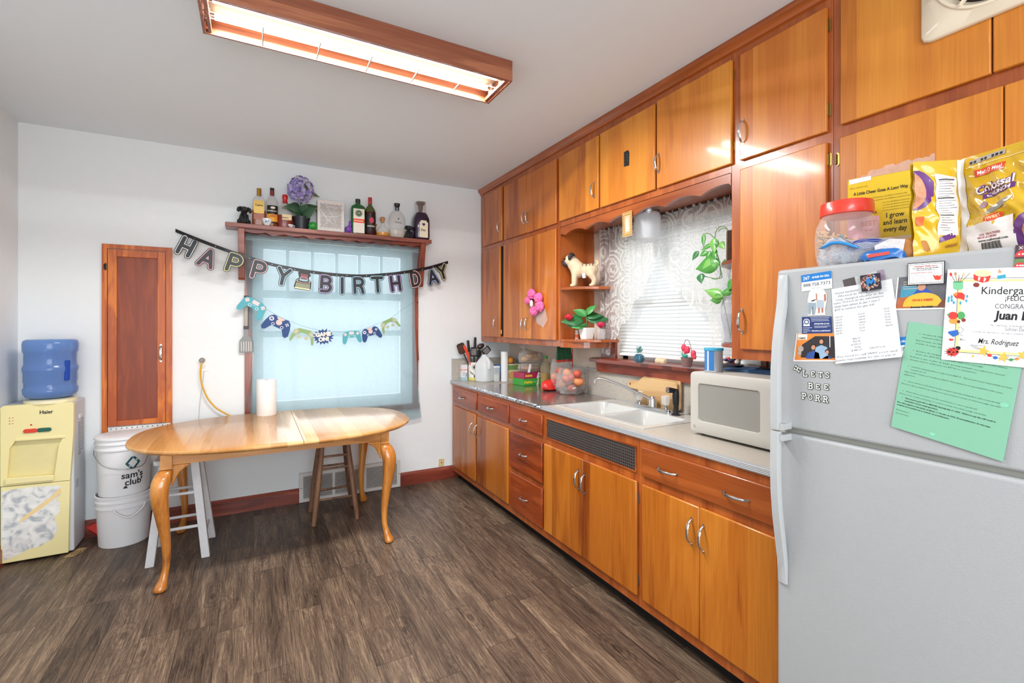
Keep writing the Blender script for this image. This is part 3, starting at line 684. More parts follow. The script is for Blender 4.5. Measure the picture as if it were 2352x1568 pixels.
for sx, cx in ((-1, -.418), (1, .762)):
    for sy, cy in ((-1, 3.182), (1, 3.965)): cab_leg(cx, cy, sx, sy)
# paper towels on the table
t = thing('paper_towel_roll', 'white quilted paper towel roll standing on the oval table', 'paper towels', (.085, 4.04, TZ))
M_tow = mat('ECECEC', .85, bump=.6, bscale=160)
MB().lathe([(.018, 0), (.066, 0), (.0675, .004), (.068, .262), (.066, .266), (.018, .266), (.018, .0)], n=40, caps=False).build('roll', M_tow, t)
MB().lathe([(.0165, .002), (.018, .002), (.018, .264), (.0165, .264)], n=24, caps=False).build('core', mat('9A8468', .8), t)
# stools
def square_stool():
    t = thing('wooden_stool', 'white painted wooden stool with square splayed legs under the left end of the table', 'stool', (-.40, 3.665, 0)); m = mat('D6D8DC', .5, var=.08, vs=30)
    MB().prism(rrect(.27, .25, .03), .585, .615, frame('T', (-.40, 3.665, 0))).build('seat', m, t, absolute=True, smooth=0, bevel=.006)
    for fx_, fy_, tx, ty in ((-.545, 3.52, -.485, 3.58), (-.262, 3.51, -.325, 3.58), (-.545, 3.815, -.485, 3.75), (-.25, 3.81, -.320, 3.75)):
        b = MB(); a = .0225
        vs = [(fx_+i*a, fy_+j*a, 0) for i, j in ((-1, -1), (1, -1), (1, 1), (-1, 1))]+[(tx+i*a, ty+j*a, .585) for i, j in ((-1, -1), (1, -1), (1, 1), (-1, 1))]
        b.add(vs, [(3, 2, 1, 0), (4, 5, 6, 7), (0, 1, 5, 4), (1, 2, 6, 5), (2, 3, 7, 6), (3, 0, 4, 7)]).build('leg', m, t, absolute=True, smooth=0, bevel=.004)
    def L(f, tp, z): k = z/.585; return f+(tp-f)*k
    for y0_, y1_, zz in ((3.515, 3.58, (.19, .395)), (3.812, 3.75, (.175, .37))):
        for z in zz:
            y = L(y0_, y1_, z); MB().cyl((L(-.545, -.485, z)+.02, y, z), (L(-.258, -.322, z)-.02, y, z), .0095, n=12).build('rung', m, t, absolute=True)
    for x0_, x1_ in ((-.545, -.485), (-.256, -.322)):
        z = .13; MB().cyl((L(x0_, x1_, z), L(3.515, 3.58, z)+.02, z), (L(x0_, x1_, z), L(3.812, 3.75, z)-.02, z), .0095, n=12).build('rung', m, t, absolute=True)
square_stool()
def round_stool():
    t = thing('wooden_stool', 'worn brown wooden stool with round splayed legs under the right end of the table', 'stool', (.53, 3.80, 0)); m = wood('worn_stool_wood', '9A7456', '846048', '5E4232', 'Z', 'X', .5, .6, 0, freq=2)
    MB().lathe([(0, .61), (.13, .61), (.14, .617), (.14, .628), (.13, .635), (0, .635)], frame('T', (.53, 3.80, 0)), 32).build('seat', m, t, absolute=True)
    fs = ((.377, 3.665, .447, 3.72), (.677, 3.645, .612, 3.72), (.385, 3.965, .447, 3.885), (.690, 3.95, .613, 3.885))
    for a, c, d, e in fs: MB().tube([(a, c, 0), (a+(d-a)*.3, c+(e-c)*.3, .183), (a+(d-a)*.6, c+(e-c)*.6, .366), (d, e, .61)], [.0155, .0205, .0205, .015], 12).build('leg', m, t, absolute=True)
    def at_(i, z): a, c, d, e = fs[i]; k = z/.61; return (a+(d-a)*k, c+(e-c)*k, z)
    for i, j, z in ((0, 1, .173), (0, 1, .39), (2, 3, .16), (2, 3, .35), (0, 2, .22), (0, 2, .44), (1, 3, .22), (1, 3, .44), (0, 1, .475)):
        MB().cyl(at_(i, z), at_(j, z), .008, n=10).build('rung', m, t, absolute=True)
round_stool()

# ================================================================ WATER COOLER CORNER
wc = thing('water_cooler', 'yellowed water cooler with a marble-patterned lower door in the left corner', 'water cooler', (-1.16, 4.05, 0), rz=0)
CX0, CX1, CY0, CY1 = -1.325, -1.0, 3.935, 4.19
M_yel = mat('EADFA6', .4, var=.04, vs=5); M_side = mat('C9CBD0', .45, var=.03)
MB().box(CX0, CX1, CY0+.03, CY1, .012, .955).build('cabinet_body', M_side, wc, absolute=True, smooth=0, bevel=.008)
# moulded front in two pieces with a shallow bottle-shaped recess
MF_ = frame('B', (0, CY0+.03, 0))
b = MB(); P0 = [(CX0, .478), (CX1-.012, .468), (CX1+.006, .945), (CX1-.005, .957), (CX0+.012, .957), (CX0, .945)]
rec = [(-1.296, .520), (-1.085, .505), (-1.062, .70), (-1.040, .745), (-1.256, .750), (-1.285, .70)]
# frame pieces round the recess
def quadx(b, A, w0, w1): b.prism(A, w0, w1, MF_)
for A in ([(CX0, .478), (CX1-.012, .468), (-1.085, .505), (-1.296, .520)], [(CX1-.012, .468), (CX1+.004, .76), (-1.040, .745), (-1.062, .70), (-1.085, .505)], [(CX0, .76), (CX0, .478), (-1.296, .520), (-1.285, .70), (-1.256, .750)], [(CX0, .76), (-1.256, .750), (-1.040, .745), (CX1+.004, .76), (CX1+.006, .945), (CX1-.005, .957), (CX0+.012, .957), (CX0, .945)]): quadx(b, A, 0, .03)
b.build('front_panel', M_yel, wc, absolute=True, smooth=0)
MB().prism(rec, .0005, .004, MF_).build('dispensing_recess', mat('DDD29A', .45), wc, absolute=True, smooth=0)
MB().prism([(-1.30, .49), (-1.083, .482), (-1.083, .515), (-1.30, .528)], .03, .046, MF_).build('drip_tray', M_yel, wc, absolute=True, smooth=0, bevel=.004)
MB().prism([(-1.262, .74), (-1.030, .735), (-1.036, .752), (-1.262, .757)], .018, .034, MF_).build('nozzle_hood', M_yel, wc, absolute=True, smooth=0, bevel=.004)
MB().prism([(CX0, .016), (CX1-.02, .016), (CX1-.012, .464), (CX0, .474)], 0, .029, MF_).build('lower_door', M_yel, wc, absolute=True, smooth=0, bevel=.004)
def blob(pts, M, mb=None, w=0): return (mb or MB()).flat(pts, w, M)
mm = [(-1.318, .445), (-1.28, .452), (-1.20, .455), (-1.10, .447), (-1.055, .44), (-1.055, .39), (-1.075, .36), (-1.06, .34), (-1.058, .28), (-1.085, .25), (-1.07, .18), (-1.09, .12), (-1.15, .085), (-1.20, .08), (-1.25, .055), (-1.31, .035), (-1.318, .15)]
MB().flat(mm, .0295, MF_).build('marble_sticker', M_marble, wc, absolute=True, smooth=0, label='marble-patterned sticker peeling off the lower door')
MB().flat([(-1.05, .40), (-1.09, .36), (-1.15, .31), (-1.21, .265), (-1.245, .245), (-1.235, .27), (-1.17, .325), (-1.10, .38), (-1.06, .43)], .0300, MF_).build('torn_strip', mat('EBCF96', .5), wc, absolute=True, smooth=0)
text('Haier', .031, frame('B', (-1.153, CY0, .904)), mat('2A2A30', .5), wc, 'lettering', width=.062, bold=.0008).location.y -= .0012
MB().prism(rrect(.064, .024, .011, -1.192, .797), .03, .039, MF_).build('hot_lever', mat('D8402A', .4), wc, absolute=True, smooth=0, bevel=.003)
MB().prism(rrect(.066, .024, .011, -1.130, .797), .03, .039, MF_).build('cold_lever', mat('1E5A4C', .4), wc, absolute=True, smooth=0, bevel=.003)
b = MB()
for i, z in enumerate((.882, .865, .847)): b.disc(-1.285, z, .003, .0305, MF_, 8); b.box(-1.275, -1.268, z-.001, z+.002, .03, .0305, MF_)
b.disc(-1.19, .832, .005, .0305, MF_, 10)
b.build('indicator_light', mat('B03020', .4), wc, absolute=True, smooth=0)
b = MB(); MS = frame('L', (CX1, 0, 0))
for j in range(2):
    for i in range(16): b.box(4.045+j*.06, 4.093+j*.06, .60+i*.0135+j*.02, .606+i*.0135+j*.02, 0, .002, MS)
for i in range(4): b.box(4.0, 4.05, .40+i*.014, .405+i*.014, 0, .002, MS)
b.build('side_vent', mat('8A8C92', .5), wc, absolute=True, smooth=0, kind='stuff')
MB().box(CX1-.001, CX1+.003, 4.06, 4.10, .835, .86).build('side_latch', M_whitep, wc, absolute=True, smooth=0)
MB().lathe([(.0, .955), (.125, .955), (.125, .972), (.108, .978), (.0, .978)], frame('T', (-1.13, 4.045, 0)), 32).build('bottle_collar', mat('EDE6C0', .4), wc, absolute=True)
# blue water jug, upside down in the collar
t = thing('water_jug', 'large blue translucent water jug upside down on the yellow cooler', 'water jug', (-1.13, 4.045, .978))
M_jug = film('blue_polycarbonate', '7CA2DA', .50, .12, .6, tint='A8CCF4')
pr = [(.06, .0), (.09, .004), (.118, .015), (.129, .035), (.131, .06), (.124, .075), (.124, .10), (.127, .11), (.127, .165), (.131, .175), (.132, .195), (.127, .205), (.124, .215), (.124, .285), (.130, .297), (.132, .315), (.132, .345), (.128, .362), (.115, .371), (.0, .372)]
MB().lathe(pr, n=40).build('bottle', M_jug, t, smooth=60)
MB().lathe([(0, .004), (.112, .018), (.12, .04), (.119, .29), (0, .29)], n=32).build('water', film('water_body', '6C98D8', .30, .05, .4, tint='B4D4F6'), t)
b = MB(); MH = Matrix.Rotation(math.radians(48), 4, 'Z')
b.prism([(-.012, .115), (.014, .115), (.016, .24), (-.006, .24)], .106, .139, MH @ frame('B', (0, 0, 0)))
b.build('handle', mat('2048A8', .3), t, smooth=0, bevel=.004, label='dark blue grip on the jug')
# buckets
M_bk = mat('E4E5E8', .4, var=.02, sss=.0)
def bucket(name, label, z0, h, rb, rt, openn=True, lid=False):
    t = thing(name, label, 'bucket', (-.762, 4.037, z0)); k = (rt-rb)/h
    pr = [(0, 0), (rb-.004, 0), (rb, .004)]
    rr = lambda z: rb+k*z
    rib = h-.075
    pr += [(rr(rib-.012), rib-.012), (rr(rib)+.008, rib-.008), (rr(rib)+.008, rib+.002), (rr(rib)+.001, rib+.006), (rr(rib+.03), rib+.026), (rr(rib)+.009, rib+.030), (rr(rib)+.009, rib+.038), (rr(rib)+.002, rib+.044), (rr(h), h-.012), (rr(h)+.006, h-.010), (rr(h)+.006, h-.001), (rr(h)+.003, h), (rr(h)-.002, h), (rr(h)-.004, h-.01), (rb-.004, .006), (0, .006)]
    MB().lathe(pr, n=48, caps=False).build('pail', M_bk, t, smooth=40)
    return t
l = bucket('plastic_bucket', 'plain white bucket standing on the floor, under the stacked printed one', 0, .333, .134, .149)
MB().tube(smooth_path([(.128, -.085, .265), (.115, -.125, .235), (.06, -.163, .20), (-.0, -.16, .225), (-.03, -.152, .262)]), .0045, 8).build('bail_handle', M_bk, l, smooth=180)
u = bucket('plastic_bucket', "white bucket printed with a blue-green diamond and sam's club, stacked on another bucket", .326, .385, .134, .149)
MB().lathe([(0, .387), (.148, .387), (.157, .384), (.157, .372), (.152, .370), (.152, .386)], n=48, caps=False).build('lid_rim', mat('E9EAEC', .4), u, smooth=40)
MB().tube(smooth_path([(-.148, -.03, .305), (-.135, -.09, .275), (-.075, -.152, .215), (.02, -.168, .185), (.09, -.143, .185), (.125, -.105, .20), (.15, -.03, .30)]), .0022, 6).build('bail_handle', M_steel, u, smooth=180)
def on_cyl(mb, R0, k, cz, ang):   # wrap flat (u,v) lettering round the pail, ang 0 faces -Y
    out = []
    for x, y, z in mb.v:
        r = R0+k*(y+cz)+.0008; a = ang+x/r; out.append((r*math.sin(a), -r*math.cos(a), y+cz))
    mb.v = out; return mb
K = (.149-.134)/.385
b = MB(); text("sam's", .056, None, None, mb=b, bold=.0012, align='CENTER'); b2 = MB(); text('club', .056, Matrix.Translation((0.004, -.046, 0)), None, mb=b2, bold=.0012, align='CENTER'); b.add(b2.v, b2.f)
on_cyl(b, .134, K, .135, .50).build('lettering', mat('23262C', .5), u, smooth=0)
b = MB().stroke([(-.006, .036), (-.034, .0), (-.006, -.034)], .0065).stroke([(.006, .036), (.034, .002), (.006, -.034)], .0065)
b.v = [(x, y, 0) for x, y, z in b.v]
on_cyl(b, .134, K, .213, .50).build('logo', mat('1E5A62', .5), u, smooth=0, label='blue-green diamond outline logo')
b = MB().flat([(-.045, -.082), (-.02, -.082), (-.025, -.07), (-.03, -.062), (-.04, -.07)]).flat([(.052, -.04), (.062, -.038), (.062, -.02), (.052, -.024)])
on_cyl(b, .134, K, .135, .46).build('small_print', mat('3A3C42', .5), u, smooth=0)
# red mesh bag corner and cardboard shim
m, nt, bs, sp = perf('red_mesh', 'C03028', '', .004, .3); bs.inputs['Base Color'].default_value = srgb('C8342C'); bs.inputs['Roughness'].default_value = .5
b = MB(); n = 8
for i in range(n):
    for j in range(n):
        pass
b.add([(-.985, 4.15, .085), (-.93, 4.12, .05), (-.895, 4.15, .125), (-.885, 4.12, .0), (-.93, 4.16, .01), (-.86, 4.18, .09)], [(0, 1, 2), (1, 3, 2), (0, 4, 1), (4, 3, 1), (2, 3, 5)])
tag(b.build('mesh_bag', mat('C8342C', .5, var=.4, vs=150), smooth=0, sol=.003), 'red mesh bag poking out behind the buckets on the floor', 'bag')
t = thing('cardboard_shim', 'torn folded corrugated cardboard piece under the corner of the water cooler', 'cardboard', (-.985, 3.95, 0))
m = mat('B39468', .8, var=.1)
b = MB().prism([(-1.03, 3.905), (-.985, 3.90), (-.955, 3.95), (-.945, 4.0), (-.99, 4.01)], 0, .006).prism([(-1.0, 3.92), (-.968, 3.925), (-.945, 3.985), (-.975, 3.985)], .007, .012)
b.build('sheet', m, t, absolute=True, smooth=0)
b = MB()
for i in range(4): b.box(-1.0+i*.012, -.996+i*.012, 3.90, 3.95, .0121, .0128)
b.build('fold_line', mat('5A4630', .8), t, absolute=True, smooth=0)

# ================================================================ REFRIGERATOR
fr = thing('refrigerator', 'white top-freezer refrigerator covered with magnets and papers at the right', 'refrigerator', (1.85, .55, 0))
FY0, FY1 = .165, .932
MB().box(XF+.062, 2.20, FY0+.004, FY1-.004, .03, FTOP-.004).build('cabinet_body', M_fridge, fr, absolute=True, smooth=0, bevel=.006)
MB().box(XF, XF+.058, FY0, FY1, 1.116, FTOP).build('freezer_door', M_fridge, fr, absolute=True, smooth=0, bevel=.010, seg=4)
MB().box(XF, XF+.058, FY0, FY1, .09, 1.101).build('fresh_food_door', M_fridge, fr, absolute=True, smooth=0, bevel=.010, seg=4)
MB().box(XF+.02, XF+.06, FY0+.01, FY1-.01, 1.099, 1.118).build('door_gasket', mat('9A9A92', .6), fr, absolute=True, smooth=0)
MB().box(XF+.03, XF+.1, FY0+.02, FY1-.02, .0, .088).build('kick_grille', mat('8A8A8A', .5), fr, absolute=True, smooth=0)
M_hand = mat('ABADAE', .4, var=.01)
def fhandle(pts):  # (z, projection, halfwidth), outer face
    b = MB(); yc = FY1-.022; vs = []; n = 8
    prof = [(-1, 0), (-1, .6), (-.75, 1), (.75, 1), (1, .6), (1, 0)]
    for z, o, h in pts:
        th = .016 if o > .02 else o*.9
        for a, w in prof: vs.append((XF-o+th*(1-w)-.0005, yc+a*h, z))
    k = len(prof); m = len(pts)
    fs = [(j*k+i, j*k+i+1, (j+1)*k+i+1, (j+1)*k+i) for j in range(m-1) for i in range(k-1)]+[(j*k+k-1, j*k, (j+1)*k, (j+1)*k+k-1) for j in range(m-1)]+[tuple(range(k)), tuple((m-1)*k+i for i in range(k-1, -1, -1))]
    return b.add(vs, fs)
b = fhandle([(1.598, .006, .014), (1.585, .010, .015), (1.55, .013, .015), (1.50, .019, .015), (1.44, .032, .015), (1.38, .042, .015), (1.30, .049, .015), (1.20, .051, .015), (1.13, .050, .015), (1.116, .049, .015)])
b.box(XF-.046, XF, FY1-.048, FY1-.012, 1.116, 1.135); b.build('freezer_handle', M_hand, fr, absolute=True, smooth=40)
b = fhandle([(1.110, .049, .015), (1.09, .050, .015), (1.00, .052, .015), (.92, .049, .015), (.84, .040, .015), (.76, .026, .015), (.70, .015, .015), (.66, .010, .015), (.625, .007, .015)])
b.box(XF-.046, XF, FY1-.048, FY1-.012, 1.082, 1.101); b.build('door_handle', M_hand, fr, absolute=True, smooth=40)
# exhaust fan cover on the cabinet above
fan = thing('exhaust_fan', 'cream enamel wall exhaust fan with a round dark opening, top right above the cereal bags', 'exhaust fan', (XU-.03, .55, 2.35))
Mf = frame('R', (XD-.0015, -.0, 0))
fy, fz, fw = -.545, 2.535, .36; HX = .165
M_en = mat('E6D8C0', .3, coat=.4, var=.02)
b = MB(); n = 48; outer = rrect(fw, fw, .022, fy, fz, n=11)
def resample(P, n, cx, cy):
    out = []
    for i in range(n):
        a = 2*PI*i/n; best = None
        dx, dy = math.cos(a), math.sin(a)
        for j in range(len(P)):
            x1, y1 = P[j][0]-cx, P[j][1]-cy; x2, y2 = P[(j+1) % len(P)][0]-cx, P[(j+1) % len(P)][1]-cy
            den = dx*(y2-y1)-dy*(x2-x1)
            if abs(den) < 1e-12: continue
            t = (x1*(y2-y1)-y1*(x2-x1))/den; s_ = (x1*dy-y1*dx)/den
            if t > 0 and -1e-6 <= s_ <= 1+1e-6: best = t
        out.append((cx+dx*best, cy+dy*best))
    return out
O = resample(outer, 96, fy, fz); n = 96
lay = [(O, 0), (O, .010), ([(fy+(x-fy)*.975, fz+(y-fz)*.975) for x, y in O], .016)]
for r, w in ((.150, .020), (.146, .026), (.138, .026), (.132, .016), (.125, .006), (.122, .0)): lay.append(([(fy+r*math.cos(2*PI*i/n), fz+r*math.sin(2*PI*i/n)) for i in range(n)], w))
vs = [(x, y, w) for P, w in lay for x, y in P]; fs = [(j*n+i, j*n+(i+1) % n, (j+1)*n+(i+1) % n, (j+1)*n+i) for j in range(len(lay)-1) for i in range(n)]
b.add(vs, fs, Mf); b.build('cover_plate', M_en, fan, absolute=True, smooth=50)
MB().disc(fy, fz, .124, .0008, Mf, 48).build('dark_opening', mat('1A120E', .5), fan, absolute=True, smooth=0)
b = MB().lathe([(.0, .03), (.05, .03), (.075, .024), (.078, .012), (.07, .006), (0, .006)], Mf @ Matrix.Translation((fy+.005, fz-.0, 0)), 40); b.build('hub_cap', M_en, fan, absolute=True)
b = MB().prism([(fy-.085, fz-.118), (fy-.075, fz-.117), (fy-.015, fz-.06), (fy-.03, fz-.05)], .018, .034, Mf); b.build('lever', M_en, fan, absolute=True, smooth=0, bevel=.004)

# ================================================================ SINK, TAP, MICROWAVE
sk = thing('kitchen_sink', 'white enamel double-bowl drop-in sink set into the counter', 'sink', (1.97, 2.24, .75))
M_enamel = mat('C6C6C3', .18, coat=.5, var=.01)
b = MB(); zt = .921
def basin(b, x0_, x1_, y0_, y1_, dep):
    n = 9
    def ring_(k, z): 
        return [(x, y, z) for x, y in rrect((x1_-x0_)-2*k, (y1_-y0_)-2*k, max(.045-k*.3, .02), (x0_+x1_)/2, (y0_+y1_)/2, 5)]
    R = [ring_(0, zt+.001), ring_(.006, zt-.006), ring_(.018, zt-dep*.6), ring_(.03, zt-dep*.92), ring_(.06, zt-dep)]
    m = len(R[0]); vs = sum(R, []); fs = [(j*m+(i+1) % m, j*m+i, (j+1)*m+i, (j+1)*m+(i+1) % m)[::-1] for j in range(4) for i in range(m)]+[tuple(4*m+i for i in range(m))]
    b.add(vs, fs)
bx0, bx1 = 1.752, 2.085; by = (1.812, 2.145, 2.175, 2.535)
basin(b, bx0, bx1, by[0], by[1], .16); basin(b, bx0, bx1, by[2], by[3], .17)
b.build('bowl', M_enamel, sk, absolute=True, smooth=60)
b = MB()
def rimface(b, ox0, ox1, oy0, oy1):
    # deck between outer rounded rectangle and bowls, as strips
    z0_, z1_ = .9182, zt+.001
    b.box(ox0, bx0+.001, oy0, oy1, z0_, z1_).box(bx1-.001, ox1, oy0, oy1, z0_, z1_).box(bx0, bx1, oy0, by[0]+.001, z0_, z1_).box(bx0, bx1, by[3]-.001, oy1, z0_, z1_).box(bx0, bx1, by[1]-.001, by[2]+.001, z0_, z1_)
    for (cx_, cy_, sx_, sy_) in ((bx0, by[0], 1, 1), (bx1, by[0], -1, 1), (bx0, by[1], 1, -1), (bx1, by[1], -1, -1), (bx0, by[2], 1, 1), (bx1, by[2], -1, 1), (bx0, by[3], 1, -1), (bx1, by[3], -1, -1)):
        r = .045; P = [(cx_, cy_)]+[(cx_+sx_*(r-r*math.cos(a)), cy_+sy_*(r-r*math.sin(a))) for a in [PI/2*i/6 for i in range(7)]]
        b.prism(P, z0_, z1_)
rimface(b, SX0-.010, SX1+.018, SY0-.010, SY1+.010)
b.build('rim_deck', M_enamel, sk, absolute=True, smooth=0, bevel=.002)
for y in (1.98, 2.355): MB().lathe([(0, 0), (.038, 0), (.042, .003)], frame('T', (1.92, y, zt-.1695 if y > 2.2 else zt-.1595)), 24).build('drain', M_steel, sk, absolute=True)
tp = thing('kitchen_faucet', 'chrome kitchen faucet with clear knobs behind the double sink', 'faucet', (2.15, 2.15, zt+.001))
b = MB().prism(rrect(.052, .30, .024), zt+.001, zt+.022, frame('T', (2.145, 2.14, 0))); b.build('base_plate', M_chrome, tp, absolute=True, smooth=0, bevel=.003)
MB().lathe([(.026, .02), (.024, .055), (.02, .075), (.014, .083), (0, .085)], frame('T', (2.145, 2.14, zt)), 20).build('body', M_chrome, tp, absolute=True)
sp_ = smooth_path([(2.145, 2.14, zt+.055), (2.12, 2.20, zt+.085), (2.06, 2.31, zt+.13), (2.0, 2.41, zt+.165), (1.975, 2.445, zt+.170), (1.963, 2.463, zt+.162), (1.96, 2.467, zt+.14)], 5)
MB().tube(sp_, [.0105]*len(sp_), 10, flat=.8).build('spout', M_chrome, tp, absolute=True, smooth=180)
M_acr = film('clear_acrylic', 'E8EEF0', .35, .05, .8)
for y in (2.255, 2.035):
    MB().lathe([(.014, .02), (.016, .035), (.012, .04)], frame('T', (2.145, y, zt)), 14).build('valve_stem', M_chrome, tp, absolute=True)
    MB().lathe([(.014, .04), (.022, .05), (.026, .085), (.024, .098), (0, .092)], frame('T', (2.145, y, zt)), 8).build('knob', M_acr, tp, absolute=True, smooth=0)
spr = thing('sink_sprayer', 'black side sprayer standing in the sink deck right of the faucet', 'sprayer', (2.13, 1.945, zt+.001))
MB().lathe([(.026, .0), (.025, .006), (.017, .012), (.014, .03), (.013, .05), (.018, .07), (.020, .11), (.016, .14), (.012, .15), (0, .15)], n=16).build('wand', M_blackp, spr)
b = MB().cyl((-.045, .016, .146), (.008, -.004, .138), .017, .012, 14); b.build('spray_head', M_blackp, spr)
MB().cyl((-.052, .019, .147), (-.045, .016, .146), .017, .017, 16).build('nozzle_ring', M_chrome, spr)
# microwave
mw = thing('microwave_oven', 'off-white microwave oven on the counter beside the refrigerator', 'microwave', (2.0, 1.35, .918))
M_mw = mat('B8B5AE', .4, var=.01, bump=.1, bscale=300)
XM, my0, my1, mz0, mz1 = 1.842, 1.105, 1.597, .931, 1.217
MB().box(XM+.012, 2.2, my0+.002, my1-.004, mz0+.001, mz1).build('casing', M_mw, mw, absolute=True, smooth=0, bevel=.008)
# door with sloped bezel and window
Mm = frame('R', (XM+.012, 0, 0)); b = MB()
wy0, wy1, wz0, wz1 = -1.546, -1.239, .990, 1.163
out = rrect(.490, mz1-mz0, .02, -(my0+my1)/2-.0005, (mz0+mz1)/2); inn = rrect(wy1-wy0, wz1-wz0, .012, (wy0+wy1)/2, (wz0+wz1)/2)
b = MB(); n = len(out)
mid = rrect(.450, (mz1-mz0)-.03, .02, -(my0+my1)/2-.0005, (mz0+mz1)/2); in2 = rrect(wy1-wy0+.006, wz1-wz0+.006, .013, (wy0+wy1)/2, (wz0+wz1)/2)
lay = [(out, 0), (out, .006), (mid, .013), (in2, .011), (inn, .005)]
vs = [(x, y, w) for P, w in lay for x, y in P]; fs = [(j*n+i, j*n+(i+1) % n, (j+1)*n+(i+1) % n, (j+1)*n+i) for j in range(4) for i in range(n)]
b.add(vs, fs, Mm).build('door', M_mw, mw, absolute=True, smooth=40)
MB().flat(rrect(wy1-wy0+.002, wz1-wz0+.002, .012, (wy0+wy1)/2, (wz0+wz1)/2), .0052, Mm).build('door_window', mat('8E8C86', .35, var=.03), mw, absolute=True, smooth=0)
b = MB().ring(-1.568, .960, .0045, .0058, .0132, Mm, 20); b.stroke([(-1.5705, .959), (-1.5705, .9615), (-1.567, .9615), (-1.5655, .959)], .0006, .0125, Mm); b.build('logo', mat('4A4844', .5), mw, absolute=True, smooth=0)
for y in (my0+.04, my1-.04):
    for x in (XM+.05, 2.15): MB().lathe([(.012, 0), (.012, .0135)], frame('T', (x, y, .918)), 12).build('foot', M_blackp, mw, absolute=True)
# reflective foil over the left counter
m = mat('A89A94', .15, metal=.75, var=.10, vs=3)
fo = thing('foil_sheet', 'shiny metallic foil sheet covering the counter left of the sink', 'foil', (1.95, 3.2, .919))
b = MB(); nx, ny = 14, 40
for i in range(nx+1):
    for j in range(ny+1):
        x = XB-.018+(2.234-XB+.018)*i/nx; y = 2.60+(3.72-2.60)*j/ny
        if i == 0: x += random.uniform(-.003, .004)
        if j == 0: y += -.02*i/nx+random.uniform(-.004, .004)
        b.v.append((x, y, .9200+random.uniform(0, .0006)))
b.f += [(i*(ny+1)+j, (i+1)*(ny+1)+j, (i+1)*(ny+1)+j+1, i*(ny+1)+j+1) for i in range(nx) for j in range(ny)]
b.build('sheet', m, fo, absolute=True, smooth=180)
b = MB(); n = 60
for k in range(4):
    for j in range(n+1): b.v.append((XB-.018-.003*math.sin(k*1.2)+random.uniform(-.002, .002), 2.60+1.12*j/n, .9205-.009*k*.8))
b.f += [(k*(n+1)+j, k*(n+1)+j+1, (k+1)*(n+1)+j+1, (k+1)*(n+1)+j) for k in range(3) for j in range(n)]
b.build('crumpled_edge', mat('D8DEE4', .15, metal=.9, var=0), fo, absolute=True, smooth=0, label='crumpled silver front edge')
# ================================================================ SHELF OVER THE WINDOW
SHZ, SHY = 2.197, 4.056
ws = thing('display_shelf', 'long reddish wooden shelf above the curtained window, lined with bottles', 'shelf', (.62, YB, 2.16))
MB().box(-.185, 1.393, SHY, YB-.001, SHZ-.032, SHZ).build('shelf_board', wood('shelf_top_wood', 'B87A66', '98584A', '6E3228', 'X', 'Z', .5, .35, .3, freq=1.4, pv=.1), ws, absolute=True, smooth=0, bevel=.003)
P = [(-.06, 2.164), (-.06, 2.145)]
for i in range(1, 60):
    x = -.06+1.36*i/60; u = (x % .27)/.27; P.append((x, 2.150-.014*abs(math.sin(PI*(x+.06)/.135))**.5-(.012 if abs(u-.5) < .08 else 0)))
P += [(1.30, 2.145), (1.30, 2.164)]
MB().prism(P, 0, .012, frame('B', (0, SHY+.05, 0))).build('scalloped_apron', M_trim, ws, absolute=True, smooth=0)
def bracket(x, w):
    prof = [(0, 2.165), (.115, 2.165), (.113, 2.12), (.098, 2.05), (.078, 1.95), (.06, 1.87), (.045, 1.80), (.035, 1.785), (0, 1.785)]
    MB().prism([(-p[0], p[1]) for p in prof], 0, w, Matrix(((0, 0, 1, x), (1, 0, 0, YB-.017), (0, 1, 0, 0), (0, 0, 0, 1)))).build('bracket', M_trim_v, ws, absolute=True, smooth=0, bevel=.002)
bracket(-.103, .042); bracket(1.305, .042)
# ---- curtain
cu = thing('curtain', 'sheer light blue curtain covering the window behind the table', 'curtain', (.63, 4.17, 2.1))
m = D.materials.new('sheer_blue_cloth'); m.use_nodes = True; nt = m.node_tree; nt.nodes.clear(); N = nt.nodes.new; L = nt.links.new
out = N('ShaderNodeOutputMaterial'); tr = N('ShaderNodeBsdfTransparent'); tl = N('ShaderNodeBsdfTranslucent'); df = N('ShaderNodeBsdfDiffuse')
tr.inputs[0].default_value = srgb('F2F7F9'); tl.inputs[0].default_value = srgb('BCD4DC'); df.inputs[0].default_value = srgb('A4C0C8')
a1 = N('ShaderNodeMixShader'); a1.inputs[0].default_value = .5; L(tl.outputs[0], a1.inputs[1]); L(df.outputs[0], a1.inputs[2])
a2 = N('ShaderNodeMixShader'); tc = N('ShaderNodeTexCoord'); wv = N('ShaderNodeTexNoise'); wv.inputs['Scale'].default_value = 30; L(tc.outputs['Object'], wv.inputs['Vector'])
mr = N('ShaderNodeMapRange'); mr.inputs['From Min'].default_value = .3; mr.inputs['From Max'].default_value = .7; mr.inputs['To Min'].default_value = .56; mr.inputs['To Max'].default_value = .585; L(wv.outputs['Fac'], mr.inputs['Value'])
L(mr.outputs[0], a2.inputs[0]); L(tr.outputs[0], a2.inputs[1]); L(a1.outputs[0], a2.inputs[2]); L(a2.outputs[0], out.inputs[0])
M_cur = m
def interp(T, z):
    for (z0_, v0), (z1_, v1) in zip(T, T[1:]):
        if z0_ >= z >= z1_: return v0+(v1-v0)*(z0_-z)/(z0_-z1_)
    return T[0][1] if z > T[0][0] else T[-1][1]
LE = [(2.2, -.057), (1.75, -.052), (1.45, -.03), (1.2, .0), (.9, -.02), (.5, -.035)]
RE = [(2.2, 1.318), (1.95, 1.292), (1.7, 1.270), (1.4, 1.272), (1.15, 1.284), (.9, 1.300), (.7, 1.322), (.5, 1.345)]
b = MB(); nx, nz = 130, 60
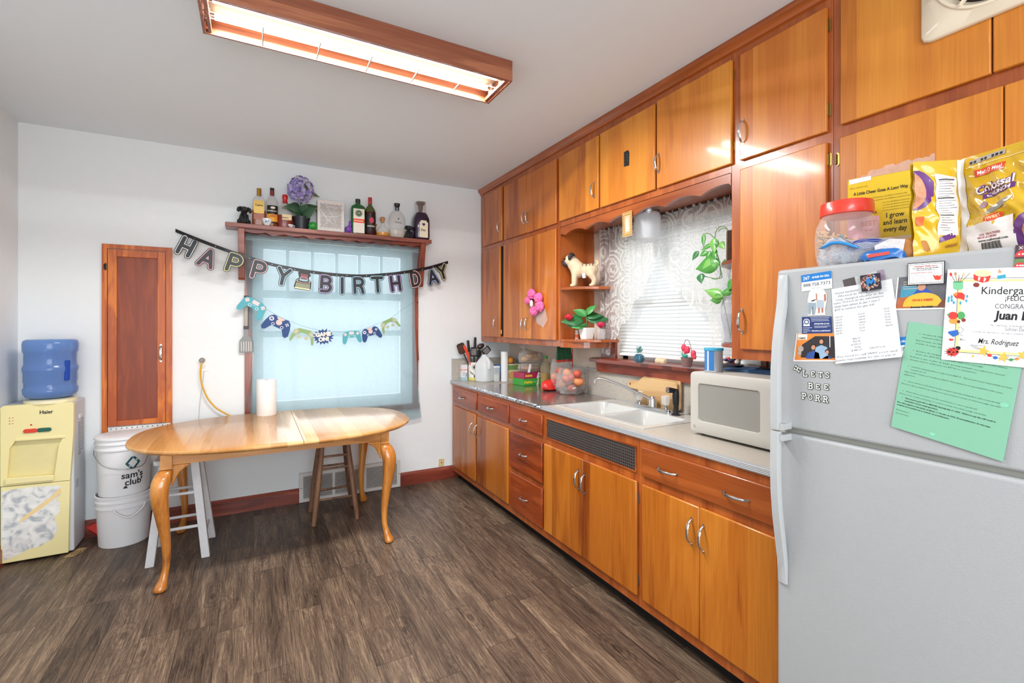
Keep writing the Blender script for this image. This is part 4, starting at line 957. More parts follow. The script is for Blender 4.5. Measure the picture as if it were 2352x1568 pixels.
for j in range(nz+1):
    t = j/nz
    for i in range(nx+1):
        u = i/nx; zb = .60-.055*math.sin(PI*u)**1.0+.0*u; z = 2.142-(2.142-zb)*t
        x = interp(LE, z)+(interp(RE, z)-interp(LE, z))*u
        amp = .008+.006*t; edge = 1+1.0*max(0, 1-(1-u)*7)*t
        y = 4.172+amp*edge*(math.sin(u*52+.8*math.sin(t*3))*.5+math.sin(u*23+1.5*t)*.6)-.012*t*(max(0, 1-(1-u)*6))
        if abs(z-2.105) < .016: y = 4.158+(y-4.172)*.5
        if z < 1.0: y = max(y, 4.168)
        b.v.append((x, min(y, 4.196), z+.004*math.sin(u*90) if j == 0 else z))
b.f = [(j*(nx+1)+i, j*(nx+1)+i+1, (j+1)*(nx+1)+i+1, (j+1)*(nx+1)+i) for j in range(nz) for i in range(nx)]
b.build('cloth', M_cur, cu, absolute=True, smooth=180)
MB().cyl((-.058, 4.176, 2.105), (1.325, 4.176, 2.105), .005, n=10).build('curtain_rod', M_whitep, cu, absolute=True)
b = MB()
for k, zz in enumerate((2.117, 2.092)): b.tube([(-.055+1.37*i/80, 4.156+.003*math.sin(i*2.1), zz+.0015*math.sin(i*1.3+k)) for i in range(81)], .0022, 5)
b.build('rod_pocket_hem', mat('A9BDBE', .8), cu, absolute=True)
# ---- birthday banner
bn = thing('birthday_banner', 'black HAPPY BIRTHDAY letter banner with neon outlines strung across the curtain', 'banner', (.5, 4.05, 2.0))
def yb(px):
    t = (px-405)/(1028-405); return 4.196-.165*min(1, max(0, math.sin(PI*t)*2.3))
SP = [(403, 529), (427, 539), (470, 556), (517, 573.5), (573, 592), (624, 607), (677, 618), (720, 625), (774, 631), (830, 633.5), (887, 630), (929, 625), (970, 618), (995, 612), (1029, 602)]
pts = smooth_path([onY(x, y, yb(x)) for x, y in SP], 5)
b = MB(); hw = .0125
for i in range(len(pts)-1):
    p, q = pts[i], pts[i+1]
    b.add([tuple(p+V((0, .0, -hw))), tuple(q+V((0, 0, -hw))), tuple(q+V((0, 0, hw))), tuple(p+V((0, 0, hw)))], [(0, 1, 2, 3)])
M_bk_card = mat('1E2024', .35)
b.build('strap', M_bk_card, bn, absolute=True, smooth=0, sol=.001)
def arc(cx, cy, rx, ry, a0, a1, n=8): return [(cx+rx*math.cos(math.radians(a0+(a1-a0)*i/n)), cy+ry*math.sin(math.radians(a0+(a1-a0)*i/n))) for i in range(n+1)]
GL = {'H': [[(-.21, -.36), (-.21, .36)], [(.21, -.36), (.21, .36)], [(-.21, 0), (.21, 0)]],
      'A': [[(-.25, -.36), (0, .36), (.25, -.36)], [(-.16, -.13), (.16, -.13)]],
      'P': [[(-.2, -.36), (-.2, .36), (.03, .36)]+arc(.03, .16, .2, .2, 90, -90)+[(-.2, -.04)]],
      'Y': [[(-.24, .36), (0, .02), (.24, .36)], [(0, .02), (0, -.36)]],
      'B': [[(-.2, -.36), (-.2, .36), (.02, .36)]+arc(.02, .19, .17, .17, 90, -90)+[(-.2, .02)], [(.02, .02)]+arc(.02, -.17, .2, .19, 90, -90)+[(-.2, -.36)]],
      'I': [[(0, -.36), (0, .36)]],
      'R': [[(-.2, -.36), (-.2, .36), (.03, .36)]+arc(.03, .18, .18, .18, 90, -90)+[(-.2, 0)], [(.05, 0), (.16, -.14), (.2, -.36)]],
      'T': [[(-.25, .36), (.25, .36)], [(0, .36), (0, -.36)]],
      'D': [[(-.2, -.36), (-.2, .36), (-.02, .36)]+arc(-.02, 0, .24, .36, 90, -90, 12)+[(-.2, -.36)]]}
LET = [('H', 427.7, 566.7, -23, 'F4F6F8'), ('A', 476.8, 592.7, -20, 'F0B8C4'), ('P', 537.6, 604.3, -17, 'E6E8A8'), ('P', 594, 620, -14, 'F0C8CC'), ('Y', 650.3, 634.6, -12, 'BFE4F4'),
       ('B', 748.6, 652, -3, 'C8B8EC'), ('I', 786, 655.5, 0, 'B8DCF4'), ('R', 823.8, 655.5, 2, 'A8D4F0'), ('T', 867, 653.4, 4, 'A4E0F0'), ('H', 908.5, 650.5, 8, 'C4A8E4'), ('D', 953.9, 640.4, 10, 'F4C4C0'), ('A', 994.3, 636, 14, 'A8C8F8'), ('Y', 1016, 624.5, 17, 'F0ECB0')]
for ch, px, py, rot, hc in LET:
    h = .158; p = onY(px, py, yb(px)-.004); M = frame('B', p, math.radians(rot), h)
    lb = MB(); wb = MB(); ib = MB()
    for s_ in GL[ch]: lb.stroke(s_, .14, 0, M, th=.006); wb.stroke(s_, .108, .004, M); ib.stroke(s_, .080, .008, M)
    lo = lb.build('letter', M_bk_card, bn, absolute=True, smooth=0)
    wb.build('neon_outline', mat(hc, .5), lo, absolute=True, smooth=0); ib.build('letter_core', M_bk_card, lo, absolute=True, smooth=0)
p = onY(697, 646, yb(697)-.005); M = frame('B', p, math.radians(-8), .158)
ck = MB().prism([(-.36, -.42), (.36, -.42), (.38, -.30), (.36, .02), (.25, .10), (.22, .22), (.3, .34), (.22, .46), (.02, .52), (-.2, .52), (-.3, .40), (-.22, .14), (-.34, .04), (-.40, -.30)], -.006, 0, M).build('cake_card', M_bk_card, bn, absolute=True, smooth=0)
b = MB().ring(0, -.02, .28, .31, .004, M @ Matrix.Diagonal((1, .28, 1, 1))).stroke([(-.33, -.36), (.33, -.36)], .03, .004, M)
for i in range(11): b.stroke([(-.3+.06*i, -.33), (-.29+.058*i, -.10-.03*math.sin(PI*i/10))], .011, .004, M)
b.build('cake_base_lines', mat('E4E6B8', .5), ck, absolute=True, smooth=0)
b = MB().ring(0, .2, .16, .185, .004, M @ Matrix.Diagonal((1, .6, 1, 1))); b.stroke([(-.17+.34*i/12, .02 if i % 2 else .10) for i in range(13)], .01, .004, M)
b.build('icing_lines', mat('A8DCF4', .5), ck, absolute=True, smooth=0)
b = MB()
for i in range(5): b.stroke([(-.13+.065*i, .12), (-.13+.065*i, .36)], .010, .0045, M)
for i in range(8): b.disc(-.2+.057*i, -.02-.04*math.sin(PI*i/7), .016, .0045, M, 8)
b.build('candle', mat('F07878', .5), ck, absolute=True, smooth=0)
b = MB()
for x, y in ((447, 547), (495, 565.5), (546, 583.5), (573, 592.5), (625, 607), (677, 618.5), (721, 626), (774, 631.5), (797, 632.5), (842, 633), (887, 630.5), (929, 626), (970, 619), (995, 613)):
    M = frame('B', onY(x, y, yb(x)-.0025)); b.disc(0, 0, .0028, 0, M, 8)
b.build('grommet', mat('E8EEF2', .4), bn, absolute=True, smooth=0)
# ---- game garland
gg = thing('party_garland', 'garland of teal, navy and green game controllers with a GAME ON! burst', 'garland', (.5, 4.12, 1.7))
YG = 4.115
G1 = smooth_path([onY(x, y, YG+.012) for x, y in ((566, 690), (585, 700), (612, 710), (640, 726), (668, 738), (700, 750), (745, 760), (790, 762), (830, 757), (862, 745), (893, 733), (915, 717), (958, 689))], 4)
MB().tube(G1, .0009, 5).build('string', mat('5A6A78', .6), gg, absolute=True)
def pad(kind, px, py, rot, w, cols, k=0):
    M = frame('B', onY(px, py, YG-.0015*k), math.radians(rot), w); body = MB()
    if kind == 'a':      # long grips
        o = [(-.30, .26), (-.22, .30), (.22, .30), (.30, .26), (.40, .24), (.47, .12), (.52, -.28), (.47, -.40), (.38, -.40), (.30, -.30), (.22, -.08), (-.22, -.08), (-.30, -.30), (-.38, -.40), (-.47, -.40), (-.52, -.28), (-.47, .12), (-.40, .24)]
    elif kind == 'b':
        o = [(-.15, .26), (.15, .26), (.28, .28), (.40, .18), (.48, -.05), (.52, -.30), (.44, -.40), (.34, -.36), (.20, -.14), (-.20, -.14), (-.34, -.36), (-.44, -.40), (-.52, -.30), (-.48, -.05), (-.40, .18), (-.28, .28)]
    else:
        o = [(-.40, .14), (-.28, .26), (.28, .26), (.40, .14), (.50, -.10), (.56, -.36), (.50, -.44), (.44, -.38), (.36, -.12), (.24, -.02), (.12, .06), (-.12, .06), (-.24, -.02), (-.36, -.12), (-.44, -.38), (-.50, -.44), (-.56, -.36), (-.50, -.10)]
    r = body.prism(o, -.008, 0, M).build('controller_card', mat(cols[0], .5), gg, absolute=True, smooth=0)
    d = MB(); e = MB()
    if kind == 'a':
        d.prism(rrect(.26, .16, .02, 0, .18), .001, .004, M)
        for sx in (-1, 1):
            for q in ((0, .05), (0, -.05), (.05, 0), (-.05, 0)): d.disc(sx*.33+q[0], .13+q[1], .04, .004, M, 10)
            e.ring(sx*.15, -.01, .045, .062, .006, M, 16)
        for i in (-1, 0, 1): e.disc(i*.05, .05, .014, .006, M, 8)
    elif kind == 'b':
        d.disc(0, .07, .11, .004, M, 24); d.flat([(-.16, .255), (.16, .255), (.10, .17), (-.10, .17)], .003, M)
        e.ring(-.3, .10, .06, .085, .006, M, 16); e.ring(-.17, -.07, .04, .058, .006, M, 16); e.ring(.17, -.07, .04, .058, .006, M, 16)
        for q in ((0, .045), (0, -.045), (.045, 0), (-.045, 0)): e.disc(.3+q[0], .10+q[1], .026, .006, M, 8); e.disc(-.3+q[0], .10+q[1], .02, .006, M, 8)
    else:
        for sx in (-1, 1): d.disc(sx*.36, .07, .13, .003, M, 20); d.disc(sx*.17, -.15, .10, .003, M, 20); e.ring(sx*.36, .07, .08, .10, .006, M, 18); e.ring(sx*.17, -.15, .04, .052, .006, M, 14)
    d.build('pad_face', mat(cols[1], .5), r, absolute=True, smooth=0); e.build('button', mat(cols[2], .5), r, absolute=True, smooth=0)
T_, N_, G_ = ('4FA6B4', 'DFCCCB', 'D8F0F0'), ('22447E', 'DCC2BC', 'E0E8F4'), ('8AA870', 'BFC4AC', '8A9A78')
pad('a', 582, 704, -31, .185, T_); pad('b', 639, 744, -26, .20, N_, 1); pad('c', 697, 768, -15, .165, G_, 2); pad('a', 808, 772, 6, .150, T_, 1); pad('b', 852, 764, 16, .165, N_, 3); pad('c', 894, 743, 24, .150, G_, 2)
P = []
for i in range(32): a = 2*PI*i/32; r = (1 if i % 2 == 0 else .72)*(1+.06*math.sin(i*2.3)); P.append((.5*r*math.cos(a), .40*r*math.sin(a)))
M = frame('B', onY(743, 773, YG-.006), math.radians(6), .165)
r = MB().prism(P, -.008, 0, M).build('burst_card', mat('22447E', .5), gg, absolute=True, smooth=0)
b = MB(); text('GAME', .26, M @ Matrix.Translation((0, .11, .004)), None, mb=b, align='CENTER', bold=.018, width=None); text('ON!', .26, M @ Matrix.Translation((.0, -.13, .004)), None, mb=b, align='CENTER', bold=.018)
b.build('lettering', mat('F0E4DA', .5), r, absolute=True, smooth=0, label='GAME ON! in cream letters')
# ---- spatula and beads on the window casing
sp2 = thing('spatula', 'slotted metal spatula hanging on the left window casing', 'spatula', (-.05, 4.19, 1.3))
Ms = frame('B', (-.052, YB-.028, 0)); b = MB()
b.prism([(-.046, 1.228), (.052, 1.228), (.048, 1.322), (-.044, 1.322)], 0, .002, Ms); b.prism([(-.043, 1.322), (.046, 1.322), (.018, 1.36), (-.014, 1.36)], 0, .003, Ms); b.prism([(-.016, 1.36), (.016, 1.36), (.015, 1.41), (-.014, 1.41)], 0, .003, Ms)
b.build('blade', mat('6E6E6C', .4, metal=.6, var=0), sp2, absolute=True, smooth=0)
b = MB()
for i in range(5): b.box(-.034+i*.016, -.029+i*.016, 1.238, 1.312, .0022, .0026, Ms)
b.build('slot', mat('D8D4CC', .6), sp2, absolute=True, smooth=0)
MB().prism([(-.012, 1.43), (.012, 1.43), (.014, 1.60), (-.014, 1.60)], 0, .008, Ms).build('handle', mat('8E8478', .4, metal=.4, var=.1), sp2, absolute=True, smooth=0, bevel=.002)
MB().box(-.017, .017, 1.408, 1.432, -.001, .010, Ms).box(-.015, .016, 1.60, 1.665, -.001, .011, Ms).build('black_grip', M_blackp, sp2, absolute=True, smooth=0, bevel=.003)
b = MB()
for i in range(26): z = 1.42+i*.0095; b.box(.012, .018, z, z+.005, .0, .008, Ms)
b.build('braided_cord', M_black, sp2, absolute=True, smooth=0)
bs_ = thing('beaded_cord', 'red and white twisted cord hanging from a nail on the right window casing', 'cord', (1.30, 4.19, 1.6))
b = MB().tube([(1.303, 4.186, 1.63), (1.301, 4.186, 1.45), (1.303, 4.186, 1.30), (1.312, 4.188, 1.12)], .0042, 8); b.build('cord', mat('8A3A2E', .5), bs_, absolute=True, smooth=180)
b = MB()
for i in range(24): b.sph((1.298+.003*math.sin(i), 4.181, 1.625-i*.0095), .0022, n=6, k=4)
b.build('bead', mat('E0C8BC', .4), bs_, absolute=True, kind='stuff')
MB().lathe([(0, 0), (.006, 0), (.006, .006), (0, .008)], frame('B', (1.308, YB-.017, 1.645)), 10).build('nail', M_black, bs_, absolute=True)

# ================================================================ THINGS ON THE SHELF
def spot(px, Y=4.12):
    p = onY(px, 500, Y); d = p.x*_s+Y*_c; return p.x, FPX/d
def bottle(px, wpx, hpx, prof, glass, label, parts, Y=4.12, sx=1, sy=1, sq=None, liquid=None, n=24):
    """prof in half-widths / heights; liquid=(fraction, material)"""
    x, k = spot(px, Y); R, H_ = wpx/2/k, hpx/k
    t = thing('glass_bottle', label, 'bottle', (x, Y, SHZ), rz=0, group=None)
    MB().lathe([(r*R, z*H_) for r, z in prof], Matrix.Diagonal((sx, sy, 1, 1)), n, sq=sq).build('glass', glass, t, smooth=50)
    if liquid:
        f, m = liquid; L2 = [(r*R+.0006, z*H_+.0005) for r, z in prof if z <= f]; 
        if L2: L2.append((L2[-1][0], f*H_)); L2.append((L2[-1][0]-.004, f*H_+.001)); MB().lathe(L2, Matrix.Diagonal((sx, sy, 1, 1)), n, sq=sq).build('liquid', m, t, smooth=50)
    for nm, mt, pr in parts: MB().lathe([(r*R, z*H_) for r, z in pr], Matrix.Diagonal((1, 1, 1, 1)), 18).build(nm, mt, t, smooth=40)
    return t, x, R, H_
def lab(t, R, H_, u0, u1, z0, z1, m, name='paper_label', curved=True, sy=1.0, off=.0016, flatw=None):
    """label patch wrapped on the front: u in half widths"""
    b = MB(); n = 10; vs = []
    for j, z in enumerate((z0*H_, z1*H_)):
        for i in range(n+1):
            u = u0+(u1-u0)*i/n; x = u*R; y = -(math.sqrt(max(0, 1-u*u))*R*sy+off) if curved else -(sy*R+off)
            vs.append((x, y, z))
    b.add(vs, [(i, i+1, n+2+i, n+1+i) for i in range(n)]); return b.build(name, m, t, smooth=60)
def ltext(t, s_, size, z, R, H_, m, sy=1.0, off=.0026, width=None, curved=True):
    b = MB(); text(s_, size, None, None, mb=b, align='CENTER', width=width, bold=size*.02)
    mx = sum(v[0] for v in b.v)/max(1, len(b.v))
    b.v = [((x, -(math.sqrt(max(0.01, 1-(x/R)**2))*R*sy+off) if curved else -(sy*R+off), y+z*H_)) for x, y, zz in b.v]
    return b.build('lettering', m, t, smooth=0)
clear = film('clear_glass', 'D4CEC8', .14, .05, .8); green = film('green_glass', '1E6A34', .72, .05, .8, tint='2E9A50'); olive = film('olive_glass', '56602A', .75, .06, .8, tint='8A9440')
amb = mat('7A3818', .2, coat=.3); dkr = mat('381018', .2, coat=.3)
shoul = [(.96, 0), (1, .012), (1, .60), (.97, .66), (.80, .725), (.5, .775), (.34, .80), (.30, .83), (.30, .985), (.28, .985)]
M_cap_g = mat('B08A3C', .3, metal=.7)
t, x, R, H_ = bottle(595, 27.5, 87, shoul, clear, 'rectangular tequila bottle with a gold cap and yellow label beside the left black dog', [('cap', M_cap_g, [(.36, .80), (.37, .815), (.35, .83), (.35, .99), (.0, 1.0)])], sq=5, sx=1, sy=.62, liquid=(.40, mat('8A4A28', .2)))
lab(t, R, H_, -.78, .74, .32, .64, mat('E8C468', .5), curved=False, sy=.62); lab(t, R, H_, -.5, .46, .64, .66, mat('E8C468', .5), curved=False, sy=.62)
ltext(t, 'Cuervo', .024, .53, R, H_, M_ink, sy=.62, width=.052, curved=False); lab(t, R, H_, -.78, .74, .16, .30, mat('A86A5C', .5), curved=False, sy=.62)
b = MB(); 
t, x, R, H_ = bottle(625, 25.5, 90, [(.96, 0), (1, .012), (1, .62), (.95, .66), (.65, .73), (.38, .785), (.31, .82), (.30, .985), (.28, .985)], clear, 'round bottle with a black and orange sombrero label and black and red cap', [('cap', M_blackp, [(.34, .92), (.35, .93), (.35, .995), (0, 1.0)]), ('cap_sleeve', mat('7A2A22', .4), [(.33, .80), (.35, .81), (.345, .93), (.33, .93)])], liquid=(.10, amb))
lab(t, R, H_, -.82, .9, .31, .53, mat('1E1A1C', .5)); lab(t, R, H_, -.82, .92, .12, .31, mat('E8A030', .5))
ltext(t, 'Sombrero', .016, .39, R, H_, mat('E8E0D0', .5), width=.062); lab(t, R, H_, -.82, .92, .08, .12, mat('1E1A1C', .5))
b = MB(); b.disc(.1*R, .47*H_, .017, 0, frame('B', (0, -R-.002, 0)), 16, ry=.009); b.build('crown_emblem', mat('D8D0C0', .5), t, smooth=0)
b = MB().disc(.1*R, .26*H_, .022, 0, frame('B', (0, -R-.002, 0)), 16, ry=.01).disc(.1*R, .275*H_, .010, 0.0003, frame('B', (0, -R-.002, 0)), 12, ry=.014); b.build('sombrero_emblem', mat('B86A18', .5), t, smooth=0)
t, x, R, H_ = bottle(654.5, 33, 78, [(.93, 0), (.98, .02), (1, .25), (.98, .48), (.85, .58), (.55, .65), (.30, .69), (.24, .72), (.24, .95)], clear, 'squat whiskey bottle with a dripping red wax neck, behind the flower leaves', [('wax_cap', mat('C01E22', .25, coat=.4), [(.26, .735), (.34, .75), (.32, .80), (.30, .84), (.36, .88), (.36, .95), (.30, .985), (0, .99)])], sq=3.0, sy=.75, liquid=(.36, mat('7A2A22', .2)))
lab(t, R, H_, -.4, .8, .22, .38, mat('E0CCA0', .6), curved=False, sy=.76); ltext(t, "Maker's", .014, .28, R, H_, mat('6A3A28', .5), sy=.77, curved=False)
t, x, R, H_ = bottle(822, 30.5, 82, [(.96, 0), (1, .015), (1, .72), (.96, .77), (.75, .81), (.42, .84), (.33, .87), (.32, .90)], green, 'square green herbal liqueur bottle with a cream and orange label', [('cap', M_blackp, [(.35, .895), (.36, .90), (.36, .99), (0, 1.0)])], sq=6, sy=.7)
lab(t, R, H_, -.78, .82, .03, .70, mat('E8E4D8', .5), curved=False, sy=.7); lab(t, R, H_, -.78, .82, .31, .42, mat('E8502A', .5), curved=False, sy=.7, off=.0018)
b = MB().disc(0, .57*H_, .029, .0019, frame('B', (0, -.7*R, 0)), 24); b.build('round_emblem', mat('4E6A50', .5), t, smooth=0); MB().ring(0, .57*H_, .024, .0265, .0023, frame('B', (0, -.7*R, 0)), 24).build('emblem_ring', mat('D8DCC8', .5), t, smooth=0)
b = MB().stroke([(-.012, .575*H_), (-.004, .59*H_), (0, .56*H_), (.004, .59*H_), (.012, .575*H_)], .0016, .0024, frame('B', (0, -.7*R, 0))); b.build('stag_mark', mat('D8DCC8', .5), t, smooth=0)
ltext(t, 'Jägermeister', .016, .365, R, H_, mat('F4EEE0', .5), sy=.7, off=.0024, width=.075, curved=False)
t, x, R, H_ = bottle(850, 25.5, 88.5, [(.93, 0), (1, .01), (1, .58), (.93, .66), (.62, .735), (.36, .785), (.31, .82), (.30, .985), (.28, .985)], olive, 'olive glass wine bottle with a red foil neck and dark sangria label', [('foil_neck', mat('B02A34', .3), [(.32, .82), (.335, .825), (.335, .99), (0, 1.0)])], liquid=(.60, dkr))
lab(t, R, H_, -.9, .95, .10, .52, mat('1E181C', .5)); b = MB().disc(.05*R, .375*H_, .019, 0, frame('B', (0, -R-.003, 0)), 20, ry=.026); b.build('crest', mat('B83A48', .5), t, smooth=0)
ltext(t, 'SANGRIA', .018, .225, R, H_, mat('E8E4E0', .5), off=.003, width=.062)
t, x, R, H_ = bottle(879, 31, 46, [(.9, 0), (1, .03), (1, .14), (.95, .30), (.7, .45), (.42, .55), (.27, .62), (.25, .72), (.30, .75)], clear, 'small squat decanter bottle with a round wooden ball stopper and amber liquor', [('ball_stopper', wood('cork_ball', 'C89060', 'B47A48', '8E5A30', 'X', 'Y', .5, .5, 0), [(.2, .70), (.24, .78), (.33, .84), (.36, .90), (.33, .955), (.22, .99), (0, 1.0)])], liquid=(.18, mat('C88A38', .2, coat=.3)))
b = MB()
for i in range(5): b.tube([(-R*.95+.001*i, -R*.55+i*.006, .02), (-R*1.12, -R*.3+i*.006, .07), (-R*.8, -R*.1+i*.006, .105)], .004, 6)
b.build('side_ribs', film('amber_glass', 'C08A40', .6, .1, .7), t, smooth=60)
t, x, R, H_ = bottle(912, 39.5, 80, [(.72, 0), (.80, .015), (.93, .20), (1.0, .40), (.95, .55), (.80, .67), (.55, .745), (.30, .785), (.22, .81), (.20, .88)], clear, 'oval clear tequila bottle with a silver collar and black stopper', [('silver_collar', mat('5A6478', .25, metal=.8), [(.22, .79), (.24, .80), (.24, .875), (.2, .88)]), ('stopper', M_blackp, [(.2, .88), (.27, .90), (.34, .95), (.34, .99), (0, 1.0)])], sy=.6, liquid=(.22, film('clear_liquor', 'E0DAD0', .5, .1, .5)))
ltext(t, 'TEQUILA', .019, .42, R, H_, mat('7A7470', .5), sy=.62, width=.066)
b = MB().prism(rrect(.011, .013, .002, 0, .53*H_), 0, .001, frame('B', (0, -.6*R-.0015, 0))); b.build('emblem', mat('3A3A3E', .5), t, smooth=0)
t, x, R, H_ = bottle(966, 37, 88, [(.88, 0), (.95, .015), (1, .05), (1, .45), (.95, .55), (.75, .66), (.60, .70), (.58, .72), (.60, .92), (.62, .98), (.58, .99)], clear, 'faceted bottle of purple wine with a Vino label at the right end of the shelf', [('cork_stopper', mat('4A3028', .5), [(.16, .70), (.28, .82), (.3, .90), (.5, .93), (.56, .985), (0, .995)])], sq=4, n=24, liquid=(.70, mat('2A1230', .15, coat=.4)))
lab(t, R, H_, -.45, .62, .04, .44, mat('E4DCC4', .6), curved=False, sy=1.0, off=.0016); lab(t, R, H_, -.3, .45, .44, .48, mat('E4DCC4', .6), curved=False, sy=1.0, off=.0016)
ltext(t, 'Vino', .032, .23, R, H_, M_ink, sy=1.0, off=.003, width=.044, curved=False)
b = MB()
for q in ((-.008, .385), (.004, .39), (-.002, .37), (.008, .375), (.0, .355)): b.disc(q[0]+.004, q[1]*H_, .007, .003, frame('B', (0, -R, 0)), 10)
b.build('grape_emblem', mat('3A2A5A', .5), t, smooth=0)
# sitting black dog figurines
def sit_dog(px, k, label, rz):
    x, s_ = spot(px, 4.105); t = thing('dog_figurine', label, 'figurine', (x, 4.105, SHZ), rz, 'sitting black dog figurines on the shelf'); m = mat('1A1A1C', .55, bump=.5, bscale=150)
    b = MB()
    b.lathe([(0.0, 0), (.032, .0), (.036, .012), (.034, .035), (.027, .062), (.020, .078), (.015, .088), (0, .09)], Matrix.Scale(k, 4) @ Matrix.Diagonal((.95, 1, 1, 1)), 18)
    b.sph((0, -.010*k, .100*k), .026*k, sc=(1.05, .95, .92)); b.sph((0, -.034*k, .094*k), .013*k, sc=(1.1, 1, .8))
    for sx in (-1, 1):
        b.tube([(sx*.014*k, -.02*k, .062*k), (sx*.015*k, -.032*k, .03*k), (sx*.015*k, -.036*k, .006*k)], [.011*k, .0095*k, .009*k], 10); b.sph((sx*.016*k, -.042*k, .006*k), .010*k, sc=(1, 1.3, .6)); b.sph((sx*.028*k, -.002*k, .018*k), .019*k, sc=(.8, 1.2, 1))
    b.tube([(.02*k, .03*k, .008*k), (.038*k, .02*k, .006*k), (.05*k, .01*k, .006*k)], [.006*k, .006*k, .004*k], 8)
    b.build('body', m, t, smooth=180)
    for sx in (-1, 1):
        MB().tube([(sx*.02*k, -.008*k, .118*k), (sx*.034*k, -.012*k, .108*k), (sx*.038*k, -.014*k, .092*k), (sx*.034*k, -.016*k, .082*k)], [.007*k, .0105*k, .0115*k, .005*k], 10).build('ear', m, t, smooth=180)
        MB().sph((sx*.009*k, -.0335*k, .106*k), .0024*k, n=8, k=5).build('eye', mat('8A8A84', .3), t)
sit_dog(560, 1.07, 'black sitting dog figurine at the left end of the shelf', .25)
sit_dog(938, .93, 'small black sitting dog figurine between the oval tequila bottle and the wine bottle', .25)
# cups
def cup(px, wpx, hpx, label, dec):
    x, k = spot(px, 4.078); R, H_ = wpx/2/k*.82, hpx/k; t = thing('teacup', label, 'cup', (x-.003, 4.095, SHZ))
    MB().lathe([(0, .001), (R*.5, 0), (R*.52, .004), (R*.75, H_*.3), (R*.93, H_*.7), (R, H_), (R*.96, H_), (R*.88, H_*.7), (R*.5, .006), (0, .005)], n=28).build('bowl', mat('E6E8EA', .2, coat=.4, var=0), t)
    MB().tube(smooth_path([(R*.88, 0, H_*.82), (R*1.25, 0, H_*.85), (R*1.3, 0, H_*.5), (R*.95, 0, H_*.3), (R*.72, 0, H_*.3)]), R*.07, 8).build('handle', mat('E6E8EA', .2, coat=.4, var=0), t, smooth=180)
    b = MB()
    for i in range(9):
        a = -1.9+.09*math.cos(i*2.4)*1.6+.2*(i % 3); z = H_*(.55+.12*math.sin(i*1.7)); r = R*.93+.001
        b.disc(0, 0, R*.11, 0, Matrix.Translation((r*math.cos(a), r*math.sin(a), z)) @ Matrix.Rotation(a+PI/2, 4, 'Z') @ Matrix.Rotation(PI/2, 4, 'X'), 8)
    b.build('flower_decal', mat(dec, .4), t, smooth=0)
cup(615, 28, 16.5, 'white china teacup painted with a blue flower in front of the first two bottles', '6A9AB4')
cup(668, 17, 8, 'tiny low white dish beside the black flower pot', 'B8B4B0')
# hydrangea
x, k = spot(692, 4.115); t = thing('potted_flower', 'purple artificial hydrangea in a black plastic pot', 'plant', (x, 4.115, SHZ)); R = 18.6/k; H_ = 28/k
MB().lathe([(0, 0), (R*.77, 0), (R*.95, H_*.82), (R*1.0, H_*.82), (R*1.02, H_), (R*.95, H_), (R*.92, H_*.86), (0, H_*.86)], n=28).build('pot', mat('20242E', .4), t)
cz = (524.6-434)/k; MB().tube(smooth_path([(0, 0, H_*.8), (-.005, -.005, cz*.5), (-.005, 0, cz)]), .004, 8).build('stem', mat('4E6A40', .6), t, smooth=180)
rnd = random.Random(3); mp = [mat('B4AADA', .7, var=.15, vs=60), mat('9184C6', .7, var=.15, vs=60), mat('D2CAE2', .7, var=.1, vs=60)]
bb = [MB(), MB(), MB()]
for i in range(110):
    z = 1-2*(i+.5)/110; a = i*2.39996; rr = math.sqrt(1-z*z); n_ = V((rr*math.cos(a), rr*math.sin(a), z)); n_ = (n_+V([rnd.uniform(-.2, .2) for _ in range(3)])).normalized()
    c = V((-.006, -.01, cz))+V((n_.x*.092, n_.y*.06, n_.z*.098))*rnd.uniform(.88, 1.06)
    q = n_.to_track_quat('Z', 'Y').to_matrix().to_4x4(); b = bb[0 if rnd.random() < .5 else (1 if rnd.random() < .55 else 2)]; sp3 = rnd.uniform(0, 1.5)
    for j in range(4):
        aa = sp3+j*PI/2; M = Matrix.Translation(c) @ q @ Matrix.Rotation(aa, 4, 'Z') @ Matrix.Rotation(-.3, 4, 'Y')
        b.add([(0, 0, 0), (.008, -.0085, .001), (.0165, -.007, .003), (.019, 0, .002), (.0165, .007, .003), (.008, .0085, .001)], [(0, 1, 2, 3), (0, 3, 4, 5)], M)
for b, m in zip(bb, mp): b.build('flower_cluster', m, t, smooth=0, kind='stuff')
ml = mat('35563C', .5, var=.15, vs=25); ml2 = mat('5A6E44', .55, var=.15, vs=25)
for base_, d_, L_, w_, mm_ in (((0, -.02, H_+.06), (-1, -.55, .12), .135, .05, ml), ((0, -.02, H_+.01), (.8, -.75, .55), .15, .058, ml), ((0, -.01, H_+.01), (.25, -.5, .75), .13, .05, ml), ((0, -.01, H_+.02), (-.6, -.3, .45), .11, .045, ml), ((0, 0, .16), (1, -.1, .45), .14, .035, ml), ((0, -.01, .13), (-1, -.2, .3), .12, .04, ml),
                     ((.10, 0, .165), (1, 0, -.1), .09, .022, ml2), ((.12, 0, .175), (.5, 0, .9), .085, .022, ml2), ((-.09, 0, .165), (-1, 0, -.05), .055, .02, ml2), ((-.08, 0, .17), (-.4, 0, .5), .04, .016, ml2), ((.055, .02, .305), (1, 0, -.15), .085, .02, ml2), ((.055, .02, .305), (-.35, 0, .9), .095, .012, ml2)):
    MB().leaf(base_, d_, L_, w_, .15, up=(0, -1, .35), fold=.15).build('leaf', mm_, t, smooth=180, sol=.001)
MB().tube(smooth_path([(0, 0, H_*.9), (.05, .02, .14), (.10, .01, .165)]), .002, 6).tube(smooth_path([(0, 0, .2), (.03, .02, .28), (.055, .02, .305)]), .002, 6).build('branch', mat('6A7050', .6), t, smooth=180)
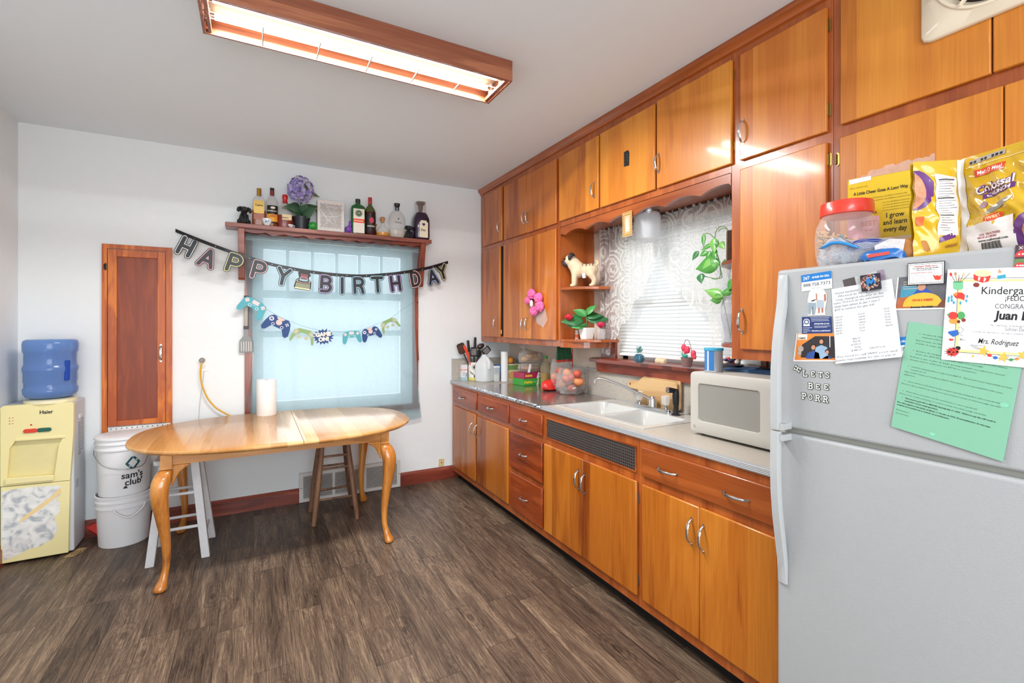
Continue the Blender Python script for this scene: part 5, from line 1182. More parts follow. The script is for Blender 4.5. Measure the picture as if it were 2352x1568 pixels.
# frog ball
x, k = spot(718.8, 4.09); t = thing('frog_figurine', 'small round green smiling frog ball between the flower pot and the white box', 'figurine', (x, 4.09, SHZ)); m = mat('2E9A3E', .35, coat=.2)
r = 9.8/k; b = MB().sph((0, 0, r*.98), r, sc=(1.05, 1, .95)).sph((-r*.7, -r*.3, r*.18), r*.28).sph((r*.7, -r*.3, r*.18), r*.28); b.build('body', m, t, smooth=180)
for sx in (-1, 1): MB().sph((sx*r*.45, -r*.84, r*1.2), r*.11, n=8, k=5).build('eye', M_black, t)
MB().tube([(r*.4*math.sin(a), -r*1.0+.0005*0, r*.98-r*.25*math.cos(a)+.0) for a in [-.9+.3*i for i in range(7)]], .001, 5).build('mouth', mat('14501E', .5), t)
# white window box
xa, xb_ = onY(729.5, 500, 4.075).x, onY(790.4, 500, 4.075).x; t = thing('gift_box', 'white square box with a crinkled clear cellophane window on the shelf', 'box', ((xa+xb_)/2, 4.12, SHZ))
bh = (529-458)/FPX*(xa*_s+4.075*_c); cw = .012
b = MB().box(xa, xb_, 4.079, 4.165, SHZ+.0005, SHZ+bh).build('carton', mat('DAD6D2', .5, var=.02), t, absolute=True, smooth=0)
M = frame('B', ((xa+xb_)/2, 4.078, SHZ+bh/2)); w_ = xb_-xa
P = []
for i in range(48): a = 2*PI*i/48; q = rrect(w_*.80, bh*.78, .02); P.append((w_*.41*(1+.05*(-1)**i)*math.cos(a)/max(abs(math.cos(a)), abs(math.sin(a)))*.97, bh*.40*(1+.05*(-1)**i)*math.sin(a)/max(abs(math.cos(a)), abs(math.sin(a)))*.97))
MB().flat(P, .0004, M).build('window_cutout', mat('B4B0AE', .5, var=.25, vs=22), t, absolute=True, smooth=0)
b = MB(); rnd = random.Random(5)
for i in range(9):
    p0 = V((rnd.uniform(-.4, .4)*w_, rnd.uniform(-.35, .4)*bh)); p1 = V((rnd.uniform(-.4, .4)*w_, rnd.uniform(-.4, .3)*bh)); c_ = (p0+p1)/2+V((rnd.uniform(-.03, .03), rnd.uniform(-.03, .03)))
    b.stroke([tuple(p0.lerp(c_, s).lerp(c_.lerp(p1, s), s)) for s in [q/8 for q in range(9)]], .0009, .003, M)
b.build('cellophane_crease', mat('F4F4F4', .2), t, absolute=True, smooth=0)
# purple llama-ish figure
x, k = spot(801, 4.10); t = thing('purple_figurine', 'small purple rubber animal figurine left of the green bottle', 'figurine', (x, 4.10, SHZ)); m = mat('7A45A8', .45)
b = MB().sph((0, 0, .034), .031, sc=(1.02, .8, .9)).tube([(.008, 0, .05), (.012, -.002, .08), (.012, -.004, .088)], [.014, .0105, .01], 12).sph((.011, -.004, .093), .0125)
for sx in (-.016, .016):
    for sy in (-.012, .012): b.tube([(sx, sy, .02), (sx, sy, .0)], [.009, .009], 8)
b.build('body', m, t, smooth=180)
# ================================================================ SINK WINDOW DRESSING
bl = thing('window_blinds', 'white horizontal mini blinds lowered over the sink window', 'blinds', (XR+.03, 2.07, 2.07))
m = D.materials.new('thin_white_vinyl'); m.use_nodes = True; nt = m.node_tree; nt.nodes.clear(); N = nt.nodes.new; L = nt.links.new
out = N('ShaderNodeOutputMaterial'); tl = N('ShaderNodeBsdfTranslucent'); pb = N('ShaderNodeBsdfPrincipled'); mx = N('ShaderNodeMixShader')
tl.inputs[0].default_value = srgb('F2F2F0'); pb.inputs['Base Color'].default_value = srgb('E8E8E8'); pb.inputs['Roughness'].default_value = .4; mx.inputs[0].default_value = .6
L(tl.outputs[0], mx.inputs[1]); L(pb.outputs[0], mx.inputs[2]); L(mx.outputs[0], out.inputs[0]); M_slat = m
b = MB(); zt_, zb_, n = 2.06, 1.245, 36
for i in range(n):
    z = zt_-(zt_-zb_)*i/(n-1); sg = .0
    for k in range(3):
        pass
    a = math.radians(52); w = .0135
    b.add([(XR+.028+w*math.cos(a), 1.515, z+w*math.sin(a)), (XR+.028, 1.515, z+.0022), (XR+.028-w*math.cos(a), 1.515, z-w*math.sin(a)), (XR+.028+w*math.cos(a), 2.592, z+w*math.sin(a)), (XR+.028, 2.592, z+.0022), (XR+.028-w*math.cos(a), 2.592, z-w*math.sin(a))], [(0, 1, 4, 3), (1, 2, 5, 4)])
b.build('slat', M_slat, bl, absolute=True, smooth=60, kind='stuff')
MB().box(XR+.012, XR+.045, 1.508, 2.596, 2.062, 2.08).build('head_rail', M_whitep, bl, absolute=True, smooth=0)
MB().box(XR+.016, XR+.040, 1.515, 2.592, 1.226, 1.238).build('bottom_rail', M_whitep, bl, absolute=True, smooth=0, bevel=.003)
b = MB()
for y in (1.70, 2.05, 2.42): b.cyl((XR+.012, y, 1.23), (XR+.012, y, 2.06), .0008, n=5)
b.build('ladder_cord', mat('C8C8C4', .7), bl, absolute=True)
# ---- lace swag
lc = thing('lace_curtain', 'white floral lace swag curtain hanging in front of the blinds over the sink', 'curtain', (2.2, 2.1, 2.12))
m = D.materials.new('floral_lace'); m.use_nodes = True; nt = m.node_tree; nt.nodes.clear(); N = nt.nodes.new; L = nt.links.new
def MM(op, a, bb=None):
    n = N('ShaderNodeMath'); n.operation = op
    for i, x in enumerate((a, bb)):
        if x is None: continue
        if isinstance(x, (int, float)): n.inputs[i].default_value = x
        else: L(x, n.inputs[i])
    return n.outputs[0]
out = N('ShaderNodeOutputMaterial'); g = N('ShaderNodeNewGeometry'); sp = N('ShaderNodeSeparateXYZ'); L(g.outputs['Position'], sp.inputs[0])
cb = N('ShaderNodeCombineXYZ'); L(sp.outputs['Y'], cb.inputs[0]); L(MM('MULTIPLY', sp.outputs['Z'], .8), cb.inputs[1])
wn = N('ShaderNodeTexNoise'); wn.inputs['Scale'].default_value = 9; L(cb.outputs[0], wn.inputs['Vector'])
ad = N('ShaderNodeVectorMath'); ad.operation = 'SCALE'; ad.inputs['Scale'].default_value = .03; L(wn.outputs['Color'], ad.inputs[0])
a2 = N('ShaderNodeVectorMath'); L(cb.outputs[0], a2.inputs[0]); L(ad.outputs[0], a2.inputs[1])
vo = N('ShaderNodeTexVoronoi'); vo.inputs['Scale'].default_value = 7.5; L(a2.outputs[0], vo.inputs['Vector'])
d1 = vo.outputs['Distance']
ringm = MM('GREATER_THAN', MM('SINE', MM('MULTIPLY', d1, 44.0)), .45)
v2 = N('ShaderNodeTexVoronoi'); v2.inputs['Scale'].default_value = 34; L(cb.outputs[0], v2.inputs['Vector'])
petal = MM('MULTIPLY', MM('LESS_THAN', v2.outputs['Distance'], .42), MM('LESS_THAN', d1, .5))
fy = MM('FRACT', MM('MULTIPLY', sp.outputs['Y'], 95.0)); fz = MM('FRACT', MM('MULTIPLY', sp.outputs['Z'], 95.0))
net = MM('MAXIMUM', MM('GREATER_THAN', fy, .72), MM('GREATER_THAN', fz, .72))
den = MM('MAXIMUM', MM('MULTIPLY', ringm, .92), MM('MAXIMUM', MM('MULTIPLY', petal, .80), MM('MULTIPLY', net, .72)))
den = MM('MAXIMUM', den, .30)
tr = N('ShaderNodeBsdfTransparent'); tl = N('ShaderNodeBsdfTranslucent'); df = N('ShaderNodeBsdfDiffuse')
tl.inputs[0].default_value = srgb('F4F4F2'); df.inputs[0].default_value = srgb('ECECE8')
x1 = N('ShaderNodeMixShader'); x1.inputs[0].default_value = .5; L(tl.outputs[0], x1.inputs[1]); L(df.outputs[0], x1.inputs[2])
x2 = N('ShaderNodeMixShader'); L(den, x2.inputs[0]); L(tr.outputs[0], x2.inputs[1]); L(x1.outputs[0], x2.inputs[2]); L(x2.outputs[0], out.inputs[0]); M_lace = m
low = [(1377, 812), (1400, 815), (1405, 785), (1418, 776), (1422, 752), (1440, 737), (1450, 715), (1462, 686), (1480, 676), (1488, 642), (1500, 612), (1508, 592), (1515, 565), (1522, 602), (1530, 650), (1545, 668), (1562, 668), (1578, 692), (1594, 720), (1612, 717), (1626, 716), (1630, 792), (1640, 798), (1652, 785), (1662, 740), (1682, 735)]
b = MB(); nx, nz = 180, 40
for i in range(nx+1):
    px = 1377+(1682-1377)*i/nx
    for k in range(len(low)-1):
        if low[k][0] <= px <= low[k+1][0]: break
    f = (px-low[k][0])/(low[k+1][0]-low[k][0]); py = low[k][1]*(1-f)+low[k+1][1]*f
    top = onX(px, 522-(px-1384)*82/296, 2.205); lo_ = onX(px, py, 2.205)
    dens = 1.0 if px > 1440 else 2.2
    for j in range(nz+1):
        t = j/nz; z = top.z+.018-(top.z+.018-lo_.z)*t; ph = top.y*(60 if px > 1440 else 120)
        x = 2.205+.009*math.sin(ph+1.3*t)*(1-.25*t)+(.012*math.sin(ph*2.1) if t < .08 else 0)
        b.v.append((min(x, 2.236), top.y+.004*math.sin(ph*1.3)*t, z+.005*math.sin(top.y*150)*(1 if j in (0, nz) else 0)))
b.f = [(i*(nz+1)+j, (i+1)*(nz+1)+j, (i+1)*(nz+1)+j+1, i*(nz+1)+j+1) for i in range(nx) for j in range(nz)]
b.build('lace_panel', M_lace, lc, absolute=True, smooth=180)
MB().cyl((2.205, 1.455, 2.12), (2.205, 2.66, 2.12), .006, n=10).build('curtain_rod', mat('3A3030', .4), lc, absolute=True)
# ---- glass lamp behind the valance
lp = thing('glass_lamp', 'frosted glass jar lamp hanging from the soffit above the sink', 'lamp', (2.085, 2.125, 2.14))
MB().lathe([(.068, 2.10), (.074, 2.125), (.074, 2.141), (.0, 2.141)], frame('T', (2.085, 2.125, 0)), 28).build('metal_collar', M_steel, lp, absolute=True)
MB().lathe([(.070, 2.112), (.077, 2.10), (.078, 2.04), (.077, 1.985), (.068, 1.955), (.042, 1.942), (0, 1.938)], frame('T', (2.085, 2.125, 0)), 32, caps=False).build('glass_shade', film('frosted_ribbed_glass', 'EEF3F8', .45, .3, .5), lp, absolute=True)
# ---- small icon on the valance
ic = thing('framed_icon', 'tiny ornate gold picture frame hanging on the scalloped valance', 'picture frame', (1.945, 2.139, 2.035))
M = frame('R', (XU-.003, 2.140, 2.036), .02); b = MB(); w_, h_ = .034, .066
MB().prism(rrect(.066, .132, .004), 0, .004, M).build('backing_board', mat('B89868', .6), ic, absolute=True, smooth=0)
for i in range(10):
    for s in (-1, 1): b.ring(s*w_, -h_+i*2*h_/9, .0035, .0085, .006, M, 10)
for i in range(1, 5):
    for s in (-1, 1): b.ring(-w_+i*2*w_/5, s*h_, .0035, .0085, .006, M, 10)
for s in (-1, 1): b.box(s*.028-.002, s*.028+.002, -.058, .058, .004, .008, M); b.box(-.028, .028, s*.058-.002, s*.058+.002, .004, .008, M)
b.build('filigree_frame', mat('D8B070', .35, metal=.3), ic, absolute=True, smooth=0)
MB().prism(rrect(.044, .10, .001), .004, .005, M).build('picture', mat('C4A888', .6, var=.3, vs=60), ic, absolute=True, smooth=0)
MB().flat([(0, .036), (.009, .026), (.012, .0), (.015, -.03), (.008, -.042), (-.008, -.042), (-.014, -.02), (-.012, .01), (-.009, .026)], .0055, M).build('figure', mat('E4D0B4', .6), ic, absolute=True, smooth=0)
# ---- remeshed figures
def remesh(o, vox, sm=4):
    r = o.modifiers.new('remesh', 'REMESH'); r.mode = 'VOXEL'; r.voxel_size = vox; r.use_smooth_shade = True
    s_ = o.modifiers.new('smooth', 'SMOOTH'); s_.factor = .6; s_.iterations = sm
    return o
# ---- pug figurine: local +x = nose direction; stands on corner shelf, nose towards the far corner
px0 = onX(1338, 656, 2.09)
pg = thing('pug_figurine', 'realistic fawn pug dog figurine standing on the open corner shelf', 'figurine', (2.068, 2.722, 1.7105), math.radians(138))
K_ = 1.0; b = MB()
def T(pts, r, n=12): b.tube(pts, r, n)
b.sph((-.045, 0, .118), .050, sc=(1.05, .92, .98)); b.sph((.0, 0, .117), .049, sc=(1.2, .92, .98)); b.sph((.045, 0, .122), .056, sc=(1, .98, 1.08))
T([(.052, 0, .135), (.075, 0, .165), (.090, .0, .182)], [.052, .048, .044]); b.sph((.100, 0, .190), .045, sc=(1, 1.04, .95)); b.sph((.13, 0, .178), .024, sc=(.9, 1.15, .85))
for s in (-1, 1):
    T([(.062, s*.026, .115), (.068, s*.028, .065), (.070, s*.028, .02), (.072, s*.028, .010)], [.028, .0215, .018, .017]); b.sph((.080, s*.028, .010), .018, sc=(1.25, 1, .65))
    T([(-.055, s*.024, .115), (-.050, s*.029, .082), (-.072, s*.029, .045), (-.062, s*.029, .012)], [.036, .029, .019, .017]); b.sph((-.054, s*.029, .010), .017, sc=(1.3, 1, .65))
T([(-.088, 0, .155), (-.098, .004, .172), (-.090, .010, .185), (-.078, .008, .178)], [.013, .011, .009, .006])
body = remesh(b.build('body', mat('D8C0A0', .55, var=.10, vs=20), pg, smooth=180), .0042)
mk = mat('2E2A2C', .6, var=.1)
b = MB(); b.sph((.139, 0, .172), .027, sc=(.75, 1.15, .85)); b.sph((.130, 0, .163), .024, sc=(.95, 1.2, .75)); remesh(b.build('muzzle', mat('38343A', .6, var=.1), pg, smooth=180, label='charcoal muzzle'), .003)
for s in (-1, 1):
    MB().tube([(.080, s*.022, .228), (.088, s*.038, .226), (.098, s*.049, .210), (.102, s*.050, .188)], [.013, .017, .016, .007], 10).build('ear', mk, pg, smooth=180, label='black folded ear')
    MB().sph((.1395, s*.0175, .200), .0078, n=12, k=8).build('eye', mat('120C0A', .1, coat=.6, var=0), pg)
    MB().sph((.1335, s*.019, .198), .0130, n=10, k=6, sc=(.7, 1, 1)).build('eye_patch', mk, pg)
MB().sph((.160, 0, .184), .007, sc=(.7, 1.3, .8)).build('nose', mat('0E0C0C', .3), pg)
b = MB()
for i in range(3): b.tube([(.122-.004*i, -.014+.001*i, .219+.003*i), (.126-.004*i, 0, .222+.003*i), (.122-.004*i, .014-.001*i, .219+.003*i)], .0016, 5)
b.build('brow_wrinkle', mat('6A5444', .6), pg, smooth=180)
b = MB()
for x in (-.06, -.04, -.015, .01, .03): b.tube([(x, -.038, .146), (x+.002, -.026, .160), (x+.004, 0, .1685), (x+.002, .026, .160), (x, .038, .146)], .0026, 5)
b.build('back_stripe', mat('6E6058', .6), pg, smooth=180)
MB().prism([(-.012, -.03), (.010, -.03), (.014, .008), (-.006, .012)], 0, .001, Matrix.Translation((0, .038, .09)) @ frame('B', (0, 0, 0))).build('paper_tag', M_paper, pg, smooth=0)
# ---- potted rose plant, rose in glass, pill bottle on the lower corner shelf
SZ = 1.3385
def leafs(t, specs, m, sol=.0008):
    for ba, d, L_, w_, dr, up in specs: MB().leaf(ba, d, L_, w_, dr, up=up, fold=.18, n=9).build('leaf', m, t, smooth=180, sol=sol)
t = thing('potted_plant', 'leafy artificial plant with a red rose in a square white pot', 'plant', (2.075, 2.705, SZ))
MB().lathe([(.042, 0), (.044, .004), (.060, .082), (.055, .082), (.053, .072), (0, .072)], Matrix.Rotation(PI/4, 4, 'Z'), 4).build('pot', mat('ECECE8', .3), t, smooth=0, bevel=.003)
mlf = mat('2F6B3C', .4, coat=.2, var=.2, vs=20); mlf2 = mat('4E9A52', .4, coat=.2, var=.2, vs=20)
U = (-1, -.3, .4)
leafs(t, [((.0, 0, .14), (.86, -.47, .10), .16, .050, .10, U), ((.0, .0, .15), (.86, -.47, .45), .13, .040, .3, U), ((-.02, .01, .13), (-.9, .42, .05), .165, .052, .10, U), ((-.02, .01, .10), (-.88, .44, .25), .12, .04, .3, U)], mlf)
leafs(t, [((0, 0, .16), (-.75, .40, .75), .13, .034, .3, U), ((0, 0, .17), (.5, -.3, .95), .13, .034, .3, U), ((-.02, 0, .09), (-.85, .2, .15), .10, .030, .25, U), ((-.01, 0, .09), (-.5, -.2, .15), .08, .026, .2, U)], mlf2)
b = MB().tube(smooth_path([(0, 0, .06), (.0, .0, .12), (0, .01, .18)]), .003, 7).tube(smooth_path([(0, .005, .07), (-.05, .03, .12), (-.10, .05, .14)]), .0018, 6).tube(smooth_path([(0, 0, .07), (.02, -.02, .12), (.03, -.03, .15)]), .0018, 6); b.build('stem', mat('4E7A48', .5), t, smooth=180)
def rose(t, c, r, m, name='rose'):
    b = MB().sph(c, r*.75, sc=(1, 1, 1.05))
    for k in range(3):
        for i in range(5):
            a = i*2*PI/5+k*.6; rr = r*(.55+.2*k)
            M = Matrix.Translation(V(c)+V((rr*math.cos(a)*.55, rr*math.sin(a)*.55, -r*.15*k))) @ Matrix.Rotation(a, 4, 'Z') @ Matrix.Rotation(.35+.25*k, 4, 'Y')
            b.sph((0, 0, r*.15), r*.62, M, n=10, k=7, sc=(.28, .85, 1.0))
    return b.build(name, m, t, smooth=180)
M_rose = mat('C8203A', .5, var=.2, vs=80)
rose(t, (-.115, .055, .155), .030, M_rose)
t = thing('rose_in_glass', 'single pink-red rose in a small clear glass beside the white pot', 'flower', (2.13, 2.612, SZ))
MB().lathe([(.027, 0), (.029, .004), (.031, .075), (.0295, .075), (.027, .006), (0, .006)], n=24).build('glass', film('small_tumbler', 'D8D0D0', .25, .05, .8), t)
rose(t, (0, .006, .102), .027, mat('D02050', .5, var=.2, vs=80)); MB().tube([(0, 0, .008), (0, .004, .08)], .002, 6).build('stem', mat('4E7A48', .5), t)
t = thing('pill_bottle', 'small pill bottle with a white cap and orange label on the lower corner shelf', 'bottle', (2.06, 2.80, SZ))
MB().lathe([(.014, 0), (.0155, .003), (.0155, .040), (.011, .046), (.011, .05)], n=20).build('bottle', mat('E8E4DC', .35), t)
MB().lathe([(.0160, .008), (.0160, .034)], n=20, caps=False).build('label_wrap', mat('D86A3A', .5, var=.35, vs=90), t); MB().lathe([(.013, .048), (.013, .064), (0, .065)], n=18).build('cap', M_whitep, t)
# ---- crochet flower on the door
t = thing('crochet_flower', 'pink crocheted flower with a white centre hanging on the wall cabinet door', 'ornament', (XD-.02, 3.18, 1.62))
def knit(hexc):
    m = mat(hexc, .85, var=.25, vs=140, bump=.9, bscale=220); return m
for (px, py, r) in ((1221.5, 675, .040), (1237, 684, .042), (1240, 703, .042), (1227, 714, .040), (1213, 690, .032)):
    p = onX(px, py, XD-.024); b = MB().sph(tuple(p), r, sc=(.6, 1.15, .98)); rq = random.Random(int(px))
    for i_ in range(40): a_ = rq.uniform(0, 2*PI); h_ = rq.uniform(.2, 1); b.sph((p.x-r*.58*(1-h_**2)**.5, p.y+r*h_*math.cos(a_)*1.05, p.z+r*h_*math.sin(a_)*.9), r*.22, n=8, k=5)
    o = b.build('petal', knit('F070AC'), t, absolute=True, smooth=180)
p = onX(1220.5, 697, XD-.052); MB().sph(tuple(p), .022, sc=(.5, .9, 1.25)).build('center', knit('F0E0E4'), t, absolute=True, smooth=180)
b = MB(); p = onX(1243, 722, XD-.012)
b.add([tuple(onX(x, y, XD-.004-.01*(i % 2))) for i, (x, y) in enumerate(((1228, 716), (1252, 708), (1258, 735), (1248, 752), (1233, 742)))], [(0, 1, 2, 3, 4)]).build('plastic_sleeve', film('crinkled_sleeve', 'D8DCE0', .22, .2, .6), t, absolute=True, smooth=0)
# ---- window sill ornaments
SL = 1.2025
t = thing('succulent_pot', 'tiny round teal glazed vase with a blue-green succulent on the sink window sill', 'plant', (2.127, 2.237+.0, SL))
MB().lathe([(.018, 0), (.030, .010), (.034, .028), (.030, .045), (.020, .053), (.017, .056), (0, .056)], n=24).build('vase', mat('2A5A6E', .2, coat=.5, var=.3, vs=40), t)
b = MB()
for i in range(26):
    a = i*2.4; r = .006+.020*(i % 7)/7; z = .062+.03*(1-(i % 7)/7)+.004*(i % 3); b.leaf((r*.3*math.cos(a), r*.3*math.sin(a), z-.008), (math.cos(a), math.sin(a), .9), .024, .007, 0, n=4)
b.build('succulent', mat('6AA8A0', .5, var=.2), t, smooth=180, sol=.0015)
t = thing('ceramic_shell', 'small tan striped ceramic shell ornament in the middle of the sink window sill', 'ornament', (2.125, 2.055, SL))
b = MB()
for i in range(6): a = -1.0+.4*i; b.sph((0, .034*math.sin(a), .020+.004*math.cos(a)), .021*(.75+.25*math.cos(a)), sc=(.95, .5, .95))
b.build('body', mat('D8BC9C', .3, coat=.3, var=.15), t, smooth=180)
t = thing('tulip_basket', 'miniature wicker basket of red tulips with a wire handle on the sink window sill', 'flower basket', (2.145, 1.878, SL))
MB().lathe([(.022, 0), (.024, .003), (.034, .050), (.036, .054), (.032, .054), (.030, .046), (0, .046)], n=24).build('basket', mat('8A6A66', .8, var=.5, bump=1, bscale=90, vs=160), t)
MB().tube([(0, .033*math.cos(a), .05+.105*math.sin(a)) for a in [PI*i/16 for i in range(17)]], .0018, 6).build('handle', mat('8A7468', .6), t, smooth=180)
for (y, z, s_) in ((.022, .108, 1), (-.004, .098, 1.05), (-.045, .078, 1), (-.052, .060, .7), (.01, .085, .6)):
    b = MB()
    for k in range(3): a = k*2.1; b.sph((.004*math.cos(a), y+.005*math.sin(a), z), .0145*s_, sc=(.75, .75, 1.35))
    b.build('tulip', mat('E0405A', .4, var=.15, vs=60), t, smooth=180); MB().tube([(0, y*.3, .045), (0, y, z-.01)], .0016, 5).build('stem', mat('5A9A6A', .5), t, smooth=180)
leafs(t, [((0, .0, .05), (-.4, .6, .7), .05, .010, .1, U), ((0, 0, .05), (-.5, -.5, .6), .05, .010, .2, U), ((0, 0, .05), (-.8, .1, .3), .04, .010, .2, U)], mat('4EA898', .5))
# ---- small corner shelf on the pantry side with vases and trailing pothos
cs = thing('corner_shelf', 'pair of small dark red corner shelves on the pantry side of the sink window', 'shelf', (2.15, 1.55, 1.34))
for z in (1.738, 1.330):
    P = [(XR-.003, 1.4485), (XR-.003, 1.70)]+[(XR-.003-.245*math.sin(PI/2*i/10), 1.4485+.225*math.cos(PI/2*i/10)+.0) for i in range(1, 11)]
    MB().prism(P, z, z+.018).build('shelf_board', M_trim_y, cs, absolute=True, smooth=0, bevel=.003)
t = thing('bark_plaque', 'rough brown bark plaque standing on the upper small corner shelf', 'plaque', (2.12, 1.53, 1.7565))
MB().prism([(-.065, 0), (.06, .0), (.062, .155), (.03, .152), (-.02, .158), (-.063, .150)], 0, .016, Matrix.Rotation(math.radians(-35), 4, 'Z') @ frame('B', (0, 0, 0))).build('panel', mat('6A5446', .9, var=.5, bump=1, bscale=60, vs=50), t, smooth=0)
pv = thing('pothos_plant', 'green trailing pothos vine arching off the upper small corner shelf over the lace', 'plant', (2.13, 1.60, 1.7565))
MB().lathe([(.020, 0), (.022, .004), (.022, .10), (.018, .11)], frame('T', (.02, -.03, 0)), 16).build('cutting_jar', film('jar_glass', 'C8D4CC', .25, .05, .7), pv)
mv = mat('5E9A48', .5)
def rel(px, py, X=2.09): p = onX(px, py, X); return (p.x-2.13, p.y-1.60, p.z-1.7565)
b = MB()
for pts in (((1675, 540), (1668, 523), (1655, 520), (1645, 530), (1642, 545)), ((1678, 545), (1672, 528), (1660, 524), (1650, 530)), ((1642, 548), (1630, 537), (1620, 536)), ((1642, 545), (1645, 575), (1652, 600), (1655, 630), (1648, 640), (1635, 640)), ((1655, 620), (1658, 637), (1646, 639)), ((1640, 560), (1632, 590), (1622, 600)), ((1645, 640), (1625, 636), (1615, 633))):
    b.tube(smooth_path([rel(x, y) for x, y in pts], 4), .0022, 6)
b.build('vine', mat('6A8A50', .5), pv, smooth=180)
def pl(px, py, tx, ty, w, m, X=2.08):
    a_ = V(rel(px, py, X)); b_ = V(rel(tx, ty, X-.01)); d = b_-a_
    MB().leaf(a_, d, d.length, w, 0, up=(-1, -.15, .1), fold=.2, n=9).build('leaf', m, pv, smooth=180, sol=.0007)
g1 = mat('4E9440', .35, coat=.2, var=.2, vs=25); g2 = mat('7AB85A', .35, coat=.2, var=.2, vs=25); g3 = mat('3A7A44', .35, coat=.2, var=.2, vs=25)
for a in ((1640, 546, 1642, 582, .026, g2), (1617, 536, 1616, 568, .014, g1), (1652, 560, 1640, 560, .02, g1), (1655, 556, 1664, 572, .02, g2), (1636, 560, 1610, 575, .014, g1), (1605, 576, 1590, 598, .018, g3), (1625, 578, 1607, 588, .018, g1), (1632, 576, 1622, 596, .018, g1), (1655, 602, 1598, 618, .052, g1), (1645, 600, 1612, 622, .04, g2), (1610, 628, 1611, 651, .026, g3), (1640, 572, 1645, 596, .02, g1), (1660, 600, 1668, 606, .018, g1)): pl(*a)
gv = thing('glass_vase', 'tall curvy clear glass vase with pothos cuttings on the lower small corner shelf', 'vase', (2.14, 1.595, 1.3485))
MB().lathe([(.030, 0), (.036, .006), (.030, .03), (.036, .07), (.048, .13), (.050, .17), (.042, .21), (.034, .235), (.036, .255), (.040, .262)], n=28, caps=False).build('vase', film('clear_vase', 'C8CCD4', .30, .04, .9), gv)
MB().lathe([(0, .008), (.030, .01), (.028, .03), (.034, .07), (.046, .13), (.046, .15), (0, .15)], n=24).build('water', film('vase_water', 'B8B8C8', .25, .04, .6), gv)
b = MB().tube(smooth_path([(0, 0, .02), (-.01, .02, .15), (-.02, .04, .26)]), .002, 6).tube(smooth_path([(0, 0, .04), (-.01, -.02, .18), (-.0, -.03, .3)]), .002, 6); b.build('stem', mv, gv, smooth=180)
def pl2(px, py, tx, ty, w, m):
    a_ = onX(px, py, 2.09)-V((2.14, 1.595, 1.3485)); b_ = onX(tx, ty, 2.08)-V((2.14, 1.595, 1.3485)); d = b_-a_
    MB().leaf(a_, d, d.length, w, 0, up=(-1, -.15, .1), fold=.2, n=9).build('leaf', m, gv, smooth=180, sol=.0007)
for a in ((1664, 680, 1618, 666, .03, g2), (1660, 684, 1632, 690, .03, g1), (1684, 668, 1655, 674, .022, g1), (1688, 640, 1672, 668, .025, g1)): pl2(*a)
bw = thing('trinket_bowl', 'small patterned bowl of odds and ends on the sill behind the blue can', 'bowl', (2.175, 1.62, SL))
MB().lathe([(.02, 0), (.03, .004), (.055, .022), (.066, .034), (.062, .034), (.05, .024), (0, .012)], n=28).build('bowl', mat('3A3A4A', .3, var=.6, vs=70), bw)
b = [MB(), MB(), MB()]; rnd = random.Random(2)
for i in range(18): a = rnd.uniform(0, 6.3); r = rnd.uniform(0, .045); b[i % 3].sph((r*math.cos(a), r*math.sin(a), .034+rnd.uniform(0, .035)), rnd.uniform(.009, .016), sc=(1, 1, .8))
for i, h in enumerate(('D86A6A', 'E8D8C8', '2A3A6A')): b[i].build('trinket', mat(h, .4, var=.3, vs=80), bw, smooth=180, kind='stuff')
# ================================================================ THINGS ON THE COUNTER
CT = .9185; CF = .9212
t = thing('carton', 'small white and orange-trimmed carton in the far left counter corner', 'carton', (1.735, 4.145, CT))
MB().box(-.028, .032, -.022, .024, 0, .148).build('box', mat('DEDDE0', .4, var=.03), t, smooth=0, bevel=.002)
b = MB().box(-.0285, .0325, -.0225, .0245, .098, .104); b.build('orange_stripe', mat('E0603A', .5), t, smooth=0)
MB().box(-.0285, .0325, -.0225, .0245, .0, .032).build('blue_base', mat('A8C4D0', .5), t, smooth=0)
b = MB(); M = frame('B', (0, -.0226, 0))
for i in range(6): b.box(-.02, .005, .045+i*.007, .047+i*.007, 0, .0003, M)
b.box(.012, .028, .035, .07, 0, .0003, M); b.build('print_lines', mat('8AA0AC', .6), t, smooth=0)
ck = thing('utensil_crock', 'white owl-painted crock packed with black cooking utensils', 'crock', (1.826, 4.10, CT))
MB().lathe([(.050, 0), (.055, .004), (.056, .03), (.057, .17), (.055, .172), (.052, .168), (.050, .01), (0, .01)], n=32).build('crock', mat('E8E6E0', .3, coat=.3), ck)
MB().lathe([(.0565, .004), (.0568, .030)], n=32, caps=False).build('yellow_band', mat('D8D46A', .4), ck)
def wrapc(mb, R, ang, cz):
    mb.v = [((R+.0006+z)*math.sin(ang+x/R), -(R+.0006+z)*math.cos(ang+x/R), y+cz) for x, y, z in mb.v]; return mb
b = MB().disc(0, 0, .016, 0, n=20); b.disc(0, -.085, .009, 0, ry=.014)
b2 = MB().ring(0, 0, .0215, .024, 0)
for i in range(14): a = i*2*PI/14; b2.stroke([(.027*math.cos(a), .027*math.sin(a)), (.031*math.cos(a), .031*math.sin(a))], .0012)
for i in range(6): b2.stroke([(-.05+i*.007, -.035-i*.004), (-.035+i*.007, -.06-i*.004)], .001)
wrapc(b, .057, -.35, .128).build('eye', mat('5A3A30', .4), ck, smooth=0); wrapc(b2, .057, -.35, .128).build('eye_lines', mat('2A2A30', .4), ck, smooth=0)
wrapc(MB().disc(0, 0, .009, .0005, n=16), .057, -.35, .128).build('pupil', M_black, ck, smooth=0)
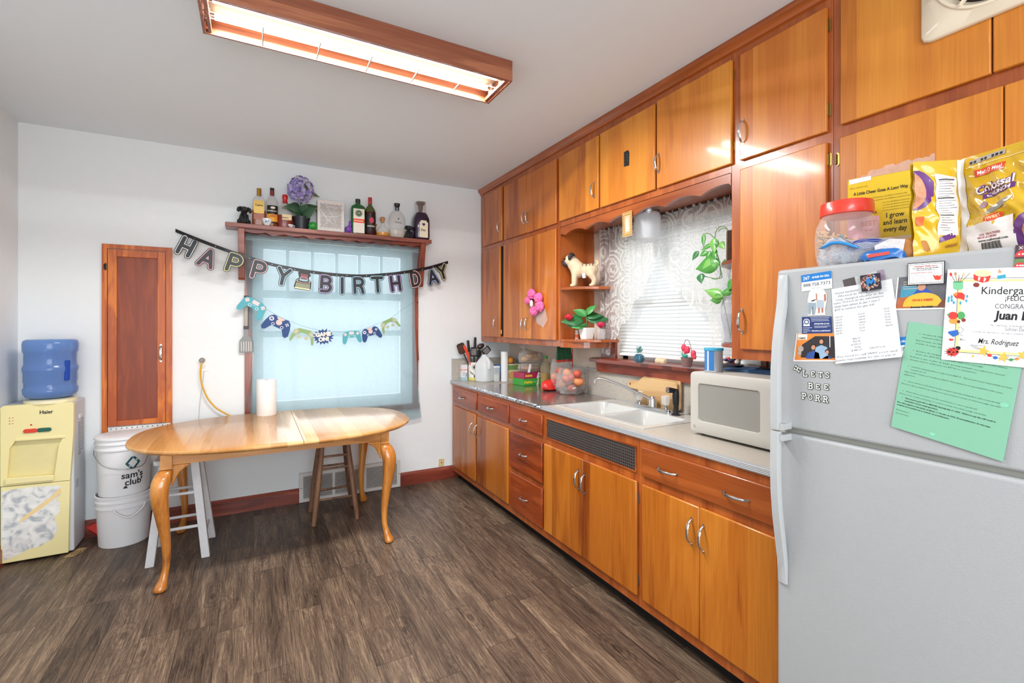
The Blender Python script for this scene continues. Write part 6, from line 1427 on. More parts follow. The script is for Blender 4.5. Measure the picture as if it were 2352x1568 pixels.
def utensil(px, py, kind, rot, m, label, Y=4.09, base=None, yaw=0):
    """tool standing in the crock: head centre seen at px,py; handle goes down into the crock"""
    hd = onY(px, py, Y); ft = V(base) if base else V((1.826, 4.10, CT+.03)); d = (hd-ft)
    t = thing('cooking_utensil', label, 'utensil', tuple(ft), group=None)
    MB().tube([(0, 0, 0), tuple(d*.85)], .006, 8).build('handle', m, t)
    M = Matrix.Translation(d) @ frame('B', (0, 0, 0)) @ Matrix.Rotation(rot, 4, 'Z')
    if kind == 'slot':
        b = MB()
        P = rrect(.062, .088, .012); b.prism(P, -.002, .002, M)
        h = b.build('head', m, t, smooth=0, bevel=.001)
        c = MB()
        for i in range(4): c.box(-.021+i*.0125, -.016+i*.0125, -.03, .03, .0022, .003, M)
        c.build('slot', mat('B8B4B4', .5), t, smooth=0)
    elif kind == 'perf':
        MB().prism(rrect(.078, .10, .02), -.002, .002, M).build('head', m, t, smooth=0)
        c = MB()
        for i in range(5):
            for j in range(6): c.box(-.03+i*.013, -.024+i*.013, -.038+j*.013, -.033+j*.013, .0022, .003, M)
        c.build('slot', mat('C07A58', .5), t, smooth=0)
    elif kind == 'spoon': MB().sph((0, 0, 0), .036, M, sc=(.85, 1.15, .25)).build('bowl', m, t, smooth=180)
    elif kind == 'grip': MB().prism(rrect(.024, .115, .010), -.008, .008, M).build('grip', m, t, smooth=0, bevel=.003)
    elif kind == 'ladle': MB().sph((0, 0, 0), .034, M, sc=(1.2, .8, .8)).build('bowl', m, t, smooth=180)
ub = mat('242426', .4, coat=.1)
utensil(1060, 800, 'perf', .35, mat('2A2422', .4), 'dark perforated spatula head at the far left of the crock', 4.11)
utensil(1071, 806, 'grip', .42, mat('E2482A', .35), 'bright orange utensil handle sticking up from the crock', 4.055)
utensil(1076, 795, 'grip', .1, ub, 'thin black utensil handle behind the orange handle', 4.12)
utensil(1091, 788, 'grip', -.05, ub, 'tallest black utensil handle standing upright in the crock', 4.12)
utensil(1088, 808, 'slot', .0, ub, 'black slotted turner facing front in the middle of the crock', 4.045)
utensil(1104, 795, 'ladle', .4, mat('3A2C2A', .2, coat=.4), 'shiny dark ladle at the top right of the crock', 4.13)
utensil(1117, 805, 'slot', -.85, ub, 'black slotted spatula leaning far right over the water jug', 4.04)
utensil(1099, 812, 'spoon', -.2, ub, 'round black spoon between the turner and the ladle', 4.08)
# gallon jug
t = thing('plastic_jug', 'translucent one-gallon plastic jug half full of water on the counter', 'jug', (1.868, 3.965, CT))
Mj = film('milky_plastic', 'F2F6F8', .6, .25, .5)
MB().lathe([(0, .0), (.068, .0), (.077, .012), (.078, .13), (.072, .165), (.05, .20), (.026, .225), (.020, .235), (.020, .248)], Matrix.Rotation(.5, 4, 'Z'), 32, sq=3.2, caps=False).build('jug', Mj, t)
MB().lathe([(0, .003), (.066, .004), (.074, .014), (.074, .115), (0, .115)], Matrix.Rotation(.5, 4, 'Z'), 32, sq=3.2).build('water', film('jug_water', 'CAD8E0', .3, .05, .5), t)
MB().tube(smooth_path([(.01, -.022, .225), (.01, -.062, .205), (.01, -.083, .17), (.01, -.082, .12)]), [.012]*19, 8).build('handle', Mj, t, smooth=180)
t = thing('blue_cup', 'bright blue plastic cup behind the water jug', 'cup', (2.06, 4.06, CT)); MB().lathe([(.028, 0), (.042, .14), (.040, .14), (.027, .004), (0, .004)], n=24, caps=False).build('cup', mat('2A78C0', .35), t)
t = thing('sugar_container', 'small clear plastic container of white powder with a white lid beside the paper tube', 'container', (1.972, 3.935, CT))
MB().lathe([(.028, 0), (.03, .004), (.03, .13), (.028, .134)], n=24, sq=5).build('container', film('cloudy_tub', 'DCE0E4', .45, .2, .5), t); MB().lathe([(0, .003), (.026, .003), (.026, .065), (0, .065)], n=24, sq=5).build('powder', mat('F0EEE8', .9), t)
MB().lathe([(.031, .128), (.031, .142), (0, .143)], n=24, sq=5).build('lid', M_whitep, t)
t = thing('paper_towel_roll', 'tall thin roll of white paper standing on the foil-covered counter', 'paper towels', (2.045, 3.905, CT+.0005))
MB().lathe([(.008, 0), (.034, 0), (.034, .272), (.032, .274), (.008, .274)], n=32, caps=False).build('roll', M_tow, t)
MB().lathe([(.0075, .001), (.0085, .001), (.0085, .273), (.0075, .273)], n=16, caps=False).build('core', mat('A8977C', .8), t)
t = thing('glass_jar', 'clear glass canister with a dark lid at the back of the counter', 'jar', (2.165, 4.03, CT)); MB().lathe([(.04, 0), (.045, .006), (.045, .16), (.038, .175), (.038, .185)], n=24).build('jar', film('canister_glass', 'C0BCB8', .25, .05, .8), t); MB().lathe([(.042, .18), (.042, .20), (0, .202)], n=24).build('lid', M_black, t)
t = thing('snack_box', 'cream and green printed food box behind the green snack carton', 'box', (2.14, 3.93, CT)); MB().box(-.075, .07, -.02, .02, 0, .155).build('box', mat('E4D8B4', .6), t, smooth=0)
b = MB(); M = frame('B', (0, -.0203, 0)); b.flat(rrect(.12, .045, .004, 0, .122), 0, M); b.build('printed_band', mat('7A9A5A', .6), t, smooth=0); MB().disc(-.01, .05, .04, .0002, M).build('food_picture', mat('D8A868', .6, var=.3, vs=50), t, smooth=0)
t = thing('orange', 'round orange fruit resting on the snack box', 'fruit', (2.115, 3.93, CT+.156)); MB().sph((0, 0, .034), .036, sc=(1, 1, .95)).build('orange', mat('E29238', .5, bump=.4, bscale=150), t, smooth=180)
# snack cake cartons, flat boxes one on the other
def flatbox(name, label, z, col, col2, words, loc, w, d, h, rz):
    t = thing('snack_carton', label, 'box', (loc[0], loc[1], z), rz)
    MB().box(-w/2, w/2, -d/2, d/2, 0, h).build('carton', mat(col, .4, coat=.2, var=.04), t, smooth=0, bevel=.002)
    M = frame('B', (0, -d/2-.0006, h/2)); text(words, h*.52, M @ Matrix.Translation((-w*.28, 0, 0)), mat('F0D040', .5), t, absolute=False, align='CENTER', bold=.0012, shear=.2)
    b = MB().flat([(w*.10, -h/2), (w*.22, -h/2), (w*.24, h/2), (w*.18, h/2)], 0, M); b.build('diagonal_flash', mat(col2, .5), t, smooth=0)
    return t, M
t, M = flatbox('green', 'green snack cake carton lying flat at the bottom of the stack', CF, '3FA23C', 'D8E0C0', 'Debbie', (2.115, 3.585), .225, .165, .058, .10)
text('TREE', .014, M @ Matrix.Translation((.005, 0, .0004)), mat('E8F0D8', .5), t, absolute=False, align='CENTER')
t, M = flatbox('pink', 'dark pink snack cake carton stacked on the green one', CF+.0585, 'A82A50', 'F0E8EC', 'Debbie', (2.12, 3.585), .225, .155, .050, .12)
b = MB().flat(rrect(.036, .034, .002, .062, 0), .0004, M); b.build('barcode_patch', M_paper, t, smooth=0); b = MB()
for i in range(9): b.box(.048+i*.0032, .0495+i*.0032, -.010, .010, .0005, .0008, M)
b.build('barcode', M_ink, t, smooth=0, kind='stuff')
t = thing('clamshell_box', 'clear plastic clamshell of muffins on top of the snack cartons', 'container', (2.13, 3.585, CF+.1095), .12)
cl = film('clamshell_plastic', 'D8D8D4', .16, .06, .9, bump=.3, bscale=60)
b = MB().lathe([(.07, 0), (.085, .006), (.098, .03), (.102, .032), (.096, .036), (.086, .068), (.070, .075), (0, .075)], Matrix.Diagonal((1.05, .75, 1, 1)), 4*9, sq=5); b.build('clamshell', cl, t, smooth=30)
b = MB()
for x in (-.05, 0, .05):
    for y in (-.025, .03): b.sph((x, y, .032), .024, sc=(1, 1, 1.1))
b.build('muffin', mat('9A6A48', .8, var=.2), t, smooth=180, kind='stuff'); MB().prism([(-.082, .0), (-.055, .0), (-.04, .068), (-.062, .072)], 0, .0006, frame('B', (0, -.072, .002))).build('paper_seal', M_paper, t, smooth=0)
def bag(t, pts, m, name='bag', n=22, wob=.006, sc_=(1, .7), seed=1, top=None):
    """crumpled sack: list of (radius, z, dx); section squashed in y"""
    rnd = random.Random(seed); b = MB(); vs = []
    for r, z, dx in pts:
        for i in range(n):
            a = 2*PI*i/n; rr = r*(1+rnd.uniform(-.10, .10)); vs.append((dx+rr*math.cos(a)*sc_[0], rr*math.sin(a)*sc_[1], z+rnd.uniform(-wob, wob)*(z > .003)))
    k = len(pts); fs = [(j*n+i, j*n+(i+1) % n, (j+1)*n+(i+1) % n, (j+1)*n+i) for j in range(k-1) for i in range(n)]
    fs.append(tuple(range(n-1, -1, -1))); b.add(vs, fs); return b.build(name, m, t, smooth=50)
clr = film('cellophane', 'D8D4D0', .2, .08, 1.0, bump=.6, bscale=45)
t = thing('bread_bag', 'clear bag of tan bread rolls piled on the clamshell, neck twisted at the upper left', 'bread', (2.135, 3.585, CF+.186))
bag(t, [(.06, .0, 0), (.10, .012, 0), (.115, .045, .005), (.105, .085, .0), (.06, .105, -.03), (.02, .12, -.065), (.03, .15, -.075), (.042, .165, -.08)], clr, seed=4)
b = MB()
for x, y, z in ((-.055, 0, .035), (.0, .02, .035), (.05, -.01, .035), (-.02, -.02, .065), (.035, 0, .068)): b.sph((x, y, z), .034, sc=(1.2, .9, .72))
b.build('bread_roll', mat('C49A6A', .8, var=.25, vs=35), t, smooth=180, kind='stuff')
t = thing('oil_bottle', 'big clear bottle of golden cooking oil with a green cap beside the snack cartons', 'bottle', (2.185, 3.415, CF))
MB().lathe([(.040, 0), (.046, .006), (.046, .05), (.042, .06), (.046, .07), (.046, .12), (.044, .15), (.035, .19), (.018, .215), (.016, .235)], n=24).build('bottle', film('pet_bottle', 'C8B888', .22, .05, .9, bump=.5, bscale=70), t); MB().lathe([(0, .004), (.042, .006), (.043, .11), (0, .11)], n=24).build('oil', mat('A8842E', .2, coat=.4), t)
MB().lathe([(.018, .232), (.018, .255), (0, .256)], n=20).build('cap', mat('5A9A4A', .4), t)
# peach sack standing up at the back with printed header
t = thing('fruit_sack', 'tall clear sack of peaches with a green and red printed top', 'bag of fruit', (2.14, 3.130, CF+.03))
bag(t, [(.07, .0, 0), (.085, .03, 0), (.085, .10, 0), (.08, .17, 0), (.075, .22, 0)], clr, 'clear_front', seed=8, sc_=(1, .62))
b = MB(); M = Matrix.Rotation(.15, 4, 'Z'); vs = []
for j in range(6):
    for i in range(13): u = i/12-.5; vs.append((u*.165, -.045+.006*math.sin(i*1.9+j), .205+.115*j/5+.004*math.sin(i)))
b.add(vs, [(j*13+i, j*13+i+1, (j+1)*13+i+1, (j+1)*13+i) for j in range(5) for i in range(12)], M); b.build('green_header', mat('1F5A3C', .35, var=.7, vs=28), t, smooth=180, sol=.001)
b = MB(); b.add([(u*.168, -.0475+.006*math.sin(i*1.9), z) for z in (.198, .216) for i, u in [(k, k/12-.5) for k in range(13)]], [(i, i+1, 14+i, 13+i) for i in range(12)], M).build('red_band', mat('D83A2E', .4), t, smooth=180, sol=.001)
b = MB(); b.add([(.085+.001*i, -.046, z) for z in (.02, .30) for i in (0, 8)], [(0, 1, 3, 2)], M).build('red_edge', mat('D83A2E', .4), t, smooth=0, sol=.001)
mpc = mat('DD8A58', .6, var=.3, vs=25); mpr = mat('C85A48', .6, var=.3, vs=25)
def fruit(loc, r, m, label, grp): t = thing('peach', label, 'fruit', loc, group=grp); b = MB().sph((0, 0, r*.95), r, sc=(1.03, 1, .95), n=18, k=12); b.build('fruit', m, t, smooth=180); return t
fruit((2.115, 3.165, CF+.07), .036, mpc, 'yellow-orange peach low in the tall header sack, left side', 'peaches in the tall sack')
fruit((2.11, 3.09, CF+.125), .034, mpr, 'reddish peach high in the tall header sack', 'peaches in the tall sack')
fruit((2.16, 3.12, CF+.035), .034, mpc, 'peach in the tall header sack hidden behind the lower bag', 'peaches in the tall sack')
t = thing('red_bag', 'bright red printed plastic food bag lying in front of the oil bottle', 'bag', (2.075, 3.165, CF), .1)
o = bag(t, [(.06, .0, 0), (.098, .012, 0), (.10, .04, .0), (.085, .065, .0), (.05, .082, .01), (.0, .088, .01)], mat('D83630', .25, coat=.5, var=.15), seed=5, sc_=(1, .55), wob=.004)
b = MB()
for i in range(5): b.stroke([(-.01+.004*i, .052-.009*i), (.05+.004*i, .046-.009*i)], .0012)
b.v = [(x, -.056, y) for x, y, z in b.v]; b.build('white_print', mat('F0C8C0', .5), t, smooth=0)
t = thing('peach_bag', 'clear plastic produce bag full of red-orange peaches nearest the sink', 'bag of fruit', (2.118, 2.960, CF))
bag(t, [(.07, .0, 0), (.104, .010, 0), (.118, .045, 0), (.118, .10, 0), (.112, .14, .0), (.100, .160, .01), (.110, .182, .015), (.118, .195, .02)], clr, seed=11, sc_=(1, .86), n=30)
for i, (px, py, r) in enumerate(((1302, 869, .037), (1330, 876, .038), (1314, 889, .038), (1303, 856, .034), (1316, 866, .033), (1292, 884, .030), (1326, 858, .03))):
    p = onX(px, py, 2.085+.026*(i % 3)); fruit((p.x, p.y, max(CF+.004, p.z-r*.95)), r, (mpr, mpc)[i % 2], ('large reddish peach at the left of the clear produce bag', 'peach at the right side of the clear produce bag', 'lowest front peach in the clear produce bag', 'upper left peach in the clear produce bag', 'upper middle peach in the clear produce bag', 'lower left peach in the clear produce bag', 'topmost right peach in the clear produce bag')[i], 'peaches in the produce bag')
MB().prism(rrect(.03, .014, .003), 0, .0006, Matrix.Translation((-.03, -.086, .05)) @ frame('B', (0, 0, 0)) @ Matrix.Rotation(.25, 4, 'Z')).build('sticker', M_paper, D.objects['peach_bag'], smooth=0)
# cutting boards leaning on the backsplash
bw_ = wood('pale_board_wood', 'D2AE7C', 'C29A68', 'A07A4C', 'Y', 'Z', .3, .6, 0, freq=1.2)
def lean(px, py, X): p = onX(px, py, X); return (-p.y, p.z)
t = thing('cutting_board', 'larger pale wood cutting board with a darker top band leaning on the backsplash', 'cutting board', (2.22, 2.13, .922))
M = frame('R', (2.225, 0, 0)); P = rrect(.30, .225, .02, -2.135, 1.045)
MB().prism(P, 0, .014, M).build('board', bw_, t, absolute=True, smooth=0, bevel=.002)
MB().prism(rrect(.298, .045, .012, -2.135, 1.134), .0, .0148, M).build('dark_top_edge', wood('dark_board_edge', '9A7A5C', '86684C', '6A4E38', 'Y', 'Z', .3, .6, 0), t, absolute=True, smooth=0)
t = thing('cutting_board', 'paddle-shaped cutting board with a holed handle pointing left, behind the faucet', 'cutting board', (2.20, 2.15, .922))
M = frame('R', (2.205, 0, 0), 0); q = [(-2.30, .935), (-2.01, .935), (-1.995, .96), (-1.993, 1.09), (-2.01, 1.10), (-2.275, 1.105), (-2.30, 1.088), (-2.315, 1.075)]+[(-2.385+.026*math.cos(a), 1.050+.026*math.sin(a)) for a in [math.radians(100+20*i) for i in range(9)]]+[(-2.318, 1.02)]
MB().prism(q, 0, .014, M).build('board', bw_, t, absolute=True, smooth=0, bevel=.002)
MB().disc(-2.388, 1.050, .006, .0145, M, 12).build('hole', M_dark, t, absolute=True, smooth=0)
# on the microwave
t = thing('formula_can', 'blue and silver powder can with a blue lid standing on the microwave', 'can', (1.935, 1.535, 1.2172))
MB().lathe([(.040, 0), (.0415, .002), (.0405, .006), (.0405, .100), (.0415, .103)], n=36).build('can', mat('B4B4B8', .35, metal=.3, var=.03), t)
MB().lathe([(.0410, .007), (.0410, .099)], Matrix.Rotation(0, 4, 'Z'), 24, caps=False, a0=math.radians(100), a1=math.radians(222)).build('blue_label', mat('2A74B8', .35, coat=.3), t)
MB().lathe([(.0412, .007), (.0412, .099)], None, 10, caps=False, a0=math.radians(176), a1=math.radians(186)).build('white_stripe', mat('D8E4F0', .35), t)
MB().lathe([(.0425, .100), (.044, .102), (.044, .112), (.042, .1135), (0, .1135)], n=36).build('lid', mat('3FA2C8', .4), t)
b = MB(); a0 = math.radians(255)
for i in range(11): b.box(-.019, .019, .022+i*.0065, .0245+i*.0065, 0, .0003)
b.v = [((.0412+z)*math.cos(a0+x/.041), (.0412+z)*math.sin(a0+x/.041), y) for x, y, z in b.v]; b.build('print_lines', mat('8A8A90', .5), t, smooth=0)
t = thing('blue_mat', 'folded dark blue mat lying on top of the microwave', 'mat', (2.09, 1.34, 1.2172))
b = MB(); n = 10; vs = []
for k in (0, 1):
    for i in range(n+1):
        for j in range(n+1):
            x, y = 2.02+.17*i/n, 1.13+.44*j/n; vs.append((x, y, 1.2178+.007*k+(.010*math.sin(PI*j/n)**2*(k)+.004*math.sin(i*.9+j*.5)*k)))
g_ = lambda k, i, j: k*(n+1)**2+i*(n+1)+j
fs = [(g_(1, i, j), g_(1, i+1, j), g_(1, i+1, j+1), g_(1, i, j+1)) for i in range(n) for j in range(n)]+[(g_(0, i, j), g_(0, i, j+1), g_(0, i+1, j+1), g_(0, i+1, j)) for i in range(n) for j in range(n)]
for i in range(n): fs += [(g_(0, i, 0), g_(0, i+1, 0), g_(1, i+1, 0), g_(1, i, 0)), (g_(0, i+1, n), g_(0, i, n), g_(1, i, n), g_(1, i+1, n)), (g_(0, 0, i+1), g_(0, 0, i), g_(1, 0, i), g_(1, 0, i+1)), (g_(0, n, i), g_(0, n, i+1), g_(1, n, i+1), g_(1, n, i))]
b.add(vs, fs); b.build('mat', mat('2E4E74', .8, var=.3, vs=60), t, absolute=True, smooth=60)
# ================================================================ PAPERS AND MAGNETS ON THE REFRIGERATOR DOOR
MFR = frame('R', (XF, 0, 0))
def F2(px, py): p = onX(px, py, XF); return V((-p.y, p.z))
class Sheet:
    """a thin sheet on the door: four corners (TL, TR, BR, BL) in door coordinates, lift off the door, curl at the foot"""
    def __init__(s, name, label, cat, c, m, w=.001, curl=0.0, wav=0.0, px=True, group=None, th=.0004):
        s.c = [F2(*q) for q in c] if px else [V(q) for q in c]; s.w = w; s.curl = curl; s.wav = wav
        s.W = ((s.c[1]-s.c[0]).length+(s.c[2]-s.c[3]).length)/2; s.H = ((s.c[0]-s.c[3]).length+(s.c[1]-s.c[2]).length)/2
        ctr = (s.c[0]+s.c[1]+s.c[2]+s.c[3])/4
        s.t = thing(name, label, cat, tuple(MFR @ V((ctr.x, ctr.y, w))), group=group)
        n = 10 if (curl or wav) else 1; b = MB()
        for k in (0, 1):
            for j in range(n+1):
                for i in range(n+1): b.v.append(tuple(s.P(i/n, j/n, -th*(1-k))))
        m1 = (n+1)**2; g = lambda k, i, j: k*m1+j*(n+1)+i
        b.f = [(g(1, i, j), g(1, i+1, j), g(1, i+1, j+1), g(1, i, j+1)) for i in range(n) for j in range(n)]+[(g(0, i, j), g(0, i, j+1), g(0, i+1, j+1), g(0, i+1, j)) for i in range(n) for j in range(n)]
        for i in range(n): b.f += [(g(0, i, 0), g(0, i+1, 0), g(1, i+1, 0), g(1, i, 0)), (g(0, i+1, n), g(0, i, n), g(1, i, n), g(1, i+1, n)), (g(0, 0, i+1), g(0, 0, i), g(1, 0, i), g(1, 0, i+1)), (g(0, n, i), g(0, n, i+1), g(1, n, i+1), g(1, n, i))]
        s.o = b.build('sheet', m, s.t, absolute=True, smooth=60)
    def P(s, u, v, dw=0):
        p = (s.c[3]*(1-u)+s.c[2]*u)*(1-v)+(s.c[0]*(1-u)+s.c[1]*u)*v
        w = s.w+s.curl*max(0, 1-v)**2+s.wav*math.sin(v*19)*math.sin(u*5+1)+dw+abs(s.wav)
        return MFR @ V((p.x, p.y, w))
    def put(s, name, mb, m, dw=.0004, label=None):
        """local metres from the lower left corner"""
        mb.v = [tuple(s.P(x/s.W, y/s.H, dw+z)) for x, y, z in mb.v]; return mb.build(name, m, s.t, absolute=True, smooth=0, label=label)
    def txt(s, x, y, string, size, m=None, width=None, align='LEFT', bold=0, shear=0, name='lettering', dw=.0004, mb=None):
        b = MB(); text(string, size, Matrix.Translation((x, y, 0)), None, mb=b, width=width, align=align, bold=bold, shear=shear)
        if mb is not None: mb.add(b.v, b.f); return
        return s.put(name, b, m or M_ink, dw)
def R_(b, x0, x1, y0, y1, w=0): return b.flat([(x0, y0), (x1, y0), (x1, y1), (x0, y1)], w)
M_blue = mat('1A70B8', .4, var=.03)
# photo strip, note, M magnet
s = Sheet('photo_strip', 'tilted photo strip, dark at the left and purple at the right, behind the handwritten note', 'photo', [(1936, 643), (2029.8, 618), (2036, 644), (1941.5, 664)], mat('B4B6B8', .35, var=.05), .0008)
b = R_(MB(), 0, s.W*.30, 0, s.H); s.put('dark_picture', b, mat('4A4444', .4, var=.4, vs=50)); b = R_(MB(), s.W*.84, s.W, 0, s.H); s.put('purple_picture', b, mat('8A7888', .4, var=.1))
s = Sheet('handwritten_note', 'wrinkled lined notepaper covered in pencil handwriting', 'note', [(1910.4, 664), (2049.7, 640), (2075, 819), (1922.8, 835)], mat('D2D3D5', .75, var=.04, vs=6), .0014, curl=.006, wav=.0006)
b = MB()
for i in range(24): y = s.H*(.02+.04*i); R_(b, 0, s.W, y, y+.0003)
s.put('ruled_line', b, mat('B8BCC4', .7), .0002, label='faint ruled lines'); b = MB(); hand = mat('6E6E74', .7)
rows = [(.93, .05, .55, "Sherry Linsmeier"), (.885, .10, .95, "Moved in Nov, 2025"), (.84, .05, .98, "Only changed electric to his"), (.80, .02, .98, "name. Did not do the information"), (.755, .03, .9, "until Sept when in Jan I saw I"), (.71, .03, .8, "$77 in service for gas bill")]
for y, x0, x1, w_ in rows: s.txt(s.W*x0, s.H*y, w_, .0075, width=s.W*(x1-x0)*.85, shear=.25, mb=b)
for i, (a, c, d) in enumerate((("12/5-1/6", "216.23", "77.00"), ("1/6-2/4", "218.34", "77.00"), ("2/4-3/5", "183.00", "77.00"), ("3/5-4/4", "144.22", "77.00"), ("4/4-5/2", "71.99", "77.00"), ("5/2-6/3", "32.34", "77.00"), ("6/3-7/1", "13.62", "462.00"))):
    y = s.H*(.61-.036*i); s.txt(s.W*.03, y, a, .006, mb=b, shear=.2); s.txt(s.W*.42, y, c, .006, mb=b, shear=.2); s.txt(s.W*.82, y+s.H*.02, d, .006, mb=b, shear=.2)
for y, x, w_ in ((.30, .3, "832.17"), (.265, .3, "462.00"), (.225, .27, "$ 370.17"), (.185, .32, "77.00"), (.15, .27, "$ 447.17"), (.085, .02, "You need to call WPS soon and"), (.04, .0, "assume responsibility for this or pay us")): s.txt(s.W*x, s.H*y, w_, .007, mb=b, shear=.2, width=s.W*.92 if 'e' in w_ else None)
s.txt(s.W*.55, s.H*.155, "6/28-7/27 is 15", .006, mb=b, shear=.2)
s.put('handwriting', b, hand, .0005, label='grey pencil handwriting')
s = Sheet('glitter_magnet', 'dark square magnet with a blue letter M ringed by glittering beads', 'magnet', [(1979.5, 633.4), (2023.7, 626.8), (2027.6, 663), (1983.8, 670.4)], mat('22202C', .3, var=.2), .010, th=.005)
b = MB(); W_, H_ = s.W, s.H; b.stroke([(W_*.36, H_*.22), (W_*.36, H_*.85), (W_*.56, H_*.45), (W_*.74, H_*.85), (W_*.74, H_*.22)], W_*.05); b.stroke([(W_*.2, H_*.7), (W_*.56, H_*.42)], W_*.04); s.put('letter', b, mat('2A78B8', .3))
rnd = random.Random(9); bb = [MB() for _ in range(3)]
for i in range(130):
    a = rnd.uniform(0, 2*PI); r = rnd.uniform(.26, .47); x, y = W_*(.5+r*math.cos(a)), H_*(.5+r*math.sin(a)); bb[i % 3].disc(x, y, .0016, 0, n=6)
for q, h in zip(bb, ('D8C0B0', 'B05A50', '8A7460')): s.put('beads', q, mat(h, .2, metal=.3), .0006)
for o in s.t.children:
    if o.name.startswith('beads'): o['kind'] = 'stuff'
# nurse magnet, twice (second peeks out behind the note)
def nurse(c, label, w):
    s = Sheet('phone_magnet', label, 'magnet', c, mat('E2E4E6', .4, var=.01), w)
    s.put('blue_band', R_(MB(), 0, s.W, s.H*.56, s.H), M_blue); wt = mat('F2F4F6', .5, var=0)
    s.txt(s.W*.06, s.H*.76, '24/7', s.H*.30, wt, dw=.0008, width=s.W*.22, bold=.0001, shear=.1); s.txt(s.W*.37, s.H*.76, 'NURSE ON CALL', s.H*.15, wt, dw=.0008, width=s.W*.56, bold=.0002)
    s.txt(s.W*.06, s.H*.34, '888.758.7373', s.H*.26, width=s.W*.88); s.txt(s.W*.35, s.H*.12, 'NurseLine', s.H*.08, width=s.W*.28); return s
nurse([(1841.2, 632.3), (1910.4, 621.5), (1912, 661.6), (1842.4, 669.3)], 'blue and white 24/7 NURSE ON CALL magnet, top left of the freezer door', .0016)
nurse([(2014, 780), (2088, 772), (2088, 814), (2014, 826)], 'phone magnet mostly hidden between the handwritten note and green letter', .0008)
# cut-out photo of two people
t = thing('cutout_photo', 'cut-out photo of two people in white shirts, one in jeans and one in shorts', 'photo', tuple(MFR @ V((*F2(1877, 695), .001))))
def poly(pts, m, name, w, parent=t, scale=1): return MB().flat([tuple(F2(1820+x/6.03, 590+y/6.03)) for x, y in pts], w, MFR).build(name, m, parent, absolute=True, smooth=0)
poly([(215, 810), (212, 600), (235, 480), (300, 450), (440, 450), (480, 520), (478, 610), (455, 720), (460, 800), (350, 805)], mat('DCD8D4', .5), 'print_edge', .001)
poly([(225, 635), (222, 560), (240, 480), (325, 460), (335, 560), (325, 640)], mat('D8D4CE', .5, var=.1), 'white_shirt', .0014)
poly([(335, 595), (340, 460), (440, 455), (455, 520), (435, 600)], mat('E0DEDA', .5, var=.05), 'white_shirt', .0014)
poly([(218, 630), (330, 635), (335, 700), (315, 800), (285, 800), (280, 690), (255, 790), (222, 795)], mat('8A9AA4', .5, var=.2, vs=60), 'jeans', .0015)
poly([(340, 600), (436, 595), (440, 700), (345, 705)], mat('A0ACB4', .5, var=.1), 'shorts', .0015)
for q in ([(358, 705), (385, 705), (380, 775), (362, 780)], [(405, 705), (432, 702), (430, 770), (410, 772)], [(440, 520), (468, 510), (470, 600), (448, 620)], [(328, 510), (345, 505), (350, 590), (335, 600)]): poly(q, mat('A86A58', .5), 'limb', .0016)
poly([(282, 690), (290, 690), (288, 800), (282, 800)], M_black, 'gap', .0017); poly([(262, 605), (325, 585), (326, 596), (280, 618)], M_black, 'wristband', .0017)
# navy school magnet
s = Sheet('school_magnet', 'navy blue school phone magnet with a round white crest', 'magnet', [(1842.7, 727.6), (1910.4, 726.3), (1912.5, 766), (1843.2, 767)], mat('24356A', .4, var=.03), .0016)
wt = mat('D8DCE6', .5, var=0); W_, H_ = s.W, s.H; b = MB().ring(W_*.16, H_*.70, W_*.09, W_*.115); b.disc(W_*.16, H_*.70, W_*.055); R_(b, W_*.05, W_*.27, H_*.46, H_*.56)
for i, (y, x0, x1) in enumerate(((.93, .30, .94), (.84, .32, .9), (.75, .32, .92), (.36, .04, .35), (.27, .04, .25), (.18, .04, .3), (.10, .04, .18), (.44, .42, .95), (.37, .42, .85))): R_(b, W_*x0, W_*x1, H_*y-.0004, H_*y+.0006)
s.put('printed_lines', b, wt, label='white crest and small print'); s.txt(W_*.42, H_*.58, '(920)448-2142', H_*.11, wt, width=W_*.5, bold=.0002); s.txt(W_*.33, H_*.17, '"IMPORTA LA ASISTENCIA"', H_*.09, wt, width=W_*.62, bold=.0002)
# family photo
s = Sheet('family_photo', 'orange-framed snapshot of three people in blue shirts leaning together', 'photo', [(1830, 766), (1920, 764), (1922.5, 830), (1822.5, 829.6)], mat('E8E4E0', .3, var=.02), .0012)
W_, H_ = s.W, s.H
s.put('orange_border', R_(MB(), W_*.03, W_*.99, H_*.05, H_*.99), mat('DC8238', .4, var=.15, vs=60)); s.put('dark_background', MB().flat([(W_*.18, H_*.14), (W_*.97, H_*.12), (W_*.97, H_*.88), (W_*.5, H_*.9), (W_*.18, H_*.6)]), mat('2E2A2E', .4, var=.4, vs=50), .0007)
s.put('banner_strip', R_(MB(), W_*.05, W_*.30, H_*.78, H_*.97), mat('E6D8CC', .4, var=.2, vs=120), .0009); s.txt(W_*.07, H_*.83, 'SUMMER!', H_*.09, mat('4A3A3A', .5), dw=.0011, width=W_*.2, bold=.0002)
for cx_, cy_, r_, hc, sc2 in ((.47, .50, .085, '2A4A8C', .30), (.66, .70, .08, '8AA4BC', .30), (.80, .33, .065, '23407E', .2)):
    s.put('blue_shirt', MB().flat([(W_*(cx_-sc2*.55), H_*.1), (W_*(cx_+sc2*.55), H_*.1), (W_*(cx_+sc2*.45), H_*(cy_-.2)), (W_*cx_, H_*(cy_-.12)), (W_*(cx_-sc2*.45), H_*(cy_-.2))]), mat(hc, .5, var=.15, vs=60), .0010)
    s.put('hair', MB().disc(W_*cx_, H_*(cy_+.03), r_*H_*1.15, n=16), mat('1E1614', .5), .0012); s.put('face', MB().disc(W_*cx_, H_*cy_, r_*H_*.82, n=16, ry=r_*H_*.98), mat('B98468', .5, var=.05), .0014)
